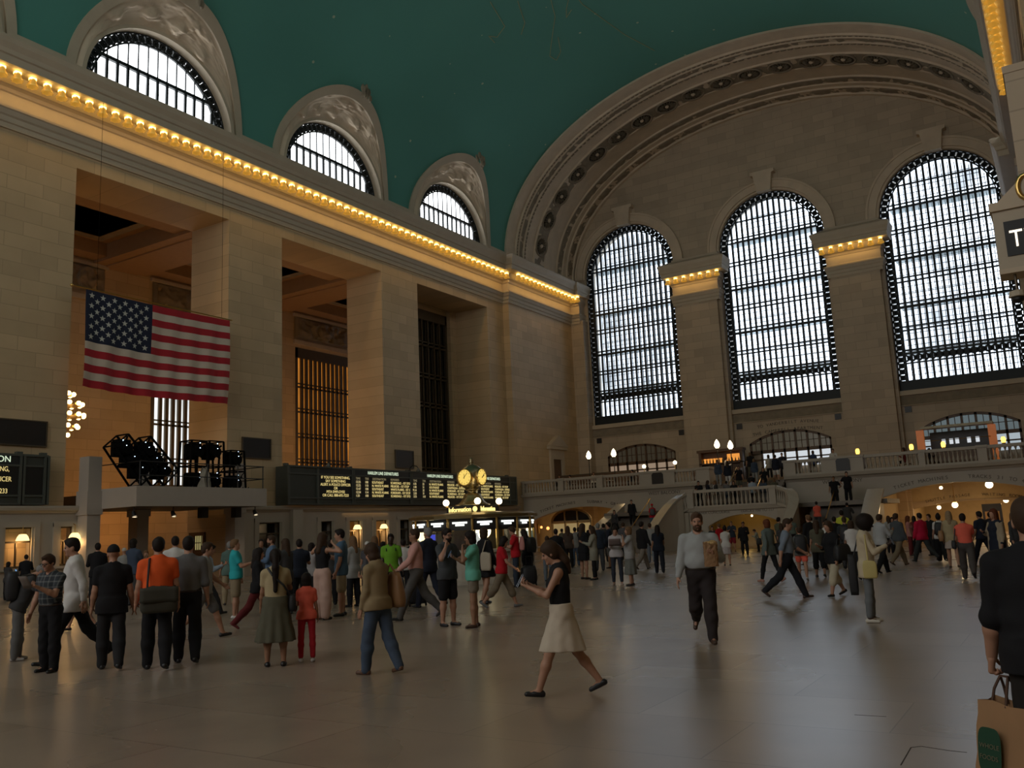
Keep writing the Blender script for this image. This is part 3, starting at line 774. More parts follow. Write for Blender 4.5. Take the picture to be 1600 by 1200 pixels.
msg = ['IF YOU SEE SOMETHING,', 'SAY SOMETHING', 'ALERT A POLICE OFFICER', 'OR', 'MTA EMPLOYEE', 'OR CALL 888-692-7233']
d1 = [('12:25', '108', 'SOUTHEAST', 'SCARSDALE - 1ST STOP'), ('12:25', '110', 'N. WHITE PLAINS', 'MELROSE - 1ST STOP'), ('12:47', '108', 'SOUTHEAST', 'WHITE PLAINS - 1ST STOP'), ('12:54', '114', 'N. WHITE PLAINS', 'FORDHAM - 1ST STOP'), ('1:20', '108', 'SOUTHEAST', 'SCARSDALE - 1ST STOP')]
d2 = [('1:25', '32', 'N. WHITE PLAINS', 'MELROSE - 1ST STOP'), ('1:48', '31', 'SOUTHEAST', 'CHAPPAQUA - EXPRESS'), ('1:54', '32', 'N. WHITE PLAINS', 'FORDHAM - 1ST STOP'), ('2:20', '31', 'SOUTHEAST', 'SCARSDALE - 1ST STOP'), ('2:25', '110', 'N. WHITE PLAINS', 'MELROSE - 1ST STOP')]
board(33.35, 56.1, 3.55, 5.62, 'long dark departure board with lit rows behind the golden clock',
      [(35.5, 38.3, msg), (38.4, 43.6, rows(d1, 5.2)), (43.7, 49.7, rows(d2, 6.0)), (49.8, 55.2, rows(d2, 5.4))], [(35.5, 38.3, ''), (38.4, 43.6, HD), (43.7, 49.7, HD), (49.8, 55.2, HD)])
board(12.6, 20.55, 3.55, 5.55, 'dark information board cut off by the left picture edge', [(14.2, 19.45, ['']), (19.55, 20.45, [''])], [(14.2, 19.45, '')], x=.55, hz=.4)
bb = bpy.data.objects['departure_board.001']
text('header_text', 'INFORMATION', .34, (.62, 19.02, 5.34), (0, 1, 0), (0, 0, 1), M_wtext, bb, align='RIGHT')
for s_, y_, z_ in (('SEE SOMETHING,', 18.98, 4.95), ('A POLICE OFFICER', 19.08, 4.55), ('888-692-7233', 18.95, 4.08)): text('message_row', s_, .27, (.60, y_, z_), (0, 1, 0), (0, 0, 1), M_ltext, bb, align='RIGHT', sx=.8)
# flood lamps on curved arms above the board
def board_lamp(y, z, label):
    t = thing('gooseneck_lamp', label, 'lamp', (bx, y, z), 'lamps above the boards')
    MB().tube([(bx - .3, y, z - .1), (bx - .3, y, z + .16), (bx - .1, y + .03, z + .28), (bx + .2, y + .05, z + .22), (bx + .3, y + .06, z + .08)], .03, 6).build('arm', M_black, t)
    MB().lathe([(.04, .1), (.08, .02), (.17, -.16), (.14, -.16)], (bx + .3, y + .06, z), 12).build('shade', mat('lamp_grey', (.10, .11, .10), .5), t, smooth=True)
board_lamp(36.0, 5.75, 'gooseneck lamp above the message panel of the departure board'); board_lamp(44.0, 5.75, 'gooseneck lamp between the departure board panels'); board_lamp(51.3, 5.75, 'gooseneck lamp on the departure board behind the clock')

# ---------------------------------------------------------------- flag
def flag():
    t = thing('flag', 'large striped flag with white stars hanging between the piers', 'flag', (1.1, 25.6, 12.8))
    x0, ya, yb, zt, zb = 1.1, 21.6, 29.35, 12.78, 8.52; nu, nv = 120, 65
    def P(u, w_):
        y = ya + (yb - ya) * u
        sag = .16 * (1 - u) ** 3 * w_ + .10 * math.sin(u * 9) * .1
        return (x0 + .05 * math.sin(u * 46 + w_ * 2) * (.3 + w_) + .12 * math.sin(u * 7 + w_ * 3) * w_, y - .05 * w_ * (1 - u), zt - (zt - zb) * w_ - .12 * math.sin(PI * u) * (.5 + .5 * w_) + .02)
    b = MB(); v = [P(i / nu, j / nv) for j in range(nv + 1) for i in range(nu + 1)]
    f = [(j * (nu + 1) + i, j * (nu + 1) + i + 1, (j + 1) * (nu + 1) + i + 1, (j + 1) * (nu + 1) + i) for j in range(nv) for i in range(nu)]
    b.v = v; b.f = f
    for j in range(nv):
        for i in range(nu):
            st = j * 13 // nv; b.mi.append(2 if (st < 7 and i < nu * .42) else (0 if st % 2 == 0 else 1))
    for r in range(9):                                       # fifty stars, stitched on both faces
        for q in range(6 if r % 2 == 0 else 5):
            u = .42 * ((q * 2 + 1 + (r % 2)) / 12); w_ = (7 / 13) * (r + 1) / 10
            for sx in (-.012, .012):
                pts = []
                for k in range(10):
                    rr = .145 if k % 2 == 0 else .06; a = PI / 2 + k * PI / 5
                    p = P(min(1, max(0, u + rr * math.cos(a) / (yb - ya))), min(1, max(0, w_ - rr * math.sin(a) / (zt - zb)))); pts.append((p[0] + sx, p[1], p[2]))
                c = P(u, w_); o = len(b.v); b.v += pts + [(c[0] + sx, c[1], c[2])]
                for k in range(10): b.f.append((o + k, o + (k + 1) % 10, o + 10)); b.mi.append(3)
    o = b.build('cloth', [mat('flag_red', (.42, .012, .022), .8, var=.06), mat('flag_white', (.62, .52, .42), .8, var=.05), mat('flag_blue', (.010, .014, .038), .8), mat('star_white', (.55, .55, .5), .8)], t, recalc=False)
    MB().tube([(x0, ya - .6, zt + .06), (x0, yb + .15, zt + .06)], .03, 8).build('rod', M_brass, t)
    MB().ball((x0, ya - .65, zt + .06), .07).build('finial', M_brass, t, smooth=True)
    c = MB()
    for y in (ya + .5, yb - .5): c.tube([(x0, y, zt + .06), (x0, y, 21.66)], .008, 4)
    c.build('cable', M_matte, t)
flag()

# ---------------------------------------------------------------- chandeliers
def chandelier(c, label):
    x = -5.2; z = 8.25
    t = thing('chandelier', label, 'chandelier', (x, c, z), 'ball chandeliers of the side hall')
    b = MB()
    for k, (r, h) in enumerate(((.55, .95), (.95, .45), (1.05, -.1), (.8, -.65), (.35, -1.05))):
        b.lathe([(r - .04, h - .04), (r + .04, h - .04), (r + .04, h + .04), (r - .04, h + .04)], (x, c, z), 24)
    b.lathe([(.05, -1.2), (.3, -1.0), (.42, 0), (.3, .9), (.06, 1.2), (.05, 4.0), (.05, 11.45)], (x, c, z), 12)
    b.build('frame', M_brass, t)
    bulbs = MB()
    for r, h, n in ((.55, .95, 8), (.95, .45, 12), (1.05, -.1, 14), (.8, -.65, 10), (.35, -1.05, 6)):
        for k in range(n):
            a = 2 * PI * k / n + h; o = MB().ball((x + (r + .09) * math.cos(a), c + (r + .09) * math.sin(a), z + h + .03), .12, 8).build('bulb', M_chand, t, smooth=True)
    lamp('chandelier_glow', 'POINT', (x, c, z - 1.6), 90, (1, .44, .11), .5); lamp('chandelier_glow', 'POINT', (x, c, z + 1.8), 45, (1, .46, .13), .5)
M_chand = emis('chandelier_bulb', (1, .62, .22), 10)
chandelier(24.3, 'glowing brass ball chandelier half hidden by the left pier'); chandelier(36.4, 'glowing brass ball chandelier hidden behind the middle pier'); chandelier(48.6, 'glowing brass ball chandelier hidden behind the far pier')
for yy in (31.5, 43.9, 59.5):
    lamp('hall_uplight', 'AREA', (-9.5, yy, 1.2), 85, (1, .42, .10), 1.6, rot=(PI, 0, 0))

# ---------------------------------------------------------------- equipment platform in the first opening
PX, PY0, PY1, PZ0, PZ1 = 3.7, 22.5, 29.45, 3.34, 4.17
def platform():
    t = thing('platform', 'pale raised platform on square columns carrying lighting racks', 'platform', (1.5, 26, 0))
    MB().box(PX - .14, PX, PY0, PY1, PZ0, PZ1).build('front_fascia', M_white, t)
    MB().box(-.5, PX - .14, PY0, PY0 + .14, PZ0, PZ1).build('side_fascia', M_white, t)
    MB().box(-.5, PX - .14, PY1 - .14, PY1, PZ0, PZ1).build('side_fascia', M_white, t)
    MB().box(-2.6, PX - .14, PY0 + .14, PY1 - .14, 3.4, 4.02).build('deck', mat('deck_grey', (.09, .08, .07), .7), t)
    for x, y in ((.95, 22.2), (1.15, 29.75), (-1.4, 26.2)):
        MB().box(x - .34, x + .34, y - .3, y + .3, 0, 5.55).box(x - .4, x + .4, y - .36, y + .36, 3.1, 4.1).build('column', M_white, t)
    r = MB()
    for z in (4.62, 5.2):
        r.tube([(PX - .1, PY0 + .2, z), (PX - .1, PY1 - .1, z), (-.4, PY1 - .1, z)], .025, 6)
    r.tube([(-.4, PY0 + .1, 5.2), (PX - .1, PY0 + .2, 5.2)], .025, 6)
    for y in (22.7, 24.4, 26.1, 27.8, 29.3): r.tube([(PX - .1, y, 4.1), (PX - .1, y, 5.2)], .025, 6)
    r.build('railing', M_black, t)
    for i, (x, y) in enumerate(((2.6, 22.9), (3.3, 24.6), (3.3, 28.9), (2.0, 26.9))): pass
platform()
M_spot = emis('spot_lens', (1, .80, .52), 6)
for x, y, z, lab in ((3.2, 22.75, 3.02, 'small spotlight under the left corner of the platform'), (3.2, 24.65, 3.02, 'small spotlight under the middle of the platform'), (3.3, 29.1, 3.05, 'small spotlight under the right end of the platform')):
    t = thing('spotlight', lab, 'spotlight', (x, y, z), 'spotlights under the platform')
    MB().tube([(x, y, 3.34), (x, y, z + .05)], .02, 6).build('bracket', M_black, t)
    MB().tube([(x - .06, y, z + .12), (x + .05, y, z - .1)], [.075, .11], 10).build('can', M_black, t)
    MB().lathe([(.095, 0), (.001, -.005)], (x + .06, y, z - .115), 12).build('lens', M_spot, t)
    lamp('spot_beam', 'SPOT', (x + .08, y, z - .15), 30, (1, .7, .4), .08, rot=(0, .45, 0), spot=1.5)
for y in (26.7, 28.6):
    t = thing('loudspeaker', 'black box loudspeaker under the platform near the %s spotlight' % ('middle' if y < 27 else 'right'), 'loudspeaker', (2.6, y, 3.05))
    MB().box(2.4, 2.75, y - .16, y + .16, 2.86, 3.34).build('cabinet', M_black, t); MB().lathe([(.11, 0), (.02, -.03)], (2.76, y, 3.02), 12, ax='x').build('cone', M_dark, t)
M_led = emis('led', (.55, .75, 1), 6)
def light_rack(y, h, tilt, label, x=2.35, rows=2):
    """cage frame holding dark moving-head lamps one above another"""
    t = thing('lighting_rack', label, 'lighting rack', (x, y, 4.02), 'lighting racks on the platform')
    Rm = Matrix.Rotation(tilt, 3, 'X')
    def P(dx, dy, dz): q = Rm @ Vector((0, dy, dz)); return Vector((x + dx, y + q.y, 4.05 + max(0, q.z) if tilt == 0 else 4.05 + q.z + .55))
    f = MB(); w2 = .46
    for dx in (-.4, .4):
        for dy in (-w2, w2): f.bar(P(dx, dy * 1.12, 0), P(dx, dy * .86, h), .036)
        for z in (0, h * .5, h): k = 1.12 - .26 * z / h; f.bar(P(dx, -w2 * k, z), P(dx, w2 * k, z), .028)
    for dy in (-w2, w2):
        for z in (0, h * .5, h): k = 1.12 - .26 * z / h; f.bar(P(-.4, dy * k, z), P(.4, dy * k, z), .028)
    f.bar(P(.4, -w2 * 1.1, 0), P(.4, w2 * .98, h * .5), .015)
    f.build('cage', M_matte, t)
    for i in range(rows):
        z = h * (.22 + .58 * i / (rows - 1)); b = MB()
        c = P(0, 0, z); b.ball(c, .34, 12, sc=(1, 1, 1.05)); b.tube([P(.1, 0, z), P(.46, 0, z - .05)], [.28, .24], 12); b.box(c.x - .3, c.x - .1, c.y - .3, c.y + .3, c.z - .36, c.z + .30); b.bar(P(.1, -.44, z - .3), P(.2, .44, z + .3), .035); b.bar(P(.1, .44, z - .3), P(.2, -.44, z + .3), .035)
        b.box(c.x - .2, c.x + .2, c.y - .3, c.y + .3, c.z + .24, c.z + .36)
        lh = b.build('lamp_head', M_matte, t, smooth=False)
        MB().ball(P(.4, .05, z + .36), .024, 6).build('indicator', M_led, t); MB().ball(P(.5, -.02, z + .12), .02, 6).build('indicator', M_led, t)
    b = MB()
    for k in range(4): b.tube([P(.3, -.5 + k * .33, .02), P(.45, -.35 + k * .33, .22), P(.3, -.2 + k * .33, .02)], .03, 5)
    b.build('cable', M_black, t)
light_rack(23.75, 2.05, .72, 'leftmost tilted lighting rack leaning on the platform', rows=3); light_rack(24.85, 2.05, .74, 'second tilted lighting rack from the platform left end', rows=3)
light_rack(26.3, 2.3, 0, 'upright lighting rack in front of the bright hall window'); light_rack(27.4, 2.35, 0, 'tallest upright lighting rack right of the hall window', x=2.2); light_rack(28.5, 1.95, 0, 'lowest lighting rack at the platform right end')
t = thing('dust_sheet', 'crumpled pale sheet draped on the platform between the racks', 'sheet', (3.1, 26.35, 4.05))
MB().grid(lambda u, w_: (3.1 + .25 * math.cos(u * 6.283) * (1.1 - w_ * .7) + .04 * math.sin(u * 30), 26.35 + .33 * math.sin(u * 6.283) * (1.1 - w_ * .75) + .05 * math.cos(w_ * 9 + u * 12), 4.03 + 1.05 * w_ + .05 * math.sin(u * 20)), 40, 14).build('cloth', mat('sheet_cloth', (.30, .27, .22), .8), t, smooth=True)

# ---------------------------------------------------------------- information booth and four-faced clock
KX, KY = 18.2, 25.7
def booth():
    t = thing('information_booth', 'round brass and glass information booth under the golden clock', 'booth', (KX, KY, 0))
    MB().lathe([(2.18, 0), (2.18, .12), (2.1, .15), (2.1, .98), (2.25, 1.02), (2.25, 1.1), (1.6, 1.1)], (KX, KY, 0), 32).build('counter', M_marble, t)
    n = 16
    for k in range(n):
        a = 2 * PI * (k + .5) / n; MB().tube([(KX + 2.1 * math.cos(a), KY + 2.1 * math.sin(a), 0 if k == 15 else 1.1), (KX + 2.1 * math.cos(a), KY + 2.1 * math.sin(a), 2.2)], .045, 8).build('post', M_brass, t)
    b = MB()
    for k in range(n):
        a0, a1 = 2 * PI * (k + .53) / n, 2 * PI * (k + 1.47) / n
        p = [(KX + 2.1 * math.cos(a), KY + 2.1 * math.sin(a)) for a in (a0, a1)]
        b.add([(p[0][0], p[0][1], 1.75), (p[1][0], p[1][1], 1.75), (p[1][0], p[1][1], 2.12), (p[0][0], p[0][1], 2.12)], [(0, 1, 2, 3)])
    b.build('header_screen', M_black, t, recalc=False)
    for k in range(n):
        a = 2 * PI * (k + 1) / n; c, s = math.cos(a), math.sin(a); q = Vector((KX + 2.09 * c, KY + 2.09 * s, 1.96)); tg = Vector((-s, c, 0)); o = Vector((c, s, 0))
        m = MB(); m.bar(q - tg * .25 + o * .012 + Vector((0, 0, .035)), q + tg * .25 + o * .012 + Vector((0, 0, .035)), .008, .03); m.bar(q - tg * .15 + o * .012 - Vector((0, 0, .04)), q + tg * .15 + o * .012 - Vector((0, 0, .04)), .008, .03)
        m.build('message_strip', emis('led_white', (.95, 1, .95), 2.2), t)
    MB().lathe([(2.0, 2.12), (2.26, 2.14), (2.26, 2.24), (2.1, 2.3), (1.1, 2.34), (.8, 2.38)], (KX, KY, 0), 32).build('roof', mat('booth_bronze', (.20, .15, .07), .35, .8), t)
    gl, nt, bs = newmat('booth_glass'); bs.inputs['Transmission Weight'].default_value = 1; bs.inputs['Roughness'].default_value = .02; bs.inputs['Base Color'].default_value = (.85, .9, .85, 1)
    m = MB(); m.lathe([(2.06, 1.12), (2.06, 1.74)], (KX, KY, 0), 32); m.f = m.f[:-2]; m.build('glass', gl, t, recalc=False)
    MB().lathe([(.7, 0), (.7, 2.3)], (KX, KY, 0), 14).build('core', mat('booth_core', (.10, .075, .04), .6), t)
    for k, a in enumerate((-1.9, -.9, -2.6, .1)):
        MB().box(-.03, .03, -.3, .3, 1.25, 1.65).build('screen', emis('screen_%d' % k, [(.1, .12, .9), (.9, .9, .85), (.3, .5, .4), (.8, .7, .5)][k], .8), t, world=False).location = (1.55 * math.cos(a), 1.55 * math.sin(a), 0)
    lamp('booth_glow', 'POINT', (KX + 1.2, KY - 1.2, 1.7), 14, (1, .8, .45), .3); lamp('booth_glow', 'POINT', (KX - 1.0, KY - 1.4, 1.7), 10, (1, .8, .45), .3)
booth()
def clock():
    t = thing('clock', 'four faced golden clock with glowing opal dials on top of the information booth', 'clock', (KX, KY, 2.34))
    # sign drum
    MB().lathe([(.78, 2.34), (.80, 2.36), (.80, 2.58), (.76, 2.6), (.5, 2.62)], (KX, KY, 0), 8).build('sign_drum', M_black, t)
    R8 = .80 * math.cos(PI / 8) + .004
    for ang, s_ in ((-PI / 2, 'Information'), (0, 'Information'), (-PI / 4, '?'), (-3 * PI / 4, '?'), (PI / 2, 'Information'), (PI, 'Information')): pass
    return t
tc = clock()
sg = emis('sign_letters', (1, .74, .25), 2.2)
bpy.data.objects.remove([o for o in tc.children if o.name.startswith('sign_drum')][0])
b = MB(); b.box(KX - .66, KX + .66, KY - .66, KY + .66, 2.32, 2.6).build('sign_band', M_black, tc)
text('sign_text', 'Information', .23, (KX - .08, KY - .675, 2.46), (1, 0, 0), (0, 0, 1), sg, tc, depth=.012, sx=.88); text('sign_text', 'Information', .23, (KX + .675, KY - .05, 2.46), (0, 1, 0), (0, 0, 1), sg, tc, depth=.012, sx=.82)
for p, nx in (((KX + .56, KY - .66, 2.46), 'y'), ):
    MB().lathe([(.09, .0), (.09, .02), (.04, .03)], (p[0], p[1] - .01, p[2]), 16, ax='-y').build('sign_disc', sg, tc)
MB().lathe([(.64, 2.6), (.60, 2.64), (.50, 2.68), (.40, 2.78), (.32, 2.92), (.30, 3.0), (.16, 3.04), (.14, 3.1), (.24, 3.14), (.25, 3.18), (.14, 3.2)], (KX, KY, 0), 24).build('base', mat('worn_brass', (.30, .24, .12), .35, .9, var=.3), tc, smooth=True)
MB().lathe([(.12, 3.16), (.22, 3.19), (.33, 3.26), (.41, 3.38), (.45, 3.54), (.45, 3.66), (.41, 3.80), (.33, 3.92), (.22, 4.0), (.12, 4.04), (.05, 4.06), (.09, 4.09), (.1, 4.13), (.06, 4.16), (.09, 4.2), (.07, 4.25), (.03, 4.28), (.005, 4.29)], (KX, KY, 0), 28).build('globe_case', mat('clock_brass', (.34, .29, .17), .3, .9), tc, smooth=True)
M_dial = emis('opal_dial', (1, .70, .16), 1.25)
for i, (nx, ny) in enumerate(((0, -1), (1, 0), (0, 1), (-1, 0))):
    n_, tg = Vector((nx, ny, 0)), Vector((-ny, nx, 0)); c = Vector((KX, KY, 3.58)) + n_ * .42
    d = MB(); k = 32; pts = [c + n_ * .02 + (tg * math.cos(2 * PI * j / k) + Vector((0, 0, 1)) * math.sin(2 * PI * j / k)) * .27 for j in range(k)]
    d.add(pts + [c + n_ * .035], [(j, (j + 1) % k, k) for j in range(k)]); dial = d.build('dial', M_dial, tc)
    r = MB(); r.tube([c + n_ * .01 + (tg * math.cos(2 * PI * j / k) + Vector((0, 0, 1)) * math.sin(2 * PI * j / k)) * .285 for j in range(k + 1)], .025, 6); r.tube([c - n_ * .1, c + n_ * .0], .29, 24); r.build('bezel', M_brass, tc)
    h = MB()
    for ang, ln, wd in ((.75, .2, .008), (.0, .12, .012) if i != 1 else (1.0, .12, .014)):
        u = tg * math.sin(ang) + Vector((0, 0, 1)) * math.cos(ang); h.bar(c + n_ * .045 - u * .05, c + n_ * .045 + u * ln, .004, wd) if abs(u.z) < .99 else h.bar(c + n_ * .045 - u * .05, c + n_ * .045 + u * ln, .006, .006)
    h.build('hands', M_black, tc)
    nm = MB()
    for j in range(12):
        a = 2 * PI * j / 12; u = tg * math.sin(a) + Vector((0, 0, 1)) * math.cos(a); nm.bar(c + n_ * .034 + u * .205, c + n_ * .034 + u * .245, .005, .007)
    nm.build('numerals', mat('numeral_bronze', (.25, .13, .03), .5), tc)
for i, a in enumerate((-PI / 4, -3 * PI / 4 + .05, PI / 4, 3 * PI / 4)):
    p = (KX + .95 * math.cos(a), KY + .95 * math.sin(a), 2.72)
    MB().ball(p, .115, 14).build('lamp_globe', M_globe, tc, smooth=True)
    MB().tube([(KX + .5 * math.cos(a), KY + .5 * math.sin(a), 2.6), (p[0], p[1], 2.56), (p[0], p[1], 2.62)], .03, 6).build('lamp_arm', M_brass, tc)
lamp('clock_glow', 'POINT', (KX + .9, KY - .9, 3.1), 12, (1, .75, .35), .25)

# ---------------------------------------------------------------- west balcony
BY = 57.9
A_L = seg_arch(5.6, 4.35, -.01, 2.35, .85); A_R = seg_arch(30.35, 4.6, -.01, 2.5, .85)
wall_holes('wall_balcony', [(0, 0), (W, 0), (W, 4.1), (20.5, 4.1), (20.5, 2.55), (15.55, 2.55), (15.55, 4.1), (0, 4.1)], [A_L, A_R, seg_arch(18.3, 2.9, -.01, 1.1, .75)], 'y', BY + .3, .6, M_marble)
MB().box(0, W, BY + .02, L, 4.1, 4.36).build('floor_balcony', mat('balcony_soffit', (.34, .22, .11), .7), kind='structure')
b = MB(); b.extr([(BY + .1, 3.95), (BY - .05, 3.98), (BY - .12, 4.1), (BY - .3, 4.16), (BY - .34, 4.36), (BY + .5, 4.355), (BY + .5, 3.95)], 'x', 0.56, 15.55); b.build('trim_22', M_marble, kind='structure')
b = MB(); b.extr([(BY + .1, 3.95), (BY - .05, 3.98), (BY - .12, 4.1), (BY - .3, 4.16), (BY - .34, 4.355), (BY + .5, 4.355), (BY + .5, 3.95)], 'x', 20.5, W - .56); b.build('trim_22', M_marble, kind='structure')
def baluster_mb(x, y, z, h):
    return MB().lathe([(.075, 0), (.075, .05 * h), (.05, .08 * h), (.085, .22 * h), (.09, .32 * h), (.05, .55 * h), (.038, .75 * h), (.05, .84 * h), (.07, .9 * h), (.075, .95 * h), (.075, h)], (x, y, z), 8)
def balustrade(p, q, z, label, group, n, hz=1.0, z2=None):
    p, q = Vector((*p, z)), Vector((*q, z if z2 is None else z2)); mid = (p + q) / 2
    t = thing('balustrade', label, 'balustrade', tuple(p), group)
    d = (q - p); b = MB(); b.bar(p + Vector((0, 0, .06)), q + Vector((0, 0, .06)), .14, .07); b.build('plinth', M_marble, t)
    b = MB(); b.bar(p + Vector((0, 0, hz - .09)), q + Vector((0, 0, hz - .09)), .17, .09); b.build('rail', M_marble, t)
    for k in range(n):
        c = p + d * (k + .5) / n; o = baluster_mb(c.x, c.y, c.z + .12, hz - .29).build('baluster', M_marble, t, smooth=True)
    return t
def pedestal(x0, x1, label, y=BY, plaque=False, z=4.36, h=1.02, d=.45):
    t = thing('pedestal', label, 'pedestal', ((x0 + x1) / 2, y, z), 'stone pedestals of the balustrades')
    MB().box(x0, x1, y - .22, y + d, z, z + h - .14).build('die', M_marble, t); MB().box(x0 - .06, x1 + .06, y - .28, y + d, z + h - .14, z + h).build('cap', M_marble, t)
    if plaque:
        c = (x0 + x1) / 2 if plaque == 1 else plaque
        MB().extr([(c - .42, z + .1), (c + .42, z + .1), (c + .42, z + .75), (c + .3, z + .9), (c - .3, z + .9), (c - .42, z + .75)], 'y', y - .27, y - .22).build('plaque', M_dark, t)
BG = 'stone balustrades of the balcony'
pedestal(.62, .8, 'stone end pedestal of the balcony behind the board')
for a, e, n, lab in ((.8, 3.8, 12, 'first balustrade bay of the balcony right of the departure board'), (4.2, 7.0, 12, 'second balustrade bay of the balcony under the left street lamp'), (7.45, 10.4, 12, 'third balustrade bay of the balcony left of the plaque pedestal'), (13.0, 14.6, 7, 'short balustrade bay left of the balcony steps'), (21.25, 22.85, 7, 'short balustrade bay right of the balcony steps'), (25.4, 28.55, 12, 'balustrade bay below the bar right of the stairs'), (28.9, 31.7, 12, 'second balustrade bay below the bar'), (32.2, 35.9, 14, 'balustrade bay cut by the right picture edge')):
    balustrade((a, BY), (e, BY), 4.36, lab, BG, n)
pedestal(3.8, 4.2, 'pedestal between the first two balcony balustrade bays'); pedestal(7.0, 7.45, 'pedestal before the third balcony balustrade bay')
pedestal(10.4, 13.0, 'wide pedestal with a dark plaque left of the stairs', plaque=11.75); pedestal(14.6, 15.5, 'end pedestal left of the balcony steps', d=1.6)
pedestal(20.5, 21.25, 'end pedestal right of the balcony steps', d=1.6); pedestal(22.85, 25.4, 'wide pedestal with a dark plaque right of the stairs', plaque=24.2); pedestal(28.55, 28.9, 'narrow pedestal between the two bar balustrade bays'); pedestal(31.7, 32.2, 'pedestal near the right picture edge on the balcony')
# carved lettering
def arc_text(s, c, R, z0, y, size, a0, name='trim_23', m=None, dirn=1):
    for i, ch in enumerate(s):
        if ch == ' ': continue
        a = a0 + i * size * .72 / R
        o = text(name, ch, size, (c + R * math.sin(a), y, z0 + R * math.cos(a)), (math.cos(a), 0, -math.sin(a)), (math.sin(a), 0, math.cos(a)), m or M_carve, depth=.01); o['kind'] = 'structure'
RL = (4.35 ** 2 + .85 ** 2) / (1.7)
arc_text('TICKET MACHINES', 5.6, RL + .34, 3.2 - RL, BY - .01, .29, -.30); arc_text('SUBWAY • GRAND', 5.6, RL + .34, 3.2 - RL, BY - .01, .30, .04)
RR = (4.6 ** 2 + .85 ** 2) / 1.7
arc_text('TICKET MACHINES', 30.35, RR + .30, 3.35 - RR, BY - .01, .29, -.255); arc_text('TRACKS 31 TO 42', 30.35, RR + .30, 3.35 - RR, BY - .01, .29, .06)
for s_, x in (('WEST BALCONY', 12.1), ('WEST BALCONY', 24.0)): text('trim_23', s_, .32, (x, BY - .01, 3.82), (1, 0, 0), (0, 0, 1), M_carve)['kind'] = 'structure'
RT = 14
arc_text('SHUTTLE PASSAGE', 30.3, RT, 2.72 - RT, L - .16, .27, -.21); arc_text('WAITING ROOM', 30.3, RT, 2.72 - RT, L - .16, .27, .05)
arc_text('TO VANDERBILT AVENUE', 18.4, 20, 8.95 - 20, L - .01, .33, -.118); arc_text('THE CAMPBELL APARTMENT', 18.4, 20, 8.42 - 20, L - .01, .34, -.138)
# doors at the back of the balcony
M_doorglass = [mat('dim_glass', (.02, .018, .015), .2, emit=(1, .8, .5), es=.035), mat('dim_glass_b', (.02, .018, .015), .2, emit=(1, .85, .55), es=.05), mat('blue_glass', (.02, .02, .02), .2, emit=(.5, .8, .9), es=.12)]
M_lit = [emis('lit_low_glass_a', (1, .72, .5), .35), emis('lit_low_glass_b', (.9, .95, 1), .9), emis('lit_low_glass_c', (.8, .92, 1), .6)]
for i, c in enumerate(WC):
    t = thing('door_%d' % (i + 1), 'arched door with glazed panes', None, (c, L + .2, 4.36), kind='structure'); hw = 3.1; y = L + .2
    R = (hw * hw + .85 ** 2) / 1.7; zt = lambda x: 7.55 + .85 - R + math.sqrt(R * R - (x - c) ** 2)
    f = MB(); g = MB(); g2 = MB(); n = 7
    for k in range(n + 1):
        x = c - hw + k * 2 * hw / n; xx = min(max(x, c - hw + .08), c + hw - .08); f.box(xx - .08, xx + .08, y - .1, y + .1, 4.36, zt(xx))
    for k in range(n):
        x = c - hw + (k + .5) * 2 * hw / n; f.box(x - .025, x + .025, y - .05, y + .05, 6.9, zt(x)); f.box(x - .38, x + .38, y - .05, y + .05, 7.5, 7.55)
        x0, x1 = x - .44, x + .44; g.add([(x0, y, 6.95), (x1, y, 6.95), (x1, y, zt(min(x1, c + hw))), (x0, y, zt(max(x0, c - hw)))], [(0, 1, 2, 3)])
        if (i, k) not in ((1, 0), (2, 3)): g2.add([(x0, y, 5.6), (x1, y, 5.6), (x1, y, 6.72), (x0, y, 6.72)], [(0, 1, 2, 3)])
    f.box(c - hw, c + hw, y - .1, y + .1, 6.72, 6.98).box(c - hw, c + hw, y - .1, y + .1, 6.2, 6.3)
    for k in range(20):
        x0 = c - hw + k * hw / 10; x1 = x0 + hw / 10; f.bar((x0, y, zt(x0) - .08), (x1, y, zt(x1) - .08), .1, .1)
    f.build('frame', M_wood, t); g.build('upper_glass', M_doorglass[i], t, recalc=False); g2.build('lower_glass', M_lit[i], t, recalc=False)
    MB().box(c - hw, c + hw, L + .5, L + .6, 4.3, 8.5).build('trim_24', M_wallE, kind='structure')
# small pedimented doorway in the left side bay
t = thing('door_9', 'pedimented side door', None, (.55, 63.3, 4.36), kind='structure')
MB().box(.5, .62, 62.7, 64.0, 4.36, 7.3).build('leaf', M_wood, t)
b = MB(); b.box(.5, .72, 62.2, 62.65, 4.36, 8.1).box(.5, .72, 64.05, 64.5, 4.36, 8.1).box(.5, .72, 62.6, 64.1, 7.3, 8.1).box(.5, .9, 61.9, 64.8, 8.1, 8.35)
b.extr([(61.8, 8.35), (64.9, 8.35), (63.35, 9.3)], 'x', .5, .95); b.build('frame', M_trim, t)

# ---------------------------------------------------------------- stairs with landing
LZ, LY0 = 2.55, 53.2
M_step = mat('stair_stone', (.20, .17, .14), .5)
def flight(name, x0, x1, y_top, z_top, n, rise, run, label):
    t = thing(name, label, 'stairs', ((x0 + x1) / 2, y_top, 0))
    for k in range(n):
        z = z_top - k * rise; y = y_top - k * run; 
        MB().box(x0, x1, y - run, y, max(0, z - rise * 2.2) if z_top > 3 else 0, z - rise).build('step', M_step, t)
    return t
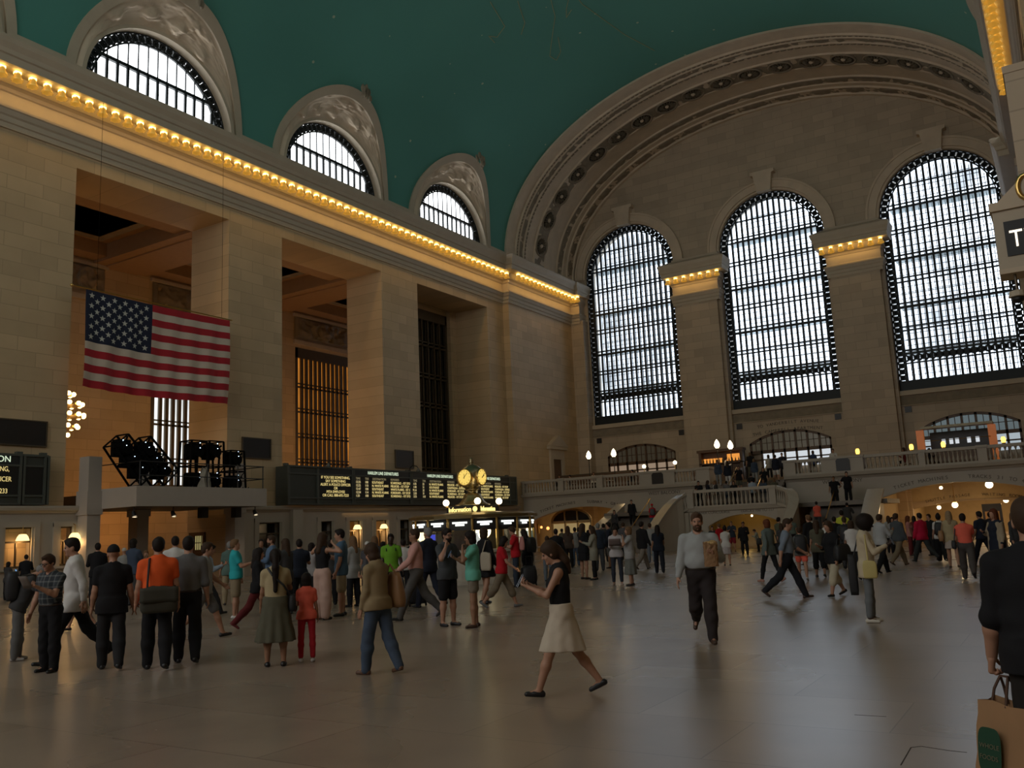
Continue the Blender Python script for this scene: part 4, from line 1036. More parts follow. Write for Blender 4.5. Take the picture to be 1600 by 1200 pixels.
# landing body with segmental arch
wall_holes('wall_landing', [(15.0, 0), (21.6, 0), (21.6, LZ), (15.0, LZ)], [seg_arch(19.1, 2.35, -.01, 1.4, .66)], 'y', LY0 + .25, .5, M_marble)
MB().box(9.4, 27.2, LY0 + .5, BY, LZ - .25, LZ).box(15.0, 21.6, LY0, LY0 + .5, LZ - .02, LZ + .02).build('floor_landing', M_step, kind='structure')
MB().extr([(LY0, 2.3), (LY0 - .1, 2.35), (LY0 - .16, 2.6), (LY0 + .2, 2.62), (LY0 + .2, 2.3)], 'x', 15.0, 21.6).build('trim_25', M_marble, kind='structure')
for x0, x1 in ((15.0, 15.5), (21.1, 21.6)): MB().box(x0, x1, LY0 + .5, BY, 0, LZ - .25).build('trim_25', M_marble, kind='structure')
balustrade((16.0, LY0), (20.75, LY0), LZ, 'long landing balustrade above the middle stair arch', 'landing balustrades', 18, 1.12)
balustrade((15.15, 52.85), (15.6, LY0), LZ - .3, 'curved landing balustrade turning down to the left stairs', 'landing balustrades', 4, 1.1, LZ)
balustrade((21.15, LY0), (21.95, 53.0), LZ, 'curved landing balustrade turning down to the right stairs', 'landing balustrades', 6, 1.12, LZ - .3)
MB().extr([(15.6, 53.05), (15.1, 52.7), (15.0, 53.2), (15.6, 53.6)], 'z', 0, 2.3).build('trim_25', M_marble, kind='structure'); MB().extr([(21.15, 53.05), (22.0, 52.85), (22.1, 53.3), (21.15, 53.6)], 'z', 0, 2.3).build('trim_25', M_marble, kind='structure')
pedestal(15.6, 16.0, 'left pedestal of the landing balustrade', y=LY0, z=LZ, h=1.13, d=.2); pedestal(20.75, 21.15, 'right pedestal of the landing balustrade', y=LY0, z=LZ, h=1.13, d=.2)
text('trim_23', 'LOWER CONCOURSE', .23, (17.1, LY0 - .005, 2.24), (1, 0, 0), (0, 0, 1), M_carve)['kind'] = 'structure'; text('trim_23', 'TRACKS 100 TO 117', .23, (19.9, LY0 - .005, 2.24), (1, 0, 0), (0, 0, 1), M_carve)['kind'] = 'structure'
flight('stair_flight', 15.55, 20.5, BY, 4.36, 10, .181, .30, 'short central stairs from the landing up to the balcony')
flight('stair_flight', 10.2, 14.2, 55.2, LZ, 14, .182, .33, 'left stairs descending from the landing to the hall floor')
flight('stair_flight', 22.75, 26.0, 55.2, LZ, 14, .182, .33, 'right stairs descending from the landing to the hall floor')
def parapet(name, pts, w0, label, curve=None):
    """sloping solid stone parapet with a smooth marble cap; pts = [(x, y, z_top)]"""
    t = thing(name, label, 'parapet', (pts[0][0], pts[0][1], 0), 'stair parapets')
    b = MB(); n = len(pts); rows = []
    for i, (x, y, z) in enumerate(pts):
        p = Vector((pts[min(i + 1, n - 1)][0] - pts[max(i - 1, 0)][0], pts[min(i + 1, n - 1)][1] - pts[max(i - 1, 0)][1], 0)).normalized(); s = Vector((p.y, -p.x, 0)) * w0
        rows.append([(x + s.x, y + s.y, 0), (x + s.x, y + s.y, z), (x - s.x, y - s.y, z), (x - s.x, y - s.y, 0)])
    for i in range(n - 1):
        for k in range(3): b.add([rows[i][k], rows[i][k + 1], rows[i + 1][k + 1], rows[i + 1][k]], [(0, 1, 2, 3)])
    b.add(rows[0], [(0, 1, 2, 3)]); b.add(rows[-1], [(0, 1, 2, 3)]); b.build('wall', M_marble, t)
    c = MB()
    for i in range(n - 1):
        q = []
        for r in (rows[i], rows[i + 1]):
            mx, my = (r[1][0] + r[2][0]) / 2, (r[1][1] + r[2][1]) / 2
            for sgn, idx in ((1, 1), (1, 2)): q.append((mx + (r[idx][0] - mx) * 1.35, my + (r[idx][1] - my) * 1.35, r[1][2]))
        up = [(a, b_, c_ + .13) for a, b_, c_ in q]
        c.add(q + up, [(4, 5, 7, 6), (0, 2, 6, 4), (1, 3, 7, 5), (0, 1, 5, 4), (2, 3, 7, 6), (0, 1, 3, 2)])
    c.build('cap', mat('polished_cap', (.46, .42, .36), .22, var=.06), t)
def slope(x, y0, z0, y1, z1, bow=0, n=8): return [(x + bow * (i / n) ** 2, y0 + (y1 - y0) * i / n, z0 + (z1 - z0) * i / n) for i in range(n + 1)]
parapet('stair_parapet', [(15.2, 52.9, 3.3), (14.95, 52.5, 3.08), (14.76, 52.0, 2.76), (14.6, 51.4, 2.34), (14.47, 50.8, 1.9), (14.35, 50.2, 1.42)], .24, 'sloping marble parapet right of the left stairs'); parapet('stair_parapet', slope(9.8, 55.6, 3.05, 51.0, 1.1, -.2), .26, 'sloping marble parapet left of the left stairs')
parapet('stair_parapet', [(21.9, 53.0, 3.3), (22.22, 52.7, 3.0), (22.4, 52.2, 2.6), (22.42, 51.6, 2.15), (22.36, 51.0, 1.7), (22.3, 50.4, 1.28)], .22, 'sloping marble parapet left of the right stairs'); parapet('stair_parapet', slope(26.5, 54.5, 3.02, 50.4, 1.05, .15), .34, 'sloping marble parapet right of the right stairs')
for x, lab in ((12.3, 'thin metal handrail in the middle of the left stairs'), (24.2, 'thin metal handrail in the middle of the right stairs')):
    t = thing('handrail', lab, 'handrail', (x, 52, 0), 'stair handrails'); MB().tube([(x, 54.9, LZ + .85), (x, 50.6, .95)], .03, 8).build('rail', M_brass, t)
    p = MB(); 
    for y, z in ((54.6, LZ - .2), (50.9, .1)): MB().tube([(x, y, z), (x, y, z + 1.05)], .025, 6).build('post', M_brass, t)
for x, lab in ((17.4, 'left thin handrail of the balcony steps'), (19.4, 'right thin handrail of the balcony steps')):
    t = thing('handrail', lab, 'handrail', (x, 56, 0), 'balcony step handrails'); MB().tube([(x, 57.85, 5.2), (x, 54.95, 3.45)], .03, 8).build('rail', M_brass, t); MB().tube([(x, 54.85, 2.55), (x, 54.85, 3.42)], .025, 6).build('post', M_brass, t)
# passages below: warm walls and lamps
M_amberwall = mat('passage_plaster', (.48, .38, .23), .7)
MB().box(15.5, 21.1, 57.6, 57.8, 0, 2.3).build('wall_ramp', M_amberwall, kind='structure')
lamp('ramp_glow', 'POINT', (18.3, 55.6, 1.95), 24, (1, .6, .14), .15)
def ceiling_globe(x, y, z, r, label, g='globe lamps of the right passage', e=26, c=(1, .66, .32)):
    t = thing('globe_lamp', label, 'lamp', (x, y, z), g); MB().ball((x, y, z), r, 12).build('globe', M_globe, t, smooth=True)
    MB().lathe([(r * .5, z + r * .8), (r * .8, z + r * .95), (r * .8, z + r * 1.2)], (x, y, 0), 10).build('fitting', M_brass, t); MB().tube([(x, y, z + r), (x, y, (2.3 if y < 57 else 4.1 if y < 68 else 3.6))], .02, 6).build('stem', M_brass, t)
    if e: lamp('globe_glow', 'POINT', (x, y - r - .12, z - .1), e, c, .12)
ceiling_globe(18.75, 55.8, 1.95, .07, 'tiny bulb glowing under the middle stair arch', e=0)
MB().box(8.8, 9.2, BY + .6, L, 0, 4.1).build('wall_passage', M_amberwall, kind='structure'); MB().box(0.56, .7, BY + .6, L, 0, 4.1).build('wall_passage', M_amberwall, kind='structure')
MB().box(.6, 9, L - .12, L - .02, 0, 4.1).build('wall_passage', M_amberwall, kind='structure')
t = thing('door_10', 'arched glazed passage screen', None, (3.2, 60.5, 0), kind='structure'); y = 60.5
f = MB(); f2 = MB()
for i in range(16):
    a0, a1 = PI * i / 16, PI * (i + 1) / 16; f.bar((3.2 + 1.7 * math.cos(a0), y, 2.2 + .92 * math.sin(a0)), (3.2 + 1.7 * math.cos(a1), y, 2.2 + .92 * math.sin(a1)), .06, .08)
    f2.add([(3.2, y + .03, 2.2), (3.2 + 1.65 * math.cos(a0), y + .03, 2.2 + .88 * math.sin(a0)), (3.2 + 1.65 * math.cos(a1), y + .03, 2.2 + .88 * math.sin(a1))], [(0, 1, 2)])
for x in (1.5, 2.65, 3.75, 4.9): f.box(x - .055, x + .055, y - .06, y + .06, 0, 2.2 if x in (1.5, 4.9) else 3.05)
f.box(1.5, 4.9, y - .06, y + .06, 2.12, 2.26); f.build('frame', mat('cream_frame', (.5, .38, .18), .5), t); f2.build('fanlight', M_glass_dark, t, recalc=False)
b = MB()
for x in (1.6, 2.75, 3.85): b.box(x, x + .95, y + .02, y + .04, 1.2, 2.05)
b.build('lit_pane', emis('door_pane', (1, .70, .30), .35), t)
for x, z, lab in ((6.6, 1.5, 'small warm lamp in the left passage'),): pass
lamp('passage_glow', 'AREA', (6.5, 64, 3.95), 170, (1, .64, .28), 3)
t = thing('wall_sconce', 'small red and amber lamp cluster by the left passage post', 'lamp', (1.2, BY + .9, 1.9)); MB().ball((1.5, BY + .9, 1.85), .1, 8).ball((1.9, BY + 1.2, 1.75), .13, 8).build('bulb', emis('red_amber', (1, .30, .08), 4), t); MB().box(1.2, 1.3, BY + .8, BY + 1, 1.4, 2.1).build('bracket', M_brass, t)
MB().box(25.4, 25.6, BY + .6, L, 0, 4.1).build('wall_passage', M_amberwall, kind='structure'); MB().box(W - .7, W - .5, BY + .6, 80, 0, 4.1).build('wall_passage', M_amberwall, kind='structure')
MB().box(25.4, W, L - .14, L - .02, 2.45, 4.1).build('wall_passage', M_amberwall, kind='structure')
MB().box(22, 38, 79.5, 80, 0, 4).build('wall_passage', M_amberwall, kind='structure'); MB().box(22, 38, L + .6, 80, 3.6, 3.9).build('ceiling_passage', M_amberwall, kind='structure')
MB().box(25.6, 25.8, L + .6, 80, 0, 3.6).build('wall_passage', M_amberwall, kind='structure')
for x, y, z, r, lab, e in ((31.9, 60.5, 3.15, .22, 'largest globe lamp hanging in the right passage', 60), (27.9, 70, 1.98, .14, 'leftmost small globe lamp deep in the right passage', 30), (29.3, 66.5, 2.08, .2, 'globe lamp below the passage lettering', 50), (32.2, 69, 2.25, .17, 'left globe of the pair deep in the right passage', 30), (32.9, 69, 2.28, .17, 'right globe of the pair deep in the right passage', 30), (29.4, 59.2, 3.1, .1, 'small ceiling bulb behind the right arch', 0)):
    ceiling_globe(x, y, z, r, lab, e=e)
lamp('passage_glow', 'AREA', (30.5, 74, 3.5), 260, (1, .66, .32), 4); lamp('passage_glow', 'AREA', (30.8, 63, 3.95), 130, (1, .66, .32), 3)
t = thing('kiosk_sign', 'dark tall sign stand in the right passage', 'sign', (31.4, 67, 0)); MB().box(30.85, 32.0, 66.9, 67.2, 0, 2.05).build('body', M_dark, t); MB().box(31.0, 31.85, 66.86, 66.9, .9, 1.55).build('poster', mat('poster', (.35, .2, .08), .6), t)

# balcony furnishings
def street_lamp(x, y, z1, label, r=.19):
    t = thing('post_lamp', label, 'lamp', (x, y, 4.36), 'post lamps on the balcony')
    MB().lathe([(.14, 0), (.14, .12), (.06, .2), (.035, .4), (.035, z1 - 4.36 - .3), (.08, z1 - 4.36 - .22), (.1, z1 - 4.36 - .16)], (x, y, 4.36), 10).build('post', M_black, t)
    MB().lathe([(.09, -.2), (r, -.05), (r * 1.0, .05), (r * .7, .24), (r * .3, .36), (.01, .42)], (x, y, z1), 14).build('globe', M_globe, t, smooth=True)
    lamp('post_glow', 'POINT', (x, y - .35, z1), 24, (1, .66, .3), .2)
street_lamp(5.64, 59.3, 6.95, 'left of the two teardrop post lamps on the left balcony'); street_lamp(7.72, 59.3, 6.95, 'right of the two teardrop post lamps on the left balcony')
street_lamp(15.65, 59.3, 6.9, 'taller of the two post lamps by the balcony bar'); street_lamp(16.4, 59.9, 6.8, 'right post lamp by the balcony bar')
for x, z, r, lab in ((8.9, 6.05, .15, 'left small globe lamp below the left arched door'), (11.4, 6.15, .15, 'right small globe lamp below the left arched door')):
    t = thing('table_lamp', lab, 'lamp', (x, 62, 4.36), 'small globe lamps of the balcony restaurant'); MB().ball((x, 62, z), r, 10).build('globe', M_globe, t, smooth=True); MB().lathe([(.12, 0), (.03, .06), (.03, z - 4.36 - .1)], (x, 62, 4.36), 8).build('post', M_brass, t)
for x, z, lab in ((23.6 + 1.5, 5.65, 'amber candle lamp left of the right balustrade'), (28.2, 5.7, 'amber candle lamp below the left bar pillar'), (29.95, 5.7, 'amber candle lamp below the bar centre'), (33.1, 5.72, 'amber candle lamp right of the bar')):
    t = thing('candle_lamp', lab, 'lamp', (x, 57.9, 5.36), 'amber candle lamps on the right balcony rail'); MB().lathe([(.09, 0), (.12, .1), (.12, .24), (.08, .34)], (x, 57.9, 5.43), 10).build('shade', emis('candle_amber', (1, .55, .08), 5), t, smooth=True); MB().lathe([(.1, -.07), (.1, 0)], (x, 57.9, 5.43), 8).build('foot', M_brass, t)
def shelf_bar():
    t = thing('back_bar', 'wooden back bar shelf with lit bottles between the left and middle doors', 'bar', (13.2, 64, 4.36)); 
    b = MB(); b.box(12.2, 15.6, 65.4, 65.6, 4.36, 6.9).box(12.1, 15.7, 64.8, 65.6, 6.9, 7.1).box(12.2, 12.4, 64.9, 65.6, 4.36, 6.9).box(15.4, 15.6, 64.9, 65.6, 4.36, 6.9).box(12.2, 15.6, 64.9, 65.5, 6.0, 6.08).box(12.0, 15.8, 63.6, 64.1, 4.36, 5.5); b.build('cabinet', M_wood, t)
    b = MB(); b.box(12.45, 13.9, 65.3, 65.38, 6.1, 6.45).box(14.3, 15.3, 65.3, 65.38, 6.2, 6.7); b.build('lit_shelf', emis('bar_glow', (1, .38, .07), 1.1), t)
    for k in range(12):
        x = 12.5 + k * .25; MB().lathe([(.05, 0), (.05, .22), (.02, .28), (.02, .36)], (x, 65.1, 6.08), 6).build('bottle', mat('bottle_%d' % (k % 3), [(.02, .08, .03), (.1, .03, .01), (.2, .2, .18)][k % 3], .15), t)
shelf_bar()
def canopy_bar():
    t = thing('bar_counter', 'balcony bar with a flat canopy between two amber glass pillars', 'bar', (30, 63, 4.36))
    for x in (28.15, 32.3): MB().box(x - .22, x + .22, 62.6, 63.0, 4.36, 6.95).build('amber_pillar', mat('amber_glass', (.35, .08, .01), .3, emit=(1, .25, .02), es=.22, scale=2, var=.5), t)
    MB().box(28.2, 32.4, 62.4, 63.4, 7.0, 7.15).build('canopy', mat('canopy_cream', (.5, .46, .34), .5), t)
    MB().box(28.2, 32.2, 62.5, 63, 4.36, 5.6).build('counter', M_wood, t); MB().box(28.5, 32, 64.6, 64.7, 4.36, 6.9).build('back_panel', M_dark, t)
    for x in (29.2, 29.65, 30.0, 30.7, 31.2): MB().box(x, x + .22, 64.5, 64.58, 6.05, 6.4).build('screen', emis('bar_screen', (.9, .95, 1), .9), t)
    MB().tube([(28.4, 62.45, 6.2), (32.2, 62.45, 6.2)], .02, 6).build('rail', M_brass, t)
canopy_bar()
for i, x in enumerate((2.2, 3.4, 5.0, 6.6, 9.6)):
    t = thing('cafe_table', 'small round restaurant table on the left balcony, number %s from the corner' % ('one', 'two', 'three', 'four', 'five')[i], 'table', (x, 60.6, 4.36), 'balcony restaurant tables')
    MB().lathe([(.42, .72), (.42, .76)], (x, 60.6, 4.36), 16).build('top', M_white, t); MB().lathe([(.25, 0), (.04, .05), (.04, .72)], (x, 60.6, 4.36), 8).build('pedestal', M_black, t)
t = thing('wooden_screen', 'long low wooden screen along the left balcony wall', 'screen', (5, 61.9, 4.36)); MB().box(1.6, 8.2, 61.9, 62.0, 4.36, 5.75).build('panel', M_wood, t); MB().box(1.5, 8.3, 61.85, 62.05, 5.75, 5.85).build('rail', M_bronze, t)

# ---------------------------------------------------------------- right picture edge: pylon, track sign, lamp
MB().box(35.95, 37.2, 19.0, 22.5, 0, 10.1).box(35.93, 37.2, 18.98, 22.55, 10.1, 10.25).build('trim_30', M_wallE, kind='structure')
def track_sign():
    y = 16.0; t = thing('track_sign', 'stone framed lit track sign box at the right picture edge', 'sign', (36.2, y, 5.4))
    MB().box(35.52, 37.0, y, y + .5, 5.46, 6.48).build('box', M_trim, t)
    b = MB(); b.box(35.49, 37.1, y - .05, y + .55, 6.46, 6.60); b.build('cornice', M_plaster, t); MB().box(35.51, 37.05, y - .03, y + .5, 5.40, 5.48).build('base_moulding', M_plaster, t); MB().extr([(35.62, 6.6), (37.0, 6.6), (36.3, 7.2)], 'y', y - .05, y + .4).build('pediment', M_plaster, t)
    MB().box(35.66, 36.9, y - .02, y, 5.68, 6.26).build('panel', M_black, t); text('sign_text', 'TRACKS', .40, (35.72, y - .03, 5.94), (1, 0, 0), (0, 0, 1), emis('sign_white', (1, .86, .66), 2.4), t, align='LEFT', sx=.8)
    b = MB(); b.tube([(36.05 + .12 * math.cos(a), y - .06, 6.76 + .2 * math.sin(a)) for a in [2 * PI * k / 16 for k in range(17)]], .04, 8); b.build('wreath', M_brass, t, smooth=True)
track_sign()
t = thing('dome_camera', 'small dome camera hanging below the track sign', 'camera', (35.72, 16.1, 5.06))
MB().tube([(35.72, 16.1, 5.42), (35.72, 16.1, 5.1)], .02, 6).build('stem', M_bronze, t); MB().lathe([(.02, .08), (.12, .05), (.13, -.04), (.1, -.05)], (35.72, 16.1, 5.06), 14).build('housing', M_trim, t); MB().lathe([(.1, -.05), (.08, -.11), (.01, -.15)], (35.72, 16.1, 5.06), 12).build('dome', M_black, t, smooth=True)
# painted constellation outlines on the vault
def vline(pts):
    P = []
    for (y0, d0), (y1, d1) in zip(pts, pts[1:]):
        for k in range(6): x, z = vpt(math.radians(d0 + (d1 - d0) * k / 6), .02); P.append((x, y0 + (y1 - y0) * k / 6, z))
    return P
b = MB()
for pts in ([(42, 62), (44.5, 60), (44.8, 57), (44.2, 56), (45.2, 55.6)], [(43.4, 66), (45.4, 63.5), (46.2, 60.5)], [(44.2, 72), (46.6, 69), (48.6, 64), (49.6, 61.5), (50.4, 61.8), (49.9, 64), (48.2, 66.5)], [(42, 76), (47, 75), (52, 77), (56, 80)], [(45, 76), (46.5, 72), (47.3, 70.5), (46.8, 73)]):
    b.tube(vline(pts), .03, 4)
b.build('ceiling_outline', mat('faded_gold', (.30, .36, .22), .7), kind='structure')
# cracks in the floor slabs near the camera
b = MB()
for pts in ([(34.87, 6.59), (34.86, 7.1), (34.92, 7.16), (35.11, 7.1), (35.22, 7.09)], [(34.28, 8.07), (34.53, 8.08)]):
    for (x0, y0), (x1, y1) in zip(pts, pts[1:]): b.bar((x0, y0, .0005), (x1, y1, .0005), .004, .001)
b.build('floor_crack', mat('crack', (.05, .04, .03), .9), kind='structure')
# ---------------------------------------------------------------- people: figures grown as smooth implicit surfaces
class Field:
    def __init__(s, lo, hi, h):
        s.h = h; s.lo = np.array(lo, float); n = np.ceil((np.array(hi) - s.lo) / h).astype(int) + 2
        s.ax = [s.lo[i] + h * np.arange(n[i]) for i in range(3)]; s.d = np.full(tuple(n), .5, np.float32)
    def sub(s, lo, hi):
        sl = []
        for i in range(3):
            a = max(0, int((lo[i] - s.lo[i]) / s.h)); b = min(len(s.ax[i]), int((hi[i] - s.lo[i]) / s.h) + 2)
            if b <= a: return None
            sl.append(slice(a, b))
        return tuple(sl)
    def _mix(s, sl, v, k):
        o = s.d[sl]
        if k > 0:
            hh = np.maximum(k - np.abs(o - v), 0) / k; s.d[sl] = np.minimum(o, v) - hh * hh * k * .25
        else: s.d[sl] = np.minimum(o, v)
    def cap(s, a, b, ra, rb, k=.03, fl=(1, 1, 1)):
        a, b = np.array(a, float), np.array(b, float); m = max(ra, rb) + max(k, 2 * s.h) + .03
        sl = s.sub(np.minimum(a, b) - m, np.maximum(a, b) + m)
        if sl is None: return
        X = (s.ax[0][sl[0]] - a[0])[:, None, None]; Y = (s.ax[1][sl[1]] - a[1])[None, :, None]; Z = (s.ax[2][sl[2]] - a[2])[None, None, :]
        d = b - a; L2 = max(1e-9, d @ d); t = np.clip((X * d[0] + Y * d[1] + Z * d[2]) / L2, 0, 1)
        s._mix(sl, np.sqrt((X - t * d[0]) ** 2 + (Y - t * d[1]) ** 2 + (Z - t * d[2]) ** 2) - (ra + t * (rb - ra)), k)
    def ell(s, c, r, k=.03, Rm=None):
        c, r = np.array(c, float), np.array(r, float); m = max(r) + max(k, 2 * s.h) + .03
        sl = s.sub(c - m, c + m)
        if sl is None: return
        X = (s.ax[0][sl[0]] - c[0])[:, None, None]; Y = (s.ax[1][sl[1]] - c[1])[None, :, None]; Z = (s.ax[2][sl[2]] - c[2])[None, None, :]
        if Rm is not None:
            A = [X * Rm[0][i] + Y * Rm[1][i] + Z * Rm[2][i] for i in range(3)]
        else: A = [X, Y, Z]
        k0 = np.sqrt((A[0] / r[0]) ** 2 + (A[1] / r[1]) ** 2 + (A[2] / r[2]) ** 2)
        k1 = np.sqrt((A[0] / r[0] ** 2) ** 2 + (A[1] / r[1] ** 2) ** 2 + (A[2] / r[2] ** 2) ** 2) + 1e-6
        s._mix(sl, np.clip(k0 * (k0 - 1) / k1, -.5, .5), k)
    def plane(s, p, n):
        """keep the side the normal points away from"""
        s.d = np.maximum(s.d, ((s.ax[0] - p[0])[:, None, None] * n[0] + (s.ax[1] - p[1])[None, :, None] * n[1] + (s.ax[2] - p[2])[None, None, :] * n[2]).astype(np.float32))
    def carve(s, o): s.d = np.maximum(s.d, -o.d)
    def like(s): o = Field.__new__(Field); o.h, o.lo, o.ax = s.h, s.lo, s.ax; o.d = np.full(s.d.shape, .5, np.float32); return o
    def cone(s, z0, z1, c0, c1, r0, r1, fold=0, k=.02):
        X = s.ax[0][:, None, None]; Y = s.ax[1][None, :, None]; Z = s.ax[2][None, None, :]; t = np.clip((Z - z0) / (z1 - z0), 0, 1)
        cx, cy = c0[0] + t * (c1[0] - c0[0]), c0[1] + t * (c1[1] - c0[1]); rx, ry = r0[0] + t * (r1[0] - r0[0]), r0[1] + t * (r1[1] - r0[1])
        a = np.arctan2(Y - cy, X - cx); f = 1 + fold * (1 - t) * np.sin(a * 9)
        d = (np.sqrt(((X - cx) / (rx * f)) ** 2 + ((Y - cy) / (ry * f)) ** 2) - 1) * np.minimum(rx, ry)
        d = np.maximum(d, np.maximum(z0 - Z, Z - z1)); s._mix((slice(None),) * 3, np.clip(d, -.5, .5).astype(np.float32), k)
    def mesh(s, wr=0):
        d = s.d
        if wr:
            X = s.ax[0][:, None, None]; Y = s.ax[1][None, :, None]; Z = s.ax[2][None, None, :]
            d = d + wr * (np.sin(31 * Z + 13 * X + 2 * np.sin(17 * Y)) * np.sin(23 * X + 19 * Y + 7 * Z)).astype(np.float32)
        neg = d < 0; n = d.shape
        cnt = np.zeros((n[0] - 1, n[1] - 1, n[2] - 1), np.int8)
        for i in (0, 1):
            for j in (0, 1):
                for k in (0, 1): cnt += neg[i:n[0] - 1 + i, j:n[1] - 1 + j, k:n[2] - 1 + k]
        act = (cnt > 0) & (cnt < 8); I, J, K_ = np.nonzero(act)
        if len(I) == 0: return np.zeros((0, 3)), np.zeros((0, 4), int)
        idx = np.full(act.shape, -1, np.int64); idx[I, J, K_] = np.arange(len(I))
        acc = np.zeros((len(I), 3)); num = np.zeros(len(I))
        co = [(i, j, k) for i in (0, 1) for j in (0, 1) for k in (0, 1)]
        for a in range(8):
            for b in range(a + 1, 8):
                p, q = co[a], co[b]
                if sum(abs(p[i] - q[i]) for i in range(3)) != 1: continue
                va = d[I + p[0], J + p[1], K_ + p[2]]; vb = d[I + q[0], J + q[1], K_ + q[2]]; m = (va < 0) != (vb < 0)
                t = np.where(m, va / np.where(va == vb, 1, va - vb), 0)
                for ax in range(3): acc[:, ax] += np.where(m, p[ax] + t * (q[ax] - p[ax]), 0)
                num += m
        v = (np.stack([I, J, K_], 1) + acc / num[:, None]) * s.h + s.lo; F = []
        for ax in range(3):
            o = [(0, 0, 0)] * 4; e1 = [0, 0, 0]; e1[(ax + 1) % 3] = 1; e2 = [0, 0, 0]; e2[(ax + 2) % 3] = 1
            sl0 = [slice(1, n[i] - 1) for i in range(3)]; sl0[ax] = slice(0, n[ax] - 1); sl1 = list(sl0); sl1[ax] = slice(1, n[ax])
            A, B = neg[tuple(sl0)], neg[tuple(sl1)]; g = np.argwhere(A != B); off = [0 if i == ax else 1 for i in range(3)]; fl = A[A != B]
            c = g + np.array(off); e1, e2 = np.array(e1), np.array(e2)
            q = [c - e1 - e2, c - e2, c, c - e1]; f = np.stack([idx[t[:, 0], t[:, 1], t[:, 2]] for t in q], 1)
            f = np.where(fl[:, None], f, f[:, ::-1]); F.append(f[(f >= 0).all(1)])
        return v, np.concatenate(F)
def np_obj(name, parts, m, parent, scale=1.0):
    vs, fs, o = [], [], 0
    for v, f in parts:
        if len(v): vs.append(v * scale); fs.append(f + o); o += len(v)
    if not vs: return None
    v, f = np.concatenate(vs), np.concatenate(fs); me = bpy.data.meshes.new(name)
    me.vertices.add(len(v)); me.vertices.foreach_set('co', v.astype(np.float32).ravel()); me.loops.add(f.size); me.loops.foreach_set('vertex_index', f.ravel().astype(np.int32))
    me.polygons.add(len(f)); me.polygons.foreach_set('loop_start', np.arange(0, f.size, 4, dtype=np.int32)); me.polygons.foreach_set('use_smooth', np.ones(len(f), bool))
    me.update(calc_edges=True); me.validate(); me.materials.append(m)
    o = bpy.data.objects.new(name, me); C.objects.link(o); o.parent = parent; return o
SKIN = {'l': mat('skin_light', (.42, .225, .145), .55, var=.06, scale=8), 'm': mat('skin_tan', (.30, .155, .09), .55, var=.06, scale=8), 'd': mat('skin_dark', (.055, .028, .018), .5, var=.06, scale=8)}
def cloth(col):
    if col == 'plaid':
        if 'plaid' in MATS: return MATS['plaid']
        m, nt, b = newmat('plaid_cloth'); g = N(nt, 'ShaderNodeTexCoord'); prev = None
        for ax in (0, 2):
            sx = N(nt, 'ShaderNodeSeparateXYZ'); nt.links.new(g.outputs['Object'], sx.inputs[0]); mu = N(nt, 'ShaderNodeMath', operation='MULTIPLY'); mu.inputs[1].default_value = 13; nt.links.new(sx.outputs[ax], mu.inputs[0])
            fr = N(nt, 'ShaderNodeMath', operation='FRACT'); nt.links.new(mu.outputs[0], fr.inputs[0]); lt = N(nt, 'ShaderNodeMath', operation='LESS_THAN'); lt.inputs[1].default_value = .22; nt.links.new(fr.outputs[0], lt.inputs[0])
            if prev: ad = N(nt, 'ShaderNodeMath', operation='ADD'); nt.links.new(prev.outputs[0], ad.inputs[0]); nt.links.new(lt.outputs[0], ad.inputs[1]); prev = ad
            else: prev = lt
        hf = N(nt, 'ShaderNodeMath', operation='MULTIPLY'); hf.inputs[1].default_value = .5; nt.links.new(prev.outputs[0], hf.inputs[0])
        mx = N(nt, 'ShaderNodeMix', data_type='RGBA'); mx.inputs['A'].default_value = (.022, .028, .036, 1); mx.inputs['B'].default_value = (.16, .17, .17, 1); nt.links.new(hf.outputs[0], mx.inputs['Factor']); nt.links.new(mx.outputs['Result'], b.inputs['Base Color']); b.inputs['Roughness'].default_value = .85
        MATS['plaid'] = m; return m
    if isinstance(col, str): col = (.36, .29, .20)
    return mat('cloth_%d_%d_%d' % tuple(int(c * 1000) for c in col), col, .85, var=.12, scale=7, spec=.25)
def hairmat(c): return mat('hair_%d_%d' % (int(c[0] * 1000), int(c[1] * 1000)), c, .65, var=.3, scale=30, spec=.2)
def shoemat(c): return mat('shoe_%d_%d_%d' % tuple(int(x * 1000) for x in c), c, .4, var=.1)
LEGS = {'stand': ((2, 2, .10), (-1, 3, .10)), 'walk': ((20, 6, .06), (-16, 18, .06)), 'walks': ((12, 6, .08), (-11, 14, .08)), 'wide': ((27, 8, .04), (-24, 20, .04)), 'widew': ((24, 4, .04), (-27, 22, .04)), 'walkw': ((22, 3, .03), (-20, 16, .03)), 'front': ((8, 2, .02), (-14, 46, .06)), 'sit': ((82, 84, .12), (80, 86, .12))}
ARMS = {'d': (4, 9, 14, 0), 'b': (-24, 9, 16, 0), 'f': (26, 8, 28, .1), 'p': (28, 8, 88, .42), 'r': (70, 62, 132, .3), 'h': (30, 6, 76, .2), 's': (24, 22, 146, -.1), 'c': (8, 16, 100, .38), 'e': (46, 26, 138, .2), 'k': (-16, 36, 84, .5), 'o': (72, 24, 20, 0)}
def rotx(v, a, o): c, s = math.cos(a), math.sin(a); y, z = v[1] - o[1], v[2] - o[2]; return np.array([v[0], o[1] + y * c + z * s, o[2] - y * s + z * c])
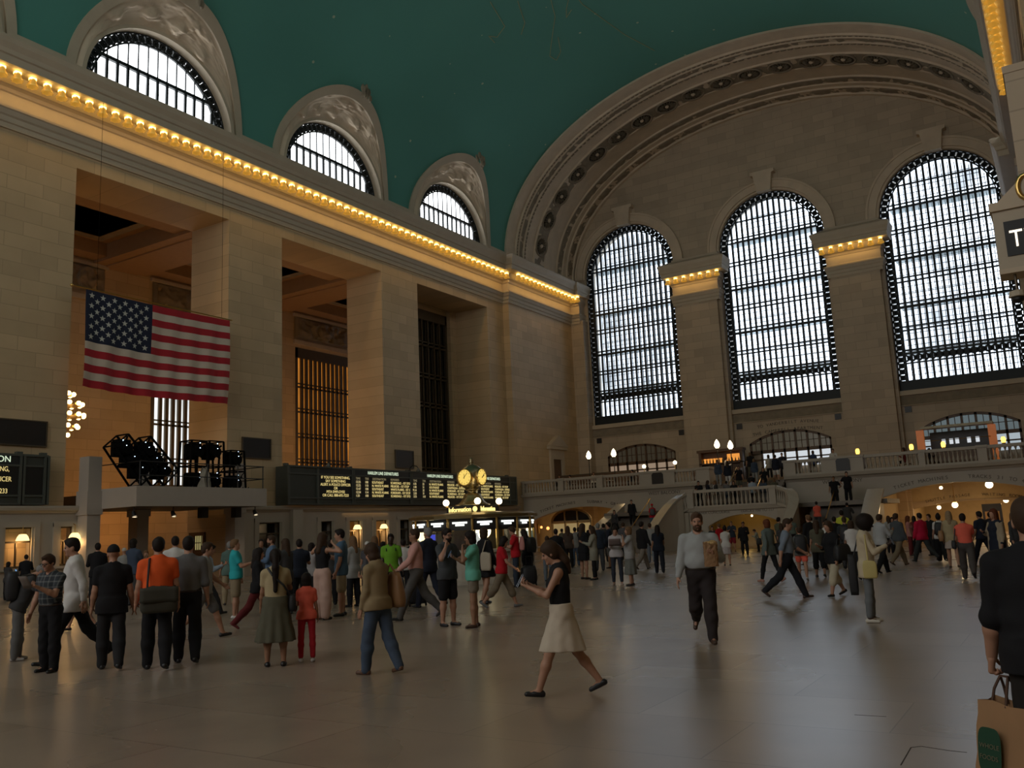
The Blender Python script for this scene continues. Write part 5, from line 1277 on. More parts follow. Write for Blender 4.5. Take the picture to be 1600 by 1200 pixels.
def person(spec):
    lab, px, py, pz, H, head, legs, aL, aR, lean, hp, sex, bu, top, bot, hair, skin, shoe = spec
    dist = math.hypot(px - 36.06, py); h = .0095 if dist < 7.5 else .0125 if dist < 13 else .0165 if dist < 18 else .023 if dist < 30 else .031
    near = dist < 20; S_ = H / 1.75; child = H < 1.3
    t = thing('person', lab, 'person', (px, py, pz)); t.rotation_euler = (0, 0, math.radians(head - 90))
    fem = sex == 'f'; bw = bu; r = random.Random(int(px * 97 + py * 31)); hk = 1.12 if child else 1.0
    # --- joints
    hipz = .90; HW_ = .088 if not fem else .092; O = np.array([0, 0, .95])
    J = {}; foot = []
    for i, (s, (fl, kn, ab)) in enumerate(zip((-1, 1), LEGS[legs])):
        a, b = math.radians(fl), math.radians(fl - kn); hp_ = np.array([s * HW_, 0, hipz])
        kn_ = hp_ + .425 * np.array([s * ab * .5, math.sin(a), -math.cos(a)]); an = kn_ + .405 * np.array([s * ab * .15, math.sin(b), -math.cos(b)])
        deg = fl - kn; fp = math.radians((deg + 14) * 1.15) if deg < -14 else math.radians(max(0, deg - 8) * .5)
        if legs == 'sit': fp = 0
        fd = np.array([s * .18, math.cos(fp), math.sin(fp)]); fd /= np.linalg.norm(fd)
        up = np.array([0, -math.sin(fp), math.cos(fp)]); J[s] = (hp_, kn_, an, fd, up)
    low = min(min((J[s][2] - J[s][4] * .075 + J[s][3] * q)[2] for q in (-.06, .17)) for s in (-1, 1))
    sh = np.array([0, 0, -low])
    for s in (-1, 1): J[s] = tuple(q + sh if i < 3 else q for i, q in enumerate(J[s]))
    O = O + sh; la = math.radians(lean)
    def T(x, y, z): return rotx(np.array([x, y, z]) + sh, la, O)
    shw = (.180 if not fem else .155) * (1 + (bw - 1) * .4)
    arms = {}
    for s, k in ((-1, aL), (1, aR)):
        fl, ab, el, inw = ARMS[k]; fl, ab, el = [math.radians(q + r.uniform(-3, 3)) for q in (fl, ab, el)]
        S0 = T(s * shw, -.005, 1.385); u = np.array([s * math.sin(ab), math.sin(fl) * math.cos(ab), -math.cos(fl) * math.cos(ab)]); f = np.array([0, math.cos(fl), math.sin(fl)])
        w_ = u * math.cos(el) + f * math.sin(el); w_ = w_ + np.array([-s * inw, 0, 0]); w_ /= np.linalg.norm(w_)
        E_ = S0 + u * .285; Wr = E_ + w_ * .245; arms[s] = (S0, E_, Wr, w_, k)
    neck = T(0, -.01, 1.46); hc0 = T(0, .012, 1.615); hpr = math.radians(hp); hc = rotx(hc0, hpr, neck)
    def HD(x, y, z): return rotx(rotx(np.array([x, y, z]) * hk + np.array([0, .012, 1.615]) + sh, la, O), hpr, neck)     # head frame
    allp = [neck, HD(0, 0, .14), HD(0, .12, 0), HD(0, -.14, 0)] + [q for s in (-1, 1) for q in (J[s][0], J[s][1], J[s][2], J[s][2] + J[s][3] * .2, arms[s][0], arms[s][1], arms[s][2], arms[s][2] + arms[s][3] * .2)] + [T(0, .17 * bw, 1.1), T(0, -.17, 1.1), T(.2 * bw, 0, .95), T(-.2 * bw, 0, .95)]
    lo = np.min(allp, 0) - .09; hi = np.max(allp, 0) + .09; lo[2] = min(lo[2], -.03)
    # --- torso pieces shared by body and clothes
    bl = .115 * bw if not fem else .108 * bw
    def torso(F, g, k=.05):
        F.ell(T(0, -.005, .93), (.155 * (1 + (bw - 1) * .7) + (.012 if fem else 0) + g, .108 * bw + g, .125 + g), k)
        F.ell(T(0, .012 * (bw - .9) * 4, 1.09), ((.135 if fem else .15) * bw + g, bl * .93 + (bw - 1) * .12 + g, .17 + g), k)
        F.ell(T(0, 0, 1.27), ((.148 if fem else .168) * (1 + (bw - 1) * .6) + g, bl + g, .17 + g), k)
        F.cap(T(-shw + .03, -.01, 1.375), T(shw - .03, -.01, 1.375), .052 + g, .052 + g, k)
        for s in (-1, 1): F.cap(T(s * .04, -.015, 1.425), T(s * (shw - .03), -.01, 1.385), .045 + g, .045 + g, .04)
        F.cap(T(0, -.012, 1.40), T(0, -.01, 1.46), .085 + g, .06 + g, k)
        if fem:
            for s in (-1, 1): F.ell(T(s * .068, .075, 1.25), (.062 + g, .06 + g, .065 + g), .03)
    th = (.082 if not fem else .085) * (1 + (bw - 1) * .6); kn = .054 * (1 + (bw - 1) * .4)
    def leg(F, s, g, upto=2, k=.03, tg=0):
        a, b, c = J[s][0], J[s][1], J[s][2]
        if upto >= 1: F.cap(a, b, th + g, kn + g + tg, .045)
        else: m = a + (b - a) * upto; F.cap(a, m, th + g, th + (kn - th) * upto + g + .012, .045)
        if upto > 1:
            e = b + (c - b) * (upto - 1); m = b + (c - b) * min(.35, upto - 1); F.cap(b, m, kn + g + tg, .056 * (1 + (bw - 1) * .4) + g + tg, k); F.cap(m, e, .056 * (1 + (bw - 1) * .4) + g + tg, (.036 if upto >= 1.95 else .045) + g + tg, k)
    def arm(F, s, g, upto=2, k=.025):
        a, b, c = arms[s][:3]; q = 1 + (bw - 1) * .55; q *= .86 if fem else 1
        e = b if upto >= 1 else a + (b - a) * upto
        F.cap(a, e, .051 * q + g, (.039 if upto >= 1 else .045) * q + g, k)
        if upto > 1: e = b + (c - b) * (upto - 1); F.cap(b, b + (e - b) * .35, .039 * q + g, .041 * q + g, k); F.cap(b + (e - b) * .35, e, .041 * q + g, .027 * q + g, k)
    # --- body
    B = Field(lo, hi, h)
    torso(B, 0)
    for s in (-1, 1):
        leg(B, s, 0); arm(B, s, 0)
        an, fd, up = J[s][2:]; B.cap(an - up * .02, an - up * .045 + fd * .12, .034, .022, .02)
    B.cap(neck - np.array([0, 0, .03]), HD(0, -.012, -.06), .055 if not fem else .046, .05 if not fem else .043, .03)
    B.ell(HD(0, -.008, .03), (.074 * hk, .094 * hk, .092 * hk), .02); B.ell(HD(0, .022, -.045), (.056 * hk, .066 * hk, .072 * hk), .03)
    if near or dist < 26:
        B.cap(HD(0, .088, .012), HD(0, .107, -.024), .009, .014, .012); B.ell(HD(0, .078, -.095), (.022, .018, .018), .02)
        for s in (-1, 1): B.ell(HD(s * .074, -.01, -.012), (.012, .022, .033), .008); B.ell(HD(s * .033, .076, .028), (.025, .014, .009), .012); B.ell(HD(s * .036, .066, -.03), (.02, .018, .018), .02)
    if near:
        E0 = B.like()
        for s in (-1, 1): E0.ell(HD(s * .031, .092, .008), (.014, .012, .009), 0)
        hh = np.maximum(.012 - np.abs(B.d + E0.d), 0) / .012; B.d = np.maximum(B.d, -E0.d) + hh * hh * .012 * .25
    parts = []
    for s in (-1, 1):
        S0, E_, Wr, w_, k = arms[s]
        Hf = Field(Wr - .15 - np.maximum(0, -w_ * .12), Wr + .15 + np.maximum(0, w_ * .12), .0045 if dist < 7 else .0062) if dist < 17 else B
        sd = np.array([1.0, 0, 0]); sd = sd - w_ * (sd @ w_); sd /= np.linalg.norm(sd); nrm = np.cross(w_, sd)             # palm plane
        if k in 'dbf': sd = np.array([0, 1.0, 0]); sd = sd - w_ * (sd @ w_); sd /= np.linalg.norm(sd); nrm = np.array([-s * 1.0, 0, 0]); nrm = nrm - w_ * (nrm @ w_); nrm /= np.linalg.norm(nrm)
        elif nrm[2] < 0: nrm = -nrm
        q = .88 if fem else 1.0; kk = .012
        Hf.cap(Wr - w_ * .04, Wr + w_ * .015, .030 * q, .027 * q, kk)
        Hf.cap(Wr + w_ * .02 - sd * .016 * q, Wr + w_ * .085 * q - sd * .024 * q, .019 * q, .017 * q, kk); Hf.cap(Wr + w_ * .02 + sd * .016 * q, Wr + w_ * .088 * q + sd * .026 * q, .02 * q, .017 * q, kk)
        cur = .35 if k in 'dbf' else 1.0
        if k == 'c': cur = .6
        if lab.startswith('big man'): cur = 1.55
        if dist < 30:
            for i, (o, ln) in enumerate(((-.03, .055), (-.0105, .068), (.0095, .074), (.029, .066))):
                p0 = Wr + w_ * (.086 - abs(i - 2) * .003) * q + sd * o * q; cr = cur * (1 + .12 * (1.5 - i)); d1 = w_ * math.cos(cr * .55) + nrm * math.sin(cr * .55); d2 = w_ * math.cos(cr * 1.35) + nrm * math.sin(cr * 1.35); d3 = w_ * math.cos(cr * 1.9) + nrm * math.sin(cr * 1.9)
                p1 = p0 + d1 * ln * .5 * q; p2 = p1 + d2 * ln * .36 * q; p3 = p2 + d3 * ln * .26 * q; rr = max(.0085 * q, h * .55 if Hf is B else 0)
                Hf.cap(p0, p1, rr * 1.1, rr, .004); Hf.cap(p1, p2, rr, rr * .92, .003); Hf.cap(p2, p3, rr * .92, rr * .8, .003)
            tb = sd if k in 'dbf' else -sd * s
            p0 = Wr + w_ * .025 * q + tb * .024 * q; p1 = p0 + (w_ * .5 + tb * .55 + nrm * .45) * .045 * q; p2 = p1 + (w_ * .75 + tb * .1 + nrm * .55) * .036 * q
            Hf.cap(p0, p1, .0135 * q, .0105 * q, .008); Hf.cap(p1, p2, .0105 * q, .0085 * q, .004)
        if Hf is not B: parts.append(Hf.mesh())
    parts.insert(0, B.mesh()); np_obj('body', parts, SKIN[skin], t, S_)
    # --- clothes
    tcol, slv, hem = top; bt = bot[0]; g0 = .014 if near else .017
    def hemcut(F, z): p = T(0, 0, z); n = T(0, 0, z - 1) - p; F.plane(p, n)
    F = B.like(); torso(F, g0 + (.007 if hem < .92 else 0))
    if hem < .92:
        if hem < .76: 
            c = (J[-1][0] + J[1][0]) / 2; m = (J[-1][1] + J[1][1]) / 2; f = (.93 - hem) / .43; F.cone(hem + sh[2], .95 + sh[2], (c + (m - c) * f)[:2], T(0, 0, .95)[:2], (.19 * bw, .15 * bw), (.165 * bw, .115 * bw), .03, .06)
        else: F.cone(hem + sh[2] - .02, .98 + sh[2], T(0, 0, hem)[:2], T(0, 0, .98)[:2], (.176 * bw, .128 * bw), (.164 * bw, .118 * bw), .0, .07)
    if hem < .92:
        for s in (-1, 1): leg(F, s, g0 + .014, .3)
    hemcut(F, hem)
    up = {'s': .58, 'l': 1.93, 'e': 1.25, 'n': 0}[slv]
    if up:
        for s in (-1, 1): arm(F, s, g0 if up < 1 else g0 * .9, up, .03)
    if slv == 'n':
        for s in (-1, 1): F.plane(T(s * (shw - .005), 0, 1.3), T(s * 2, 0, 1.3) - T(s, 0, 1.3))
    NK = B.like(); NK.cap(neck + np.array([0, 0, -.01]) + T(0, .02, 0) - T(0, 0, 0), neck + np.array([0, 0, .2]), .066, .075, 0); F.carve(NK)
    name = 'jacket' if 'jacket' in lab or 'suit' in lab or 'coat' in lab else 'shirt'
    if 'cardigan' in str(tcol):
        np_obj('vest_top', [F.mesh(.002)], cloth((.016, .02, .034)), t, S_); G_ = B.like()
        for s in (-1, 1): arm(G_, s, .02, 1.8); G_.cap(T(s * .13, .06, 1.38), T(s * .16, .07, .75), .045, .055, .03); G_.cap(T(s * .12, -.09, 1.38), T(s * .12, -.1, .75), .06, .08, .05)
        np_obj('cardigan', [G_.mesh(.002)], cloth(tcol), t, S_)
    else: np_obj(name, [F.mesh(.0035 if near else 0)], cloth(tcol), t, S_)
    Fb = B.like(); pel = lambda F, g: (F.ell(T(0, -.005, .93), (.155 * (1 + (bw - 1) * .7) + (.012 if fem else 0) + g, .108 * bw + g, .125 + g), .04), F.ell(T(0, .01, 1.0), (.15 * bw + g, .105 * bw + g, .1 + g), .04))
    if bt in ('trousers', 'legging', 'wide', 'capri', 'shorts', 'sshorts'):
        g = {'trousers': .014, 'legging': .007, 'wide': .03, 'capri': .02, 'shorts': .022, 'sshorts': .014}[bt]; upto = {'trousers': 2.04, 'legging': 1.9, 'wide': 1.96, 'capri': 1.45, 'shorts': .88, 'sshorts': .5}[bt]
        pel(Fb, min(g, .010))
        for s in (-1, 1): leg(Fb, s, g, upto, tg={'trousers': .012, 'wide': .03, 'capri': .01}.get(bt, 0))
        p = T(0, 0, 1.03); Fb.plane(p, T(0, 0, 2.03) - p); Fb.plane((0, 0, .012), (0, 0, -1)); np_obj(bt if bt in ('trousers', 'shorts') else {'legging': 'leggings', 'wide': 'wide_trousers', 'capri': 'capri_trousers', 'sshorts': 'shorts'}[bt], [Fb.mesh(.005 if near and bt != 'legging' else 0)], cloth(bot[1]), t, S_)
    else:
        hz, rad = bot[2] + 0, bot[3]; c = (J[-1][0] + J[1][0]) / 2; fr = (.93 - hz) / .85; m = (J[-1][1] + J[1][1]) / 2; a = (J[-1][2] + J[1][2]) / 2
        e = c + (m - c) * min(1, fr * 2) + (a - m) * max(0, fr * 2 - 1); dy = max(0, abs(J[-1][1][1] - J[1][1][1]) * .32)
        pel(Fb, .02); Fb.cone(hz + sh[2], .95 + sh[2], e[:2], T(0, 0, .95)[:2], (rad, max(rad * .78 + dy * .5, abs(J[-1][1][1] - J[1][1][1]) * .5 * min(1, fr * 2) + .125)), (.172 * (1 + (bw - 1) * .7), .125 * bw), .03 if bt == 'pencil' else .07); p = T(0, 0, 1.04); Fb.plane(p, T(0, 0, 2) - p); Fb.plane((0, 0, hz + sh[2]), (0, 0, -1))
        np_obj('skirt', [Fb.mesh(.003)], cloth(bot[1]), t, S_)
    # --- shoes
    for s in (-1, 1):
        an, fd, up_ = J[s][2:]; Fs = Field(an - .26, an + .26, min(h, .016) if dist < 30 else h); heel = an - up_ * .045 - fd * .035; toe = an - up_ * .052 + fd * .135
        Fs.cap(heel, toe, .040, .030, .02); Fs.cap(an - up_ * .03 - fd * .015, an - up_ * .045 + fd * .05, .036, .036, .02); Fs.plane(an - up_ * .075, -up_)
        if shoe == K_ or 'flat' in lab or bt in ('skirt', 'pencil'): 
            cv = Fs.like(); cv.ell(an + up_ * .035 + fd * .02, (.05, .075, .05), 0); Fs.carve(cv) if bt == 'pencil' else None
        np_obj('shoe', [Fs.mesh()], shoemat(shoe), t, S_)
    # --- hair
    hs, hcq = hair; Hh = Field(HD(0, 0, 0) - np.array([.24, .26, .62]), HD(0, 0, 0) + np.array([.24, .26, .26]), max(.008, h * .9)); cut = Hh.like(); g = .007 if hs == 'short' else .012 if hs == 'cap' else .016
    Hh.ell(HD(0, -.014, .036), (.076 * hk + g, .096 * hk + g, .096 * hk + g), .01)
    if hs == 'short': Hh.ell(HD(0, -.05, -.01), (.07 * hk, .055 * hk, .07 * hk), .02); Hh.ell(HD(0, .05, .10), (.05, .04, .025), .02)
    if hs in ('bob', 'long', 'pony', 'bun', 'afro'): Hh.ell(HD(0, -.035, -.005), (.086 * hk, .075 * hk, .10 * hk), .02)
    if hs == 'bob': Hh.ell(HD(0, -.035, -.07), (.092, .08, .07), .03)
    if hs == 'long': Hh.cap(HD(0, -.05, -.03), HD(0, -.085, -.26), .085, .07, .03); [Hh.cap(HD(s * .06, .0, -.02), HD(s * .085, .0, -.22), .04, .03, .03) for s in (-1, 1)]
    if hs == 'afro': Hh.ell(HD(0, -.03, .03), (.145, .15, .15), .03)
    face = Hh.like(); fy = .055; face.ell(HD(0, .125 if hs != 'afro' else .17, -.035), (.10 if hs != 'afro' else .085, .105, .105), 0); Hh.carve(face)
    if hs in ('short', 'cap'): nb = Hh.like(); nb.ell(HD(0, .06, -.16), (.2, .17, .12), 0); Hh.carve(nb)
    if hs == 'pony':
        if 'ponytail' in lab: Hh.cap(HD(0, -.11, .02), HD(0, -.15, -.16), .05, .055, .02); Hh.cap(HD(0, -.15, -.16), HD(0, -.13, -.5), .055, .03, .02)
        else: Hh.cap(HD(0, -.10, .0), HD(0, -.13, -.15), .05, .045, .02); Hh.cap(HD(.0, -.12, -.12), HD(0.02, -.10, -.28), .05, .03, .02)
    if hs == 'bun': Hh.ell(HD(0, -.07, .135), (.05, .05, .042), .01)
    if hs == 'cap':
        rim = HD(0, 0, .02); nn = HD(0, 0, .98) - HD(0, 0, 1.98); Hh.plane(rim, nn); Hh.cap(HD(-.03, .10, .035), HD(-.03, .155, .028), .035, .03, .012); Hh.cap(HD(.03, .10, .035), HD(.03, .155, .028), .035, .03, .012)
        np_obj('cap', [Hh.mesh()], cloth(hcq), t, S_)
    else: np_obj('hair', [Hh.mesh(.004 if near else 0)], hairmat(hcq), t, S_)
    if 'beard' in lab:
        Fb2 = Field(HD(0, 0, 0) - .2, HD(0, 0, 0) + .2, .008); Fb2.ell(HD(0, .035, -.075), (.062, .062, .062), .01); cv = Fb2.like(); cv.ell(HD(0, .09, -.02), (.045, .06, .045), 0); cv.ell(HD(0, -.05, -.05), (.1, .06, .1), 0); Fb2.carve(cv); Fb2.cap(HD(-.03, .09, -.045), HD(.03, .09, -.045), .009, .009, .006); np_obj('beard', [Fb2.mesh(.002)], hairmat(hcq), t, S_)
    if near and hp > -30:
        for s in (-1, 1):
            Fe = Field(HD(s * .031, .08, .008) - .03, HD(s * .031, .08, .008) + .03, .005); Fe.ell(HD(s * .031, .079, .008), (.0135, .0125, .0105), 0); np_obj('eye', [Fe.mesh()], mat('eye_dark', (.10, .085, .075), .2), t, S_)
        Fm = Field(HD(0, .085, -.058) - .05, HD(0, .085, -.058) + .05, .005); Fm.cap(HD(-.017, .083, -.06), HD(.017, .083, -.06), .007, .007, .002); Fm.cap(HD(-.01, .086, -.066), HD(.01, .086, -.066), .007, .007, .002); np_obj('mouth', [Fm.mesh()], mat('lips', (.30, .10, .08), .5), t, S_)
    if 'glasses' in lab:
        g_ = MB()
        for s in (-1, 1): c = [tuple(HD(s * .034 + .024 * math.cos(q), .106, .006 + .018 * math.sin(q)) * S_) for q in [2 * PI * i / 12 for i in range(13)]]; g_.tube(c, .0035, 5); g_.tube([tuple(HD(s * .06, .10, .01) * S_), tuple(HD(s * .078, 0, .005) * S_)], .003, 5)
        g_.build('glasses', M_black, t, world=False)
    if bt in ('trousers', 'legging') and near and hem >= .84 and not fem:
        bb_ = B.like(); pel(bb_, .017); p = T(0, 0, 1.0); bb_.plane(p, T(0, 0, 2.0) - p); p2 = T(0, 0, .965); bb_.plane(p2, T(0, 0, 0) - p2); np_obj('belt', [bb_.mesh()], mat('belt_leather', (.03, .018, .012), .4), t, S_)
    FIG[lab] = dict(root=t, S=S_, arms=arms, T=T, HD=HD, J=J, head=head, pos=Vector((px, py, pz)))
    return t
K_ = (.012, .012, .014)
FIG = {}
PEOPLE = [
('bending man in grey tee and dark vest at the far left edge', 21.81, 7.88, 0, 1.57, 61, 'stand', 'h', 'p', 24, 28, 'm', 1.05, ((0.05, 0.05, 0.052), 's', 0.84), ('trousers', (0.13, 0.13, 0.13)), ('short', (0.22, 0.21, 0.2)), 'l', (0.4, 0.38, 0.36)),
('man in dark plaid shirt and glasses holding a paper at left', 23.7, 7.29, 0, 1.63, 284, 'stand', 'p', 'd', 3, 14, 'm', 1.12, ('plaid', 's', 0.97), ('trousers', (0.012, 0.012, 0.014)), ('short', (0.05, 0.028, 0.016)), 'l', (0.012, 0.012, 0.014)),
('tall man in untucked white shirt striding left behind the plaid shirt', 23.14, 7.98, 0, 1.92, 238, 'wide', 'b', 'p', 2, 8, 'm', 1.0, ((0.62, 0.6, 0.58), 'l', 0.74), ('trousers', (0.012, 0.012, 0.014)), ('short', (0.015, 0.01, 0.008)), 'l', (0.012, 0.012, 0.014)),
('woman in white top hurrying left behind the tall white shirt man', 17.99, 11.3, 0, 1.49, 238, 'walk', 'f', 'b', 4, 8, 'f', 1.0, ((0.62, 0.6, 0.58), 's', 0.8), ('shorts', (0.3, 0.24, 0.15)), ('bob', (0.05, 0.028, 0.016)), 'l', (0.012, 0.012, 0.014)),
('man in black tee and black cap walking away at left', 24.45, 7.73, 0, 1.72, 146, 'walks', 'd', 'd', 0, 4, 'm', 1.12, ((0.012, 0.012, 0.014), 's', 0.78), ('trousers', (0.022, 0.022, 0.024)), ('cap', (0.012, 0.012, 0.014)), 'l', (0.012, 0.012, 0.014)),
('man in bright orange polo seen from behind', 25.17, 7.94, 0, 1.8, 144, 'walks', 'd', 'd', 2, 4, 'm', 1.15, ((0.8, 0.115, 0.025), 's', 0.86), ('trousers', (0.012, 0.012, 0.014)), ('short', (0.015, 0.01, 0.008)), 'l', (0.012, 0.012, 0.014)),
('man in dark grey shirt walking beside the orange polo', 25.09, 8.5, 0, 1.8, 142, 'walks', 'd', 'd', 0, 6, 'm', 1.12, ((0.15, 0.15, 0.155), 'e', 0.98), ('trousers', (0.012, 0.012, 0.014)), ('short', (0.015, 0.01, 0.008)), 'l', (0.012, 0.012, 0.014)),
('man in pale blue shirt stepping right with a glowing phone', 18.41, 14.2, 0, 1.73, 51, 'wide', 'd', 'p', 4, 14, 'm', 1.0, ((0.34, 0.41, 0.5), 'l', 0.98), ('trousers', (0.03, 0.03, 0.032)), ('short', (0.015, 0.01, 0.008)), 'l', (0.012, 0.012, 0.014)),
('person in grey shorts half hidden behind the grey shirt man', 22.64, 10.75, 0, 1.76, 51, 'wide', 'f', 'b', 2, 4, 'm', 1.0, ((0.3, 0.3, 0.29), 's', 0.84), ('shorts', (0.15, 0.15, 0.155)), ('short', (0.05, 0.028, 0.016)), 'l', (0.012, 0.012, 0.014)),
('man in turquoise tee and khaki shorts facing right', 19.88, 13.83, 0, 1.75, 49, 'stand', 'd', 'h', -2, -4, 'm', 1.05, ((0.03, 0.4, 0.44), 's', 0.86), ('shorts', (0.24, 0.19, 0.12)), ('short', (0.16, 0.09, 0.045)), 'l', (0.6, 0.6, 0.58)),
('woman with long dark hair in black top and maroon trousers', 22.31, 12.27, 0, 1.6, 48, 'wide', 'f', 'd', 2, 4, 'f', 0.95, ((0.012, 0.012, 0.014), 'l', 0.8), ('trousers', (0.13, 0.02, 0.022)), ('long', (0.015, 0.01, 0.008)), 'l', (0.13, 0.02, 0.022)),
('bearded man in blue shirt looking left over the crowd', 18.89, 15.79, 0, 1.82, 227, 'stand', 'p', 'd', 0, 0, 'm', 1.05, ((0.1, 0.16, 0.26), 'l', 0.8), ('trousers', (0.06, 0.085, 0.13)), ('short', (0.05, 0.028, 0.016)), 'l', (0.012, 0.012, 0.014)),
('woman with a long dark ponytail in beige tee and flared olive skirt', 26.72, 8.66, 0, 1.55, 137, 'stand', 'd', 'p', 0, 4, 'f', 1.12, ((0.42, 0.34, 0.2), 's', 0.92), ('skirt', (0.1, 0.095, 0.065), 0.36, 0.3), ('pony', (0.015, 0.01, 0.008)), 'm', (0.012, 0.012, 0.014)),
('little girl in coral tee and red leggings beside the ponytail woman', 26.86, 9.1, 0, 1.19, 135, 'stand', 'p', 'd', 0, 6, 'f', 0.92, ((0.8, 0.14, 0.09), 's', 0.84), ('legging', (0.42, 0.02, 0.03)), ('bob', (0.015, 0.01, 0.008)), 'm', (0.5, 0.48, 0.46)),
('woman in black tank top and wide pale pink trousers with hands at her head', 22.46, 13.91, 0, 1.8, 89, 'stand', 'r', 'r', 0, 6, 'f', 0.98, ((0.012, 0.012, 0.014), 'n', 1.0), ('wide', (0.52, 0.35, 0.29)), ('long', (0.05, 0.028, 0.016)), 'l', (0.012, 0.012, 0.014)),
('young man in blue tee and khaki shorts facing left', 22.3, 14.66, 0, 1.87, 223, 'stand', 'd', 'p', 0, 6, 'm', 1.0, ((0.07, 0.13, 0.2), 's', 0.8), ('shorts', (0.3, 0.24, 0.15)), ('short', (0.015, 0.01, 0.008)), 'l', (0.012, 0.012, 0.014)),
('woman with long hair in grey top behind the blue tee man', 20.88, 16.6, 0, 1.7, 177, 'stand', 'd', 'd', 0, 2, 'f', 1.0, ((0.3, 0.3, 0.29), 'e', 0.7), ('trousers', (0.012, 0.012, 0.014)), ('long', (0.16, 0.09, 0.045)), 'l', (0.012, 0.012, 0.014)),
('woman in tan sweater and jeans looking down with a shoulder bag', 28.62, 8.57, 0, 1.6, 176, 'walks', 'd', 'p', 4, 18, 'f', 1.08, ((0.27, 0.2, 0.11), 'l', 0.84), ('trousers', (0.06, 0.085, 0.13)), ('bob', (0.05, 0.028, 0.016)), 'l', (0.12, 0.06, 0.035)),
('man in pale pink dress shirt walking left', 24.74, 14.22, 0, 1.85, 219, 'wide', 'f', 'f', 2, -4, 'm', 1.12, ((0.62, 0.33, 0.29), 'l', 0.98), ('trousers', (0.09, 0.085, 0.08)), ('short', (0.05, 0.028, 0.016)), 'm', (0.012, 0.012, 0.014)),
('man in bright green tee with backpack straps facing the camera', 22.27, 16.39, 0, 1.72, 310, 'stand', 'd', 'd', 0, 2, 'm', 1.0, ((0.16, 0.38, 0.03), 's', 0.84), ('trousers', (0.012, 0.012, 0.014)), ('short', (0.015, 0.01, 0.008)), 'd', (0.012, 0.012, 0.014)),
('man in white shirt seen behind the green tee man', 21.04, 18.35, 0, 1.58, 129, 'stand', 'd', 'd', 0, 2, 'm', 1.0, ((0.62, 0.6, 0.58), 's', 0.84), ('trousers', (0.012, 0.012, 0.014)), ('short', (0.015, 0.01, 0.008)), 'm', (0.012, 0.012, 0.014)),
('grey haired man in dark suit behind the pink shirt man', 23.32, 16.47, 0, 1.85, 173, 'walk', 'd', 'd', 0, 0, 'm', 1.05, ((0.016, 0.02, 0.034), 'l', 0.78), ('trousers', (0.016, 0.02, 0.034)), ('short', (0.22, 0.21, 0.2)), 'l', (0.012, 0.012, 0.014)),
('bearded man in charcoal tee and black shorts with glasses', 26.17, 13.33, 0, 1.76, -8, 'stand', 'p', 'e', 0, 4, 'm', 1.12, ((0.06, 0.065, 0.07), 's', 0.82), ('shorts', (0.012, 0.012, 0.014)), ('short', (0.015, 0.01, 0.008)), 'l', (0.012, 0.012, 0.014)),
('woman in mint green tee photographing with a phone', 26.81, 13.24, 0, 1.69, 215, 'stand', 'e', 'p', 0, 8, 'f', 1.05, ((0.14, 0.44, 0.34), 's', 0.84), ('sshorts', (0.2, 0.17, 0.13)), ('bob', (0.015, 0.01, 0.008)), 'm', (0.05, 0.025, 0.015)),
('woman in black dress carrying a cream tote bag', 24.22, 17.47, 0, 1.77, 79, 'walks', 'd', 'd', 0, -4, 'f', 1.05, ((0.012, 0.012, 0.014), 'l', 0.84), ('skirt', (0.012, 0.012, 0.014), 0.62, 0.26), ('bob', (0.05, 0.028, 0.016)), 'l', (0.012, 0.012, 0.014)),
('woman in red tee and khaki capris walking right', 25.21, 16.63, 0, 1.61, 33, 'wide', 'd', 'f', 4, 12, 'f', 1.05, ((0.45, 0.012, 0.02), 's', 0.86), ('capri', (0.2, 0.16, 0.11)), ('bob', (0.015, 0.01, 0.008)), 'l', (0.15, 0.15, 0.155)),
('man in red tee facing left by the booth post', 21.67, 22.87, 0, 1.8, 212, 'stand', 'p', 'd', 4, 8, 'm', 1.0, ((0.45, 0.012, 0.02), 's', 0.84), ('trousers', (0.03, 0.04, 0.06)), ('short', (0.05, 0.028, 0.016)), 'l', (0.012, 0.012, 0.014)),
('person in long black coat beside the booth post', 21.61, 23.65, 0, 1.71, 166, 'stand', 'p', 'd', 8, 10, 'f', 1.05, ((0.012, 0.012, 0.014), 'l', 0.5), ('trousers', (0.012, 0.012, 0.014)), ('long', (0.015, 0.01, 0.008)), 'l', (0.012, 0.012, 0.014)),
('woman in black sleeveless top and white skirt walking with a phone', 31.52, 8.05, 0, 1.58, 209, 'walkw', 'p', 'p', 3, 20, 'f', 1.02, ((0.012, 0.012, 0.014), 'n', 0.92), ('pencil', (0.56, 0.48, 0.38), 0.52, 0.2), ('pony', (0.05, 0.028, 0.016)), 'l', (0.012, 0.012, 0.014)),
('bearded man in pale shirt and dark trousers carrying a paper bag', 31.49, 12.15, 0, 1.81, 291, 'front', 'c', 'd', 0, 4, 'm', 1.28, ((0.36, 0.37, 0.37), 'l', 0.99), ('trousers', (0.035, 0.028, 0.028)), ('short', (0.085, 0.048, 0.028)), 'l', (0.05, 0.025, 0.015)),
('woman in patterned grey top and jeans with arm raised at the booth', 21.36, 25.33, 0, 1.44, 120, 'stand', 'o', 'd', 0, 0, 'f', 1.05, ((0.16, 0.12, 0.12), 's', 0.82), ('trousers', (0.18, 0.21, 0.25)), ('bob', (0.05, 0.028, 0.016)), 'l', (0.012, 0.012, 0.014)),
('dark haired person right of the booth seen from behind', 21.18, 26.25, 0, 1.67, 120, 'stand', 'd', 'd', 0, 0, 'm', 1.0, ((0.012, 0.012, 0.014), 'l', 0.8), ('trousers', (0.016, 0.02, 0.034)), ('short', (0.015, 0.01, 0.008)), 'l', (0.012, 0.012, 0.014)),
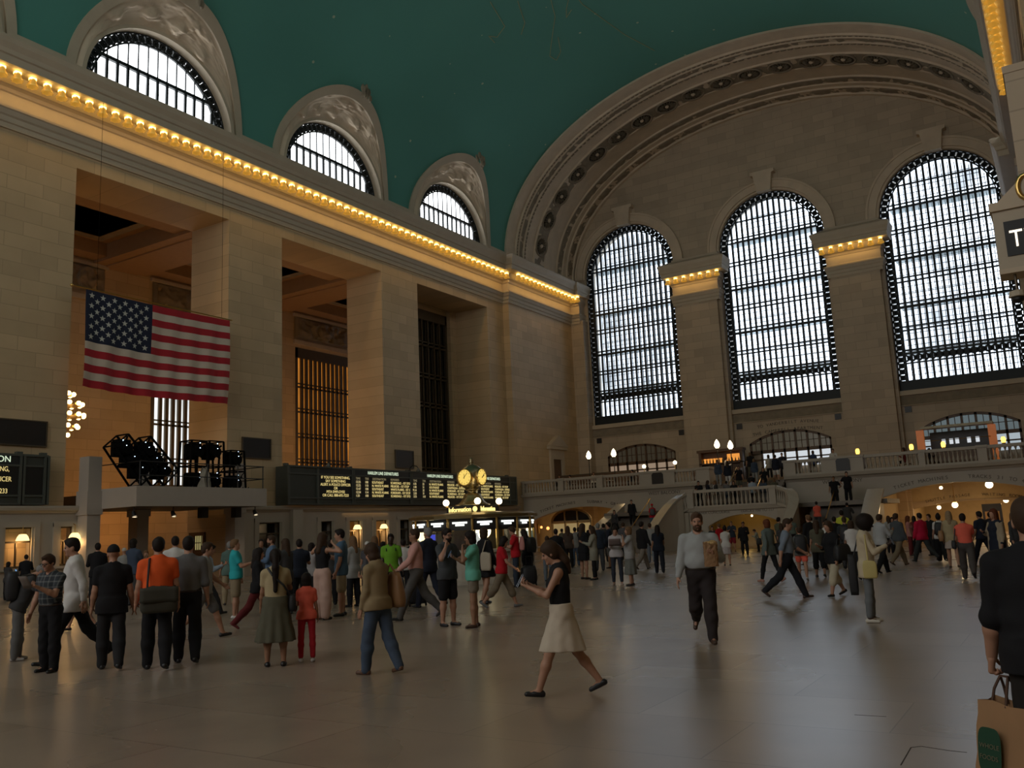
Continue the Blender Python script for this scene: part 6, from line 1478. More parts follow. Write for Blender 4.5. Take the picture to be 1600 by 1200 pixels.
('woman in short black dress behind the phone walker', 22.27, 26.11, 0, 1.8, 73, 'stand', 'p', 'd', 0, 2, 'f', 0.98, ((0.012, 0.012, 0.014), 'e', 0.8), ('skirt', (0.012, 0.012, 0.014), 0.58, 0.22), ('long', (0.05, 0.028, 0.016)), 'l', (0.012, 0.012, 0.014)),
('woman in long pale tunic with black leggings and boots', 22.83, 25.74, 0, 1.7, 207, 'stand', 'p', 'h', 0, 6, 'f', 1.0, ((0.26, 0.25, 0.2), 'l', 0.62), ('legging', (0.012, 0.012, 0.014)), ('long', (0.05, 0.028, 0.016)), 'l', (0.012, 0.012, 0.014)),
('grey haired man in navy jacket among the stair crowd', 20.39, 30.96, 0, 1.82, 117, 'stand', 'd', 'd', 0, 0, 'm', 1.08, ((0.025, 0.035, 0.055), 'l', 0.8), ('trousers', (0.07, 0.075, 0.085)), ('short', (0.22, 0.21, 0.2)), 'l', (0.012, 0.012, 0.014)),
('man in dark jacket and shorts turning left among the crowd', 19.96, 32.73, 0, 1.84, 206, 'stand', 'd', 'h', 0, -4, 'm', 1.05, ((0.016, 0.02, 0.034), 'l', 0.78), ('shorts', (0.15, 0.15, 0.155)), ('short', (0.015, 0.01, 0.008)), 'l', (0.012, 0.012, 0.014)),
('woman in white shirt reading a folder', 24.76, 23.4, 0, 1.67, 296, 'stand', 'h', 'h', 2, 18, 'f', 1.02, ((0.5, 0.47, 0.48), 'l', 0.82), ('legging', (0.03, 0.035, 0.05)), ('bun', (0.015, 0.01, 0.008)), 'l', (0.4, 0.3, 0.26)),
('blonde woman in grey top and long grey skirt on the phone', 25.31, 23.12, 0, 1.63, 205, 'stand', 'e', 'c', 0, -2, 'f', 1.15, ((0.34, 0.34, 0.34), 's', 0.78), ('skirt', (0.15, 0.155, 0.14), 0.32, 0.24), ('bob', (0.16, 0.09, 0.045)), 'l', (0.012, 0.012, 0.014)),
('man in black jacket and pale trousers walking away to the stairs', 22.02, 31.37, 0, 1.87, 69, 'wide', 'd', 'd', 2, 0, 'm', 1.05, ((0.012, 0.012, 0.014), 'l', 0.78), ('trousers', (0.22, 0.19, 0.16)), ('short', (0.015, 0.01, 0.008)), 'l', (0.012, 0.012, 0.014)),
('person in light jeans beside the left stair parapet', 20.15, 36.48, 0, 1.77, 114, 'walk', 'd', 'd', 0, 0, 'm', 1.0, ((0.3, 0.3, 0.29), 's', 0.8), ('trousers', (0.18, 0.21, 0.25)), ('short', (0.05, 0.028, 0.016)), 'l', (0.012, 0.012, 0.014)),
('woman in navy uniform walking away below the left stairs', 23.8, 28.74, 0, 1.65, 113, 'walks', 'd', 'f', 0, 0, 'f', 1.08, ((0.012, 0.016, 0.026), 's', 0.8), ('trousers', (0.014, 0.016, 0.024)), ('long', (0.015, 0.01, 0.008)), 'm', (0.012, 0.012, 0.014)),
('person in green tee left of the bearded man carrying the bag', 20.69, 40.78, 0, 1.56, 21, 'stand', 'p', 'd', 2, 4, 'm', 1.0, ((0.09, 0.12, 0.06), 's', 0.82), ('trousers', (0.012, 0.012, 0.014)), ('short', (0.015, 0.01, 0.008)), 'l', (0.012, 0.012, 0.014)),
('man in red polo under the middle stair arch', 21.99, 40.21, 0, 1.58, 154, 'stand', 'd', 'd', 0, 0, 'm', 1.0, ((0.45, 0.012, 0.02), 's', 0.84), ('trousers', (0.5, 0.45, 0.42)), ('short', (0.16, 0.09, 0.045)), 'l', (0.012, 0.012, 0.014)),
('woman in white dress under the middle stair arch', 24.69, 33.12, 0, 1.49, 109, 'stand', 'd', 'p', 0, 0, 'f', 1.0, ((0.62, 0.6, 0.58), 's', 0.8), ('skirt', (0.45, 0.4, 0.4), 0.5, 0.22), ('bun', (0.015, 0.01, 0.008)), 'l', (0.012, 0.012, 0.014)),
('man in navy tee and red shorts by the middle stair arch', 19.88, 48.29, 0, 1.68, 289, 'stand', 'p', 'p', 0, 6, 'm', 1.0, ((0.03, 0.04, 0.06), 's', 0.8), ('shorts', (0.22, 0.02, 0.03)), ('short', (0.16, 0.09, 0.045)), 'l', (0.012, 0.012, 0.014)),
('man in black suit facing the camera below the stair landing', 22.39, 42.53, 0, 1.62, 288, 'stand', 'p', 'd', 0, 4, 'm', 1.1, ((0.012, 0.012, 0.014), 'l', 0.74), ('trousers', (0.012, 0.012, 0.014)), ('short', (0.05, 0.028, 0.016)), 'm', (0.012, 0.012, 0.014)),
('person with pale jacket bending by the right stair foot', 21.61, 47.26, 0, 1.21, 197, 'stand', 'p', 'd', 14, 14, 'm', 1.0, ((0.3, 0.32, 0.26), 'l', 0.8), ('trousers', (0.012, 0.012, 0.014)), ('short', (0.05, 0.028, 0.016)), 'l', (0.012, 0.012, 0.014)),
('small person behind the red polo under the stair arch', 20.49, 43.47, 0, 1.46, 290, 'stand', 'd', 'd', 0, 0, 'm', 0.95, ((0.05, 0.05, 0.052), 's', 0.8), ('trousers', (0.05, 0.05, 0.052)), ('short', (0.015, 0.01, 0.008)), 'l', (0.012, 0.012, 0.014)),
('woman in grey green top and black leggings walking away', 29.0, 23.98, 0, 1.69, 151, 'walk', 'b', 'd', 0, 0, 'f', 1.05, ((0.12, 0.15, 0.14), 'l', 0.76), ('legging', (0.012, 0.012, 0.014)), ('bob', (0.12, 0.035, 0.014)), 'l', (0.4, 0.2, 0.15)),
('man in blue shirt and black trousers striding right', 30.83, 19.01, 0, 1.72, 15, 'widew', 'f', 'b', 4, 6, 'm', 1.08, ((0.19, 0.23, 0.29), 'e', 0.98), ('trousers', (0.014, 0.015, 0.02)), ('short', (0.05, 0.028, 0.016)), 'l', (0.05, 0.025, 0.015)),
('person in coral shorts with a black backpack', 29.74, 24.38, 0, 1.45, 105, 'walk', 'd', 'd', 0, 0, 'f', 1.0, ((0.12, 0.13, 0.12), 's', 0.82), ('sshorts', (0.8, 0.14, 0.09)), ('short', (0.05, 0.028, 0.016)), 'l', (0.4, 0.4, 0.4)),
('tall man in black suit behind the blue shirt man', 28.1, 32.08, 0, 1.79, 149, 'walk', 'd', 'd', 0, 0, 'm', 1.1, ((0.012, 0.012, 0.014), 'l', 0.74), ('trousers', (0.012, 0.012, 0.014)), ('short', (0.16, 0.09, 0.045)), 'l', (0.012, 0.012, 0.014)),
('woman in olive print blouse with black capris', 29.84, 25.87, 0, 1.59, 104, 'walks', 'd', 'p', 0, 4, 'f', 1.0, ((0.1, 0.095, 0.065), 's', 0.76), ('capri', (0.012, 0.012, 0.014)), ('long', (0.05, 0.028, 0.016)), 'l', (0.012, 0.012, 0.014)),
('woman in loose black blouse and cream trousers walking forward', 31.62, 19.64, 0, 1.6, 238, 'walk', 'd', 'c', 2, 10, 'f', 1.12, ((0.012, 0.012, 0.014), 'e', 0.76), ('capri', (0.5, 0.44, 0.32)), ('bob', (0.05, 0.028, 0.016)), 'l', (0.012, 0.012, 0.014)),
('woman in white vest top behind the black blouse woman', 29.25, 29.58, 0, 1.57, 238, 'stand', 'd', 'd', 0, 4, 'f', 1.0, ((0.62, 0.6, 0.58), 'n', 0.82), ('trousers', (0.012, 0.012, 0.014)), ('bun', (0.015, 0.01, 0.008)), 'm', (0.012, 0.012, 0.014)),
('woman in white blouse carrying a long black bag', 31.01, 24.7, 0, 1.56, 102, 'walk', 'd', 'd', 0, 0, 'f', 1.0, ((0.62, 0.6, 0.58), 's', 0.84), ('trousers', (0.012, 0.012, 0.014)), ('bob', (0.05, 0.028, 0.016)), 'l', (0.012, 0.012, 0.014)),
('woman with black curly hair in cream patterned jacket and grey jeans', 33.17, 14.99, 0, 1.65, 11, 'stand', 'd', 'p', 2, 12, 'f', 1.02, ((0.55, 0.46, 0.32), 'l', 0.72), ('legging', (0.16, 0.17, 0.18)), ('afro', (0.015, 0.01, 0.008)), 'd', (0.62, 0.58, 0.5)),
('man in white shirt walking away behind the cream jacket woman', 31.27, 27.27, 0, 1.7, 55, 'walk', 'd', 'p', 0, 8, 'm', 1.05, ((0.42, 0.43, 0.44), 'l', 0.84), ('trousers', (0.012, 0.012, 0.014)), ('short', (0.05, 0.028, 0.016)), 'm', (0.012, 0.012, 0.014)),
('person in bright yellow green tee near the right stairs', 28.08, 37.52, 0, 1.91, 102, 'stand', 'd', 'd', 0, 0, 'm', 1.0, ((0.55, 0.6, 0.06), 's', 0.82), ('trousers', (0.016, 0.02, 0.034)), ('short', (0.015, 0.01, 0.008)), 'l', (0.012, 0.012, 0.014)),
('man in grey shirt and khaki trousers walking right', 31.11, 31.17, 0, 1.74, 54, 'wide', 'd', 'd', 0, 0, 'm', 1.08, ((0.07, 0.08, 0.09), 'l', 0.84), ('trousers', (0.2, 0.155, 0.1)), ('short', (0.05, 0.028, 0.016)), 'l', (0.05, 0.025, 0.015)),
('woman in pink top behind the khaki trouser man', 30.38, 38.57, 0, 1.56, 8, 'stand', 'p', 'd', 0, 0, 'f', 1.0, ((0.4, 0.18, 0.16), 's', 0.82), ('trousers', (0.13, 0.02, 0.022)), ('long', (0.12, 0.035, 0.014)), 'l', (0.012, 0.012, 0.014)),
('man in crimson jacket and dark trousers facing left', 31.53, 33.35, 0, 1.71, 143, 'widew', 'd', 'd', 2, -4, 'm', 1.1, ((0.5, 0.012, 0.05), 'l', 0.8), ('trousers', (0.04, 0.045, 0.045)), ('short', (0.015, 0.01, 0.008)), 'l', (0.012, 0.012, 0.014)),
('person in black tee behind the crimson jacket', 31.2, 38.16, 0, 1.6, 232, 'stand', 'd', 'd', 0, 0, 'm', 1.1, ((0.012, 0.012, 0.014), 'l', 0.8), ('trousers', (0.012, 0.012, 0.014)), ('short', (0.05, 0.028, 0.016)), 'l', (0.012, 0.012, 0.014)),
('woman in white tee and black trousers with a backpack', 32.13, 33.13, 0, 1.62, 97, 'walk', 'd', 'd', 2, 2, 'f', 1.0, ((0.62, 0.6, 0.58), 's', 0.84), ('wide', (0.012, 0.012, 0.014)), ('bun', (0.015, 0.01, 0.008)), 'l', (0.5, 0.4, 0.3)),
('woman with long blonde hair in pale blouse and short skirt', 32.87, 29.31, 0, 1.68, 96, 'walks', 'd', 'd', 0, 0, 'f', 1.08, ((0.42, 0.34, 0.2), 'l', 0.8), ('skirt', (0.45, 0.38, 0.34), 0.6, 0.2), ('long', (0.3, 0.21, 0.12)), 'l', (0.05, 0.025, 0.015)),
('woman in coral tee and grey trousers walking away', 33.71, 24.36, 0, 1.65, 96, 'widew', 'd', 'p', 2, 6, 'f', 1.15, ((0.8, 0.14, 0.09), 's', 0.97), ('trousers', (0.075, 0.065, 0.06)), ('short', (0.015, 0.01, 0.008)), 'l', (0.012, 0.012, 0.014)),
('officer in dark navy uniform standing at right', 33.54, 31.13, 0, 1.68, 140, 'widew', 'd', 'p', 0, 4, 'm', 1.12, ((0.016, 0.02, 0.034), 's', 0.84), ('trousers', (0.01, 0.012, 0.02)), ('short', (0.015, 0.01, 0.008)), 'm', (0.012, 0.012, 0.014)),
('red haired woman in navy vest and beige cardigan facing the camera', 34.4, 24.27, 0, 1.67, 229, 'stand', 'd', 'c', 0, 0, 'f', 1.1, ('cardigan', 'l', 0.72), ('trousers', (0.012, 0.012, 0.014)), ('long', (0.12, 0.035, 0.014)), 'l', (0.012, 0.012, 0.014)),
('woman with pale hair at the right among the passage crowd', 34.57, 28.86, 0, 1.56, -42, 'stand', 'd', 'd', 0, 0, 'f', 1.0, ((0.05, 0.05, 0.052), 'l', 0.8), ('trousers', (0.012, 0.012, 0.014)), ('long', (0.16, 0.09, 0.045)), 'l', (0.012, 0.012, 0.014)),
('dark clothed person right of the officer', 33.53, 35.12, 0, 1.58, 94, 'stand', 'd', 'd', 0, 0, 'm', 1.0, ((0.012, 0.012, 0.014), 'l', 0.8), ('trousers', (0.012, 0.012, 0.014)), ('short', (0.015, 0.01, 0.008)), 'l', (0.012, 0.012, 0.014)),
('person in grey coat deep in the right passage crowd', 29.16, 41.53, 0, 1.59, 99, 'stand', 'd', 'd', 0, 0, 'f', 1.0, ((0.3, 0.3, 0.29), 'l', 0.7), ('trousers', (0.012, 0.012, 0.014)), ('long', (0.05, 0.028, 0.016)), 'l', (0.012, 0.012, 0.014)),
('person in dark red top deep in the right passage crowd', 30.27, 40.91, 0, 1.54, 98, 'stand', 'd', 'd', 0, 0, 'f', 1.0, ((0.13, 0.02, 0.022), 'l', 0.7), ('trousers', (0.012, 0.012, 0.014)), ('long', (0.015, 0.01, 0.008)), 'l', (0.012, 0.012, 0.014)),
('big man in black shirt at the right edge carrying a brown paper bag', 35.84, 5.6, 0, 1.71, 92, 'stand', 'd', 'd', 0, 0, 'm', 1.25, ((0.012, 0.012, 0.014), 'e', 0.8), ('trousers', (0.02, 0.017, 0.015)), ('short', (0.05, 0.028, 0.016)), 'l', (0.012, 0.012, 0.014)),
('person in black with raised arms below the platform column', 11.41, 15.9, 0, 1.85, 147, 'stand', 'p', 'p', 0, 0, 'm', 1.05, ((0.012, 0.012, 0.014), 'l', 0.8), ('trousers', (0.012, 0.012, 0.014)), ('short', (0.015, 0.01, 0.008)), 'l', (0.012, 0.012, 0.014)),
('person in blue vest photographing below the platform', 12.46, 16.37, 0, 1.92, 100, 'stand', 'e', 'p', 0, -6, 'm', 1.0, ((0.05, 0.07, 0.11), 's', 0.8), ('trousers', (0.05, 0.05, 0.052)), ('bob', (0.015, 0.01, 0.008)), 'l', (0.012, 0.012, 0.014)),
('person in pale hat behind the black cap man', 8.68, 18.63, 0, 1.67, 146, 'stand', 'd', 'd', 0, 0, 'f', 1.0, ((0.3, 0.3, 0.29), 's', 0.8), ('trousers', (0.3, 0.24, 0.15)), ('cap', (0.5, 0.46, 0.4)), 'l', (0.012, 0.012, 0.014)),
('man in white shirt with black strap behind the grey shirt man', 18.36, 13.35, 0, 1.91, 143, 'walk', 'd', 'd', 0, 0, 'm', 1.05, ((0.62, 0.6, 0.58), 's', 0.84), ('trousers', (0.012, 0.012, 0.014)), ('short', (0.015, 0.01, 0.008)), 'l', (0.012, 0.012, 0.014)),
('person in cream top between the cap and the orange polo', 11.36, 17.56, 0, 1.56, 325, 'stand', 'd', 'd', 0, 0, 'f', 1.0, ((0.4, 0.37, 0.3), 's', 0.8), ('trousers', (0.18, 0.21, 0.25)), ('bob', (0.16, 0.09, 0.045)), 'l', (0.012, 0.012, 0.014)),
('grey haired person left of the turquoise tee man', 16.13, 16.8, 0, 1.72, 140, 'stand', 'd', 'd', 0, 0, 'f', 1.0, ((0.1, 0.16, 0.14), 's', 0.8), ('trousers', (0.3, 0.24, 0.15)), ('short', (0.22, 0.21, 0.2)), 'l', (0.012, 0.012, 0.014)),
('woman with brown hair standing behind the ponytail woman', 20.5, 14.73, 0, 1.71, 182, 'stand', 'd', 'd', 0, 0, 'f', 1.05, ((0.05, 0.05, 0.052), 'l', 0.74), ('trousers', (0.012, 0.012, 0.014)), ('long', (0.05, 0.028, 0.016)), 'l', (0.012, 0.012, 0.014)),
('man in navy shirt left of the pale pink trousers', 20.22, 15.44, 0, 1.69, 136, 'stand', 'p', 'p', 0, 4, 'm', 1.05, ((0.02, 0.025, 0.04), 's', 0.8), ('trousers', (0.012, 0.012, 0.014)), ('short', (0.015, 0.01, 0.008)), 'l', (0.012, 0.012, 0.014)),
('person with dark hair in white blouse beside the black tank top', 19.07, 16.99, 0, 1.58, 90, 'stand', 'd', 'h', 0, 2, 'f', 0.95, ((0.35, 0.33, 0.33), 's', 0.8), ('trousers', (0.012, 0.012, 0.014)), ('bob', (0.015, 0.01, 0.008)), 'l', (0.012, 0.012, 0.014)),
('man with dark curly hair behind the blue shirt man', 15.19, 18.78, 0, 1.76, 318, 'stand', 'd', 'd', 0, 0, 'm', 1.0, ((0.05, 0.05, 0.052), 's', 0.8), ('trousers', (0.012, 0.012, 0.014)), ('short', (0.015, 0.01, 0.008)), 'm', (0.012, 0.012, 0.014)),
('person in charcoal top right of the black tank top', 19.71, 17.03, 0, 1.63, 134, 'stand', 'd', 'd', 0, 0, 'm', 1.0, ((0.05, 0.05, 0.052), 's', 0.8), ('trousers', (0.012, 0.012, 0.014)), ('short', (0.015, 0.01, 0.008)), 'l', (0.012, 0.012, 0.014)),
('person in white cap behind the tan sweater woman', 18.4, 19.92, 0, 1.54, 132, 'stand', 'd', 'd', 0, 0, 'f', 1.0, ((0.08, 0.08, 0.09), 's', 0.8), ('trousers', (0.012, 0.012, 0.014)), ('cap', (0.62, 0.6, 0.58)), 'l', (0.012, 0.012, 0.014)),
('woman with long fair hair behind the tan sweater woman', 20.4, 17.96, 0, 1.68, 131, 'stand', 'd', 'd', 0, 0, 'f', 1.0, ((0.05, 0.05, 0.052), 'l', 0.8), ('trousers', (0.012, 0.012, 0.014)), ('long', (0.16, 0.09, 0.045)), 'l', (0.012, 0.012, 0.014)),
('person in dark red top left of the green tee man', 19.0, 19.92, 0, 1.52, 86, 'stand', 'd', 'd', 0, 0, 'f', 0.95, ((0.13, 0.02, 0.022), 's', 0.8), ('trousers', (0.012, 0.012, 0.014)), ('short', (0.015, 0.01, 0.008)), 'm', (0.012, 0.012, 0.014)),
('person in black right of the white shirt man', 19.13, 21.05, 0, 1.56, 129, 'stand', 'd', 'd', 0, 0, 'm', 1.0, ((0.012, 0.012, 0.014), 's', 0.8), ('trousers', (0.012, 0.012, 0.014)), ('short', (0.015, 0.01, 0.008)), 'l', (0.012, 0.012, 0.014)),
('person bending at the ticket window in a black jacket', 2.97, 18.49, 0, 1.6, 151, 'stand', 'p', 'p', 6, 6, 'm', 1.0, ((0.012, 0.012, 0.014), 'l', 0.8), ('trousers', (0.012, 0.012, 0.014)), ('short', (0.015, 0.01, 0.008)), 'l', (0.012, 0.012, 0.014)),
('person holding a glowing phone at the left ticket window', 3.21, 17.71, 0, 1.36, 107, 'stand', 'p', 'p', 0, 4, 'f', 1.0, ((0.05, 0.05, 0.052), 'l', 0.8), ('trousers', (0.012, 0.012, 0.014)), ('bob', (0.015, 0.01, 0.008)), 'l', (0.012, 0.012, 0.014)),
('woman in brown top among the crowd left of the stairs', 17.76, 33.32, 0, 1.76, 119, 'stand', 'd', 'd', 0, 0, 'f', 1.0, ((0.07, 0.05, 0.04), 's', 0.8), ('trousers', (0.012, 0.012, 0.014)), ('long', (0.05, 0.028, 0.016)), 'l', (0.012, 0.012, 0.014)),
('man in pale grey tee among the crowd left of the stairs', 16.94, 35.47, 0, 1.7, 118, 'stand', 'd', 'd', 0, 0, 'm', 1.0, ((0.2, 0.2, 0.19), 's', 0.8), ('trousers', (0.06, 0.085, 0.13)), ('short', (0.015, 0.01, 0.008)), 'l', (0.012, 0.012, 0.014)),
('person with dark hair behind the navy jacket man', 16.73, 38.79, 0, 1.82, 116, 'stand', 'd', 'd', 0, 0, 'm', 1.0, ((0.05, 0.05, 0.052), 's', 0.8), ('trousers', (0.012, 0.012, 0.014)), ('short', (0.015, 0.01, 0.008)), 'l', (0.012, 0.012, 0.014)),
('man in grey hoodie near the left stair foot', 17.33, 39.74, 0, 1.84, 115, 'stand', 'd', 'd', 0, 0, 'm', 1.0, ((0.1, 0.1, 0.11), 'l', 0.8), ('trousers', (0.012, 0.012, 0.014)), ('short', (0.05, 0.028, 0.016)), 'l', (0.012, 0.012, 0.014)),
('person in olive jacket in front of the left passage', 10.91, 45.09, 0, 1.67, 74, 'stand', 'd', 'd', 0, 0, 'm', 1.0, ((0.1, 0.095, 0.065), 'l', 0.8), ('trousers', (0.012, 0.012, 0.014)), ('short', (0.015, 0.01, 0.008)), 'l', (0.012, 0.012, 0.014)),
('woman in grey scarf in front of the left passage door', 12.32, 44.46, 0, 1.7, 118, 'stand', 'd', 'd', 0, 0, 'f', 1.0, ((0.15, 0.15, 0.155), 'l', 0.76), ('trousers', (0.012, 0.012, 0.014)), ('bob', (0.05, 0.028, 0.016)), 'l', (0.012, 0.012, 0.014)),
('person in dark coat at the mouth of the left passage', 11.24, 48.05, 0, 1.82, 117, 'stand', 'd', 'd', 0, 0, 'm', 1.0, ((0.012, 0.012, 0.014), 'l', 0.7), ('trousers', (0.012, 0.012, 0.014)), ('short', (0.015, 0.01, 0.008)), 'l', (0.012, 0.012, 0.014)),
('man in camouflage tee near the right stair foot', 25.17, 38.8, 0, 1.74, 61, 'stand', 'd', 'd', 0, 0, 'm', 1.0, ((0.1, 0.11, 0.07), 's', 0.8), ('trousers', (0.05, 0.05, 0.052)), ('short', (0.015, 0.01, 0.008)), 'l', (0.012, 0.012, 0.014)),
('woman with dark hair left of the tall suit man', 26.52, 34.28, 0, 1.49, 106, 'stand', 'd', 'd', 0, 0, 'f', 1.0, ((0.05, 0.05, 0.052), 's', 0.8), ('trousers', (0.012, 0.012, 0.014)), ('long', (0.05, 0.028, 0.016)), 'l', (0.012, 0.012, 0.014)),
('person in dark jacket with luggage below the right stairs', 28.65, 33.54, 0, 1.69, 102, 'walk', 'd', 'd', 0, 0, 'm', 1.08, ((0.012, 0.012, 0.014), 'l', 0.8), ('trousers', (0.012, 0.012, 0.014)), ('short', (0.015, 0.01, 0.008)), 'l', (0.012, 0.012, 0.014)),
('person in black backpack below the right stairs', 29.86, 29.43, 0, 1.67, 102, 'walk', 'd', 'd', 0, 0, 'm', 1.0, ((0.03, 0.035, 0.04), 's', 0.8), ('trousers', (0.012, 0.012, 0.014)), ('short', (0.05, 0.028, 0.016)), 'l', (0.012, 0.012, 0.014)),
('woman in grey blouse by the right parapet', 29.54, 40.12, 0, 1.53, 279, 'stand', 'd', 'd', 0, 0, 'f', 1.0, ((0.3, 0.29, 0.3), 's', 0.8), ('trousers', (0.012, 0.012, 0.014)), ('long', (0.015, 0.01, 0.008)), 'l', (0.012, 0.012, 0.014)),
('climber in red top and red cap on the left stairs', 13.2, 53.0, 1.3, 1.72, 113, 'walk', 'd', 'd', 0, 0, 'f', 1.0, ((0.55, 0.012, 0.03), 's', 0.84), ('trousers', (0.1, 0.18, 0.24)), ('cap', (0.5, 0.01, 0.02)), 'm', (0.012, 0.012, 0.014)),
('woman in black skirt descending the left stairs', 10.7, 52.6, 1.09, 1.66, 296, 'walk', 'd', 'd', 0, 4, 'f', 1.0, ((0.05, 0.05, 0.052), 'l', 0.8), ('skirt', (0.012, 0.012, 0.014), 0.4, 0.3), ('bob', (0.05, 0.028, 0.016)), 'l', (0.012, 0.012, 0.014)),
('man in dark suit descending the left stairs', 11.5, 53.6, 1.64, 1.74, 295, 'walk', 'd', 'd', 0, 4, 'm', 1.0, ((0.012, 0.012, 0.014), 'l', 0.74), ('trousers', (0.012, 0.012, 0.014)), ('short', (0.015, 0.01, 0.008)), 'l', (0.012, 0.012, 0.014)),
('left of two men in black standing on the right stairs', 24.2, 54.6, 2.18, 1.85, 282, 'stand', 'k', 'd', 0, 0, 'm', 1.12, ((0.012, 0.012, 0.014), 's', 0.8), ('trousers', (0.012, 0.012, 0.014)), ('short', (0.05, 0.028, 0.016)), 'm', (0.012, 0.012, 0.014)),
('right of two men in black standing on the right stairs', 24.9, 54.9, 2.37, 1.9, 281, 'stand', 'd', 'k', 0, 0, 'm', 1.1, ((0.012, 0.012, 0.014), 's', 0.8), ('trousers', (0.012, 0.012, 0.014)), ('short', (0.015, 0.01, 0.008)), 'l', (0.012, 0.012, 0.014)),
('person in white tee climbing the right stairs', 23.6, 50.8, 0.0, 1.72, 104, 'walk', 'd', 'd', 0, 0, 'm', 1.0, ((0.62, 0.6, 0.58), 's', 0.84), ('trousers', (0.05, 0.05, 0.052)), ('short', (0.015, 0.01, 0.008)), 'l', (0.012, 0.012, 0.014)),
('person in pink tee climbing the right stairs', 23.6, 52.4, 0.91, 1.68, 103, 'walk', 'd', 'd', 0, 0, 'f', 1.0, ((0.8, 0.14, 0.09), 's', 0.84), ('trousers', (0.05, 0.05, 0.052)), ('short', (0.015, 0.01, 0.008)), 'l', (0.012, 0.012, 0.014)),
('person in grey green tee at the foot of the right parapet', 22.9, 49.4, 0.0, 1.7, 105, 'stand', 'd', 'd', 0, 0, 'm', 1.0, ((0.12, 0.16, 0.14), 's', 0.84), ('trousers', (0.012, 0.012, 0.014)), ('short', (0.015, 0.01, 0.008)), 'l', (0.012, 0.012, 0.014)),
('person carrying a black bundle on the right stairs', 25.3, 52.2, 0.73, 1.72, 102, 'walk', 'd', 's', 6, 8, 'm', 1.1, ((0.05, 0.05, 0.052), 'l', 0.8), ('trousers', (0.012, 0.012, 0.014)), ('short', (0.015, 0.01, 0.008)), 'l', (0.012, 0.012, 0.014)),
('person in black top at the left end of the landing', 15.9, 54.4, 2.55, 1.76, 290, 'stand', 'd', 'p', 0, 6, 'm', 1.0, ((0.012, 0.012, 0.014), 's', 0.8), ('trousers', (0.012, 0.012, 0.014)), ('short', (0.015, 0.01, 0.008)), 'l', (0.012, 0.012, 0.014)),
('person in navy top second from the landing left end', 16.4, 54.7, 2.55, 1.76, 20, 'stand', 'p', 'd', 0, 6, 'f', 1.0, ((0.016, 0.02, 0.034), 'l', 0.8), ('trousers', (0.13, 0.02, 0.022)), ('long', (0.05, 0.028, 0.016)), 'm', (0.012, 0.012, 0.014)),
('person in charcoal top leaning at the landing rail left part', 17.1, 54.2, 2.55, 1.7, 199, 'stand', 'd', 'd', 0, 6, 'm', 1.0, ((0.05, 0.05, 0.052), 's', 0.8), ('trousers', (0.05, 0.05, 0.052)), ('bob', (0.16, 0.09, 0.045)), 'l', (0.012, 0.012, 0.014)),
('person in grey top near the landing rail middle', 17.6, 54.8, 2.55, 1.66, 109, 'stand', 'h', 'd', 0, 6, 'f', 1.0, ((0.15, 0.15, 0.155), 'l', 0.8), ('trousers', (0.05, 0.07, 0.11)), ('short', (0.015, 0.01, 0.008)), 'm', (0.012, 0.012, 0.014)),
('person in dark top at the landing rail middle', 18.2, 54.4, 2.55, 1.61, 288, 'stand', 'd', 'p', 0, 6, 'm', 1.0, ((0.012, 0.012, 0.014), 's', 0.8), ('trousers', (0.012, 0.012, 0.014)), ('long', (0.05, 0.028, 0.016)), 'l', (0.012, 0.012, 0.014)),
('person in white top at the left foot of the balcony steps', 16.9, 54.6, 2.55, 1.68, 19, 'stand', 'p', 'd', 0, 6, 'f', 1.0, ((0.62, 0.6, 0.58), 'l', 0.8), ('trousers', (0.62, 0.6, 0.58)), ('bob', (0.16, 0.09, 0.045)), 'm', (0.012, 0.012, 0.014)),
('person in pale blue top right of the landing middle', 19.3, 54.6, 2.55, 1.68, 107, 'stand', 'd', 'd', 0, 6, 'm', 1.0, ((0.34, 0.41, 0.5), 's', 0.8), ('trousers', (0.012, 0.012, 0.014)), ('short', (0.015, 0.01, 0.008)), 'l', (0.012, 0.012, 0.014)),
('person in slate blue top at the landing rail right part', 20.1, 54.3, 2.55, 1.61, 286, 'stand', 'h', 'd', 0, 6, 'f', 1.0, ((0.05, 0.07, 0.11), 'l', 0.8), ('trousers', (0.15, 0.15, 0.155)), ('long', (0.05, 0.028, 0.016)), 'm', (0.012, 0.012, 0.014)),
('person in olive top at the right end of the landing', 20.6, 54.9, 2.55, 1.61, 106, 'stand', 'd', 'p', 0, 6, 'm', 1.0, ((0.1, 0.095, 0.065), 's', 0.8), ('trousers', (0.1, 0.095, 0.065)), ('bob', (0.16, 0.09, 0.045)), 'l', (0.012, 0.012, 0.014)),
('person in navy top on the left of the balcony steps', 17.0, 57.1, 3.82, 1.82, 108, 'walk', 'd', 'd', 0, 4, 'f', 1.0, ((0.016, 0.02, 0.034), 'l', 0.78), ('trousers', (0.62, 0.6, 0.58)), ('long', (0.05, 0.028, 0.016)), 'l', (0.012, 0.012, 0.014)),
('person in dark top on the lower balcony steps near the left handrail', 17.9, 56.5, 3.46, 1.75, 288, 'stand', 'd', 'p', 0, 4, 'm', 1.0, ((0.012, 0.012, 0.014), 's', 0.78), ('shorts', (0.1, 0.095, 0.065)), ('short', (0.015, 0.01, 0.008)), 'l', (0.012, 0.012, 0.014)),
('person in slate blue top in the middle of the balcony steps', 18.7, 57.4, 4.0, 1.67, 107, 'walk', 'd', 'd', 0, 4, 'f', 1.0, ((0.05, 0.07, 0.11), 'l', 0.78), ('trousers', (0.3, 0.3, 0.29)), ('bob', (0.16, 0.09, 0.045)), 'l', (0.012, 0.012, 0.014)),
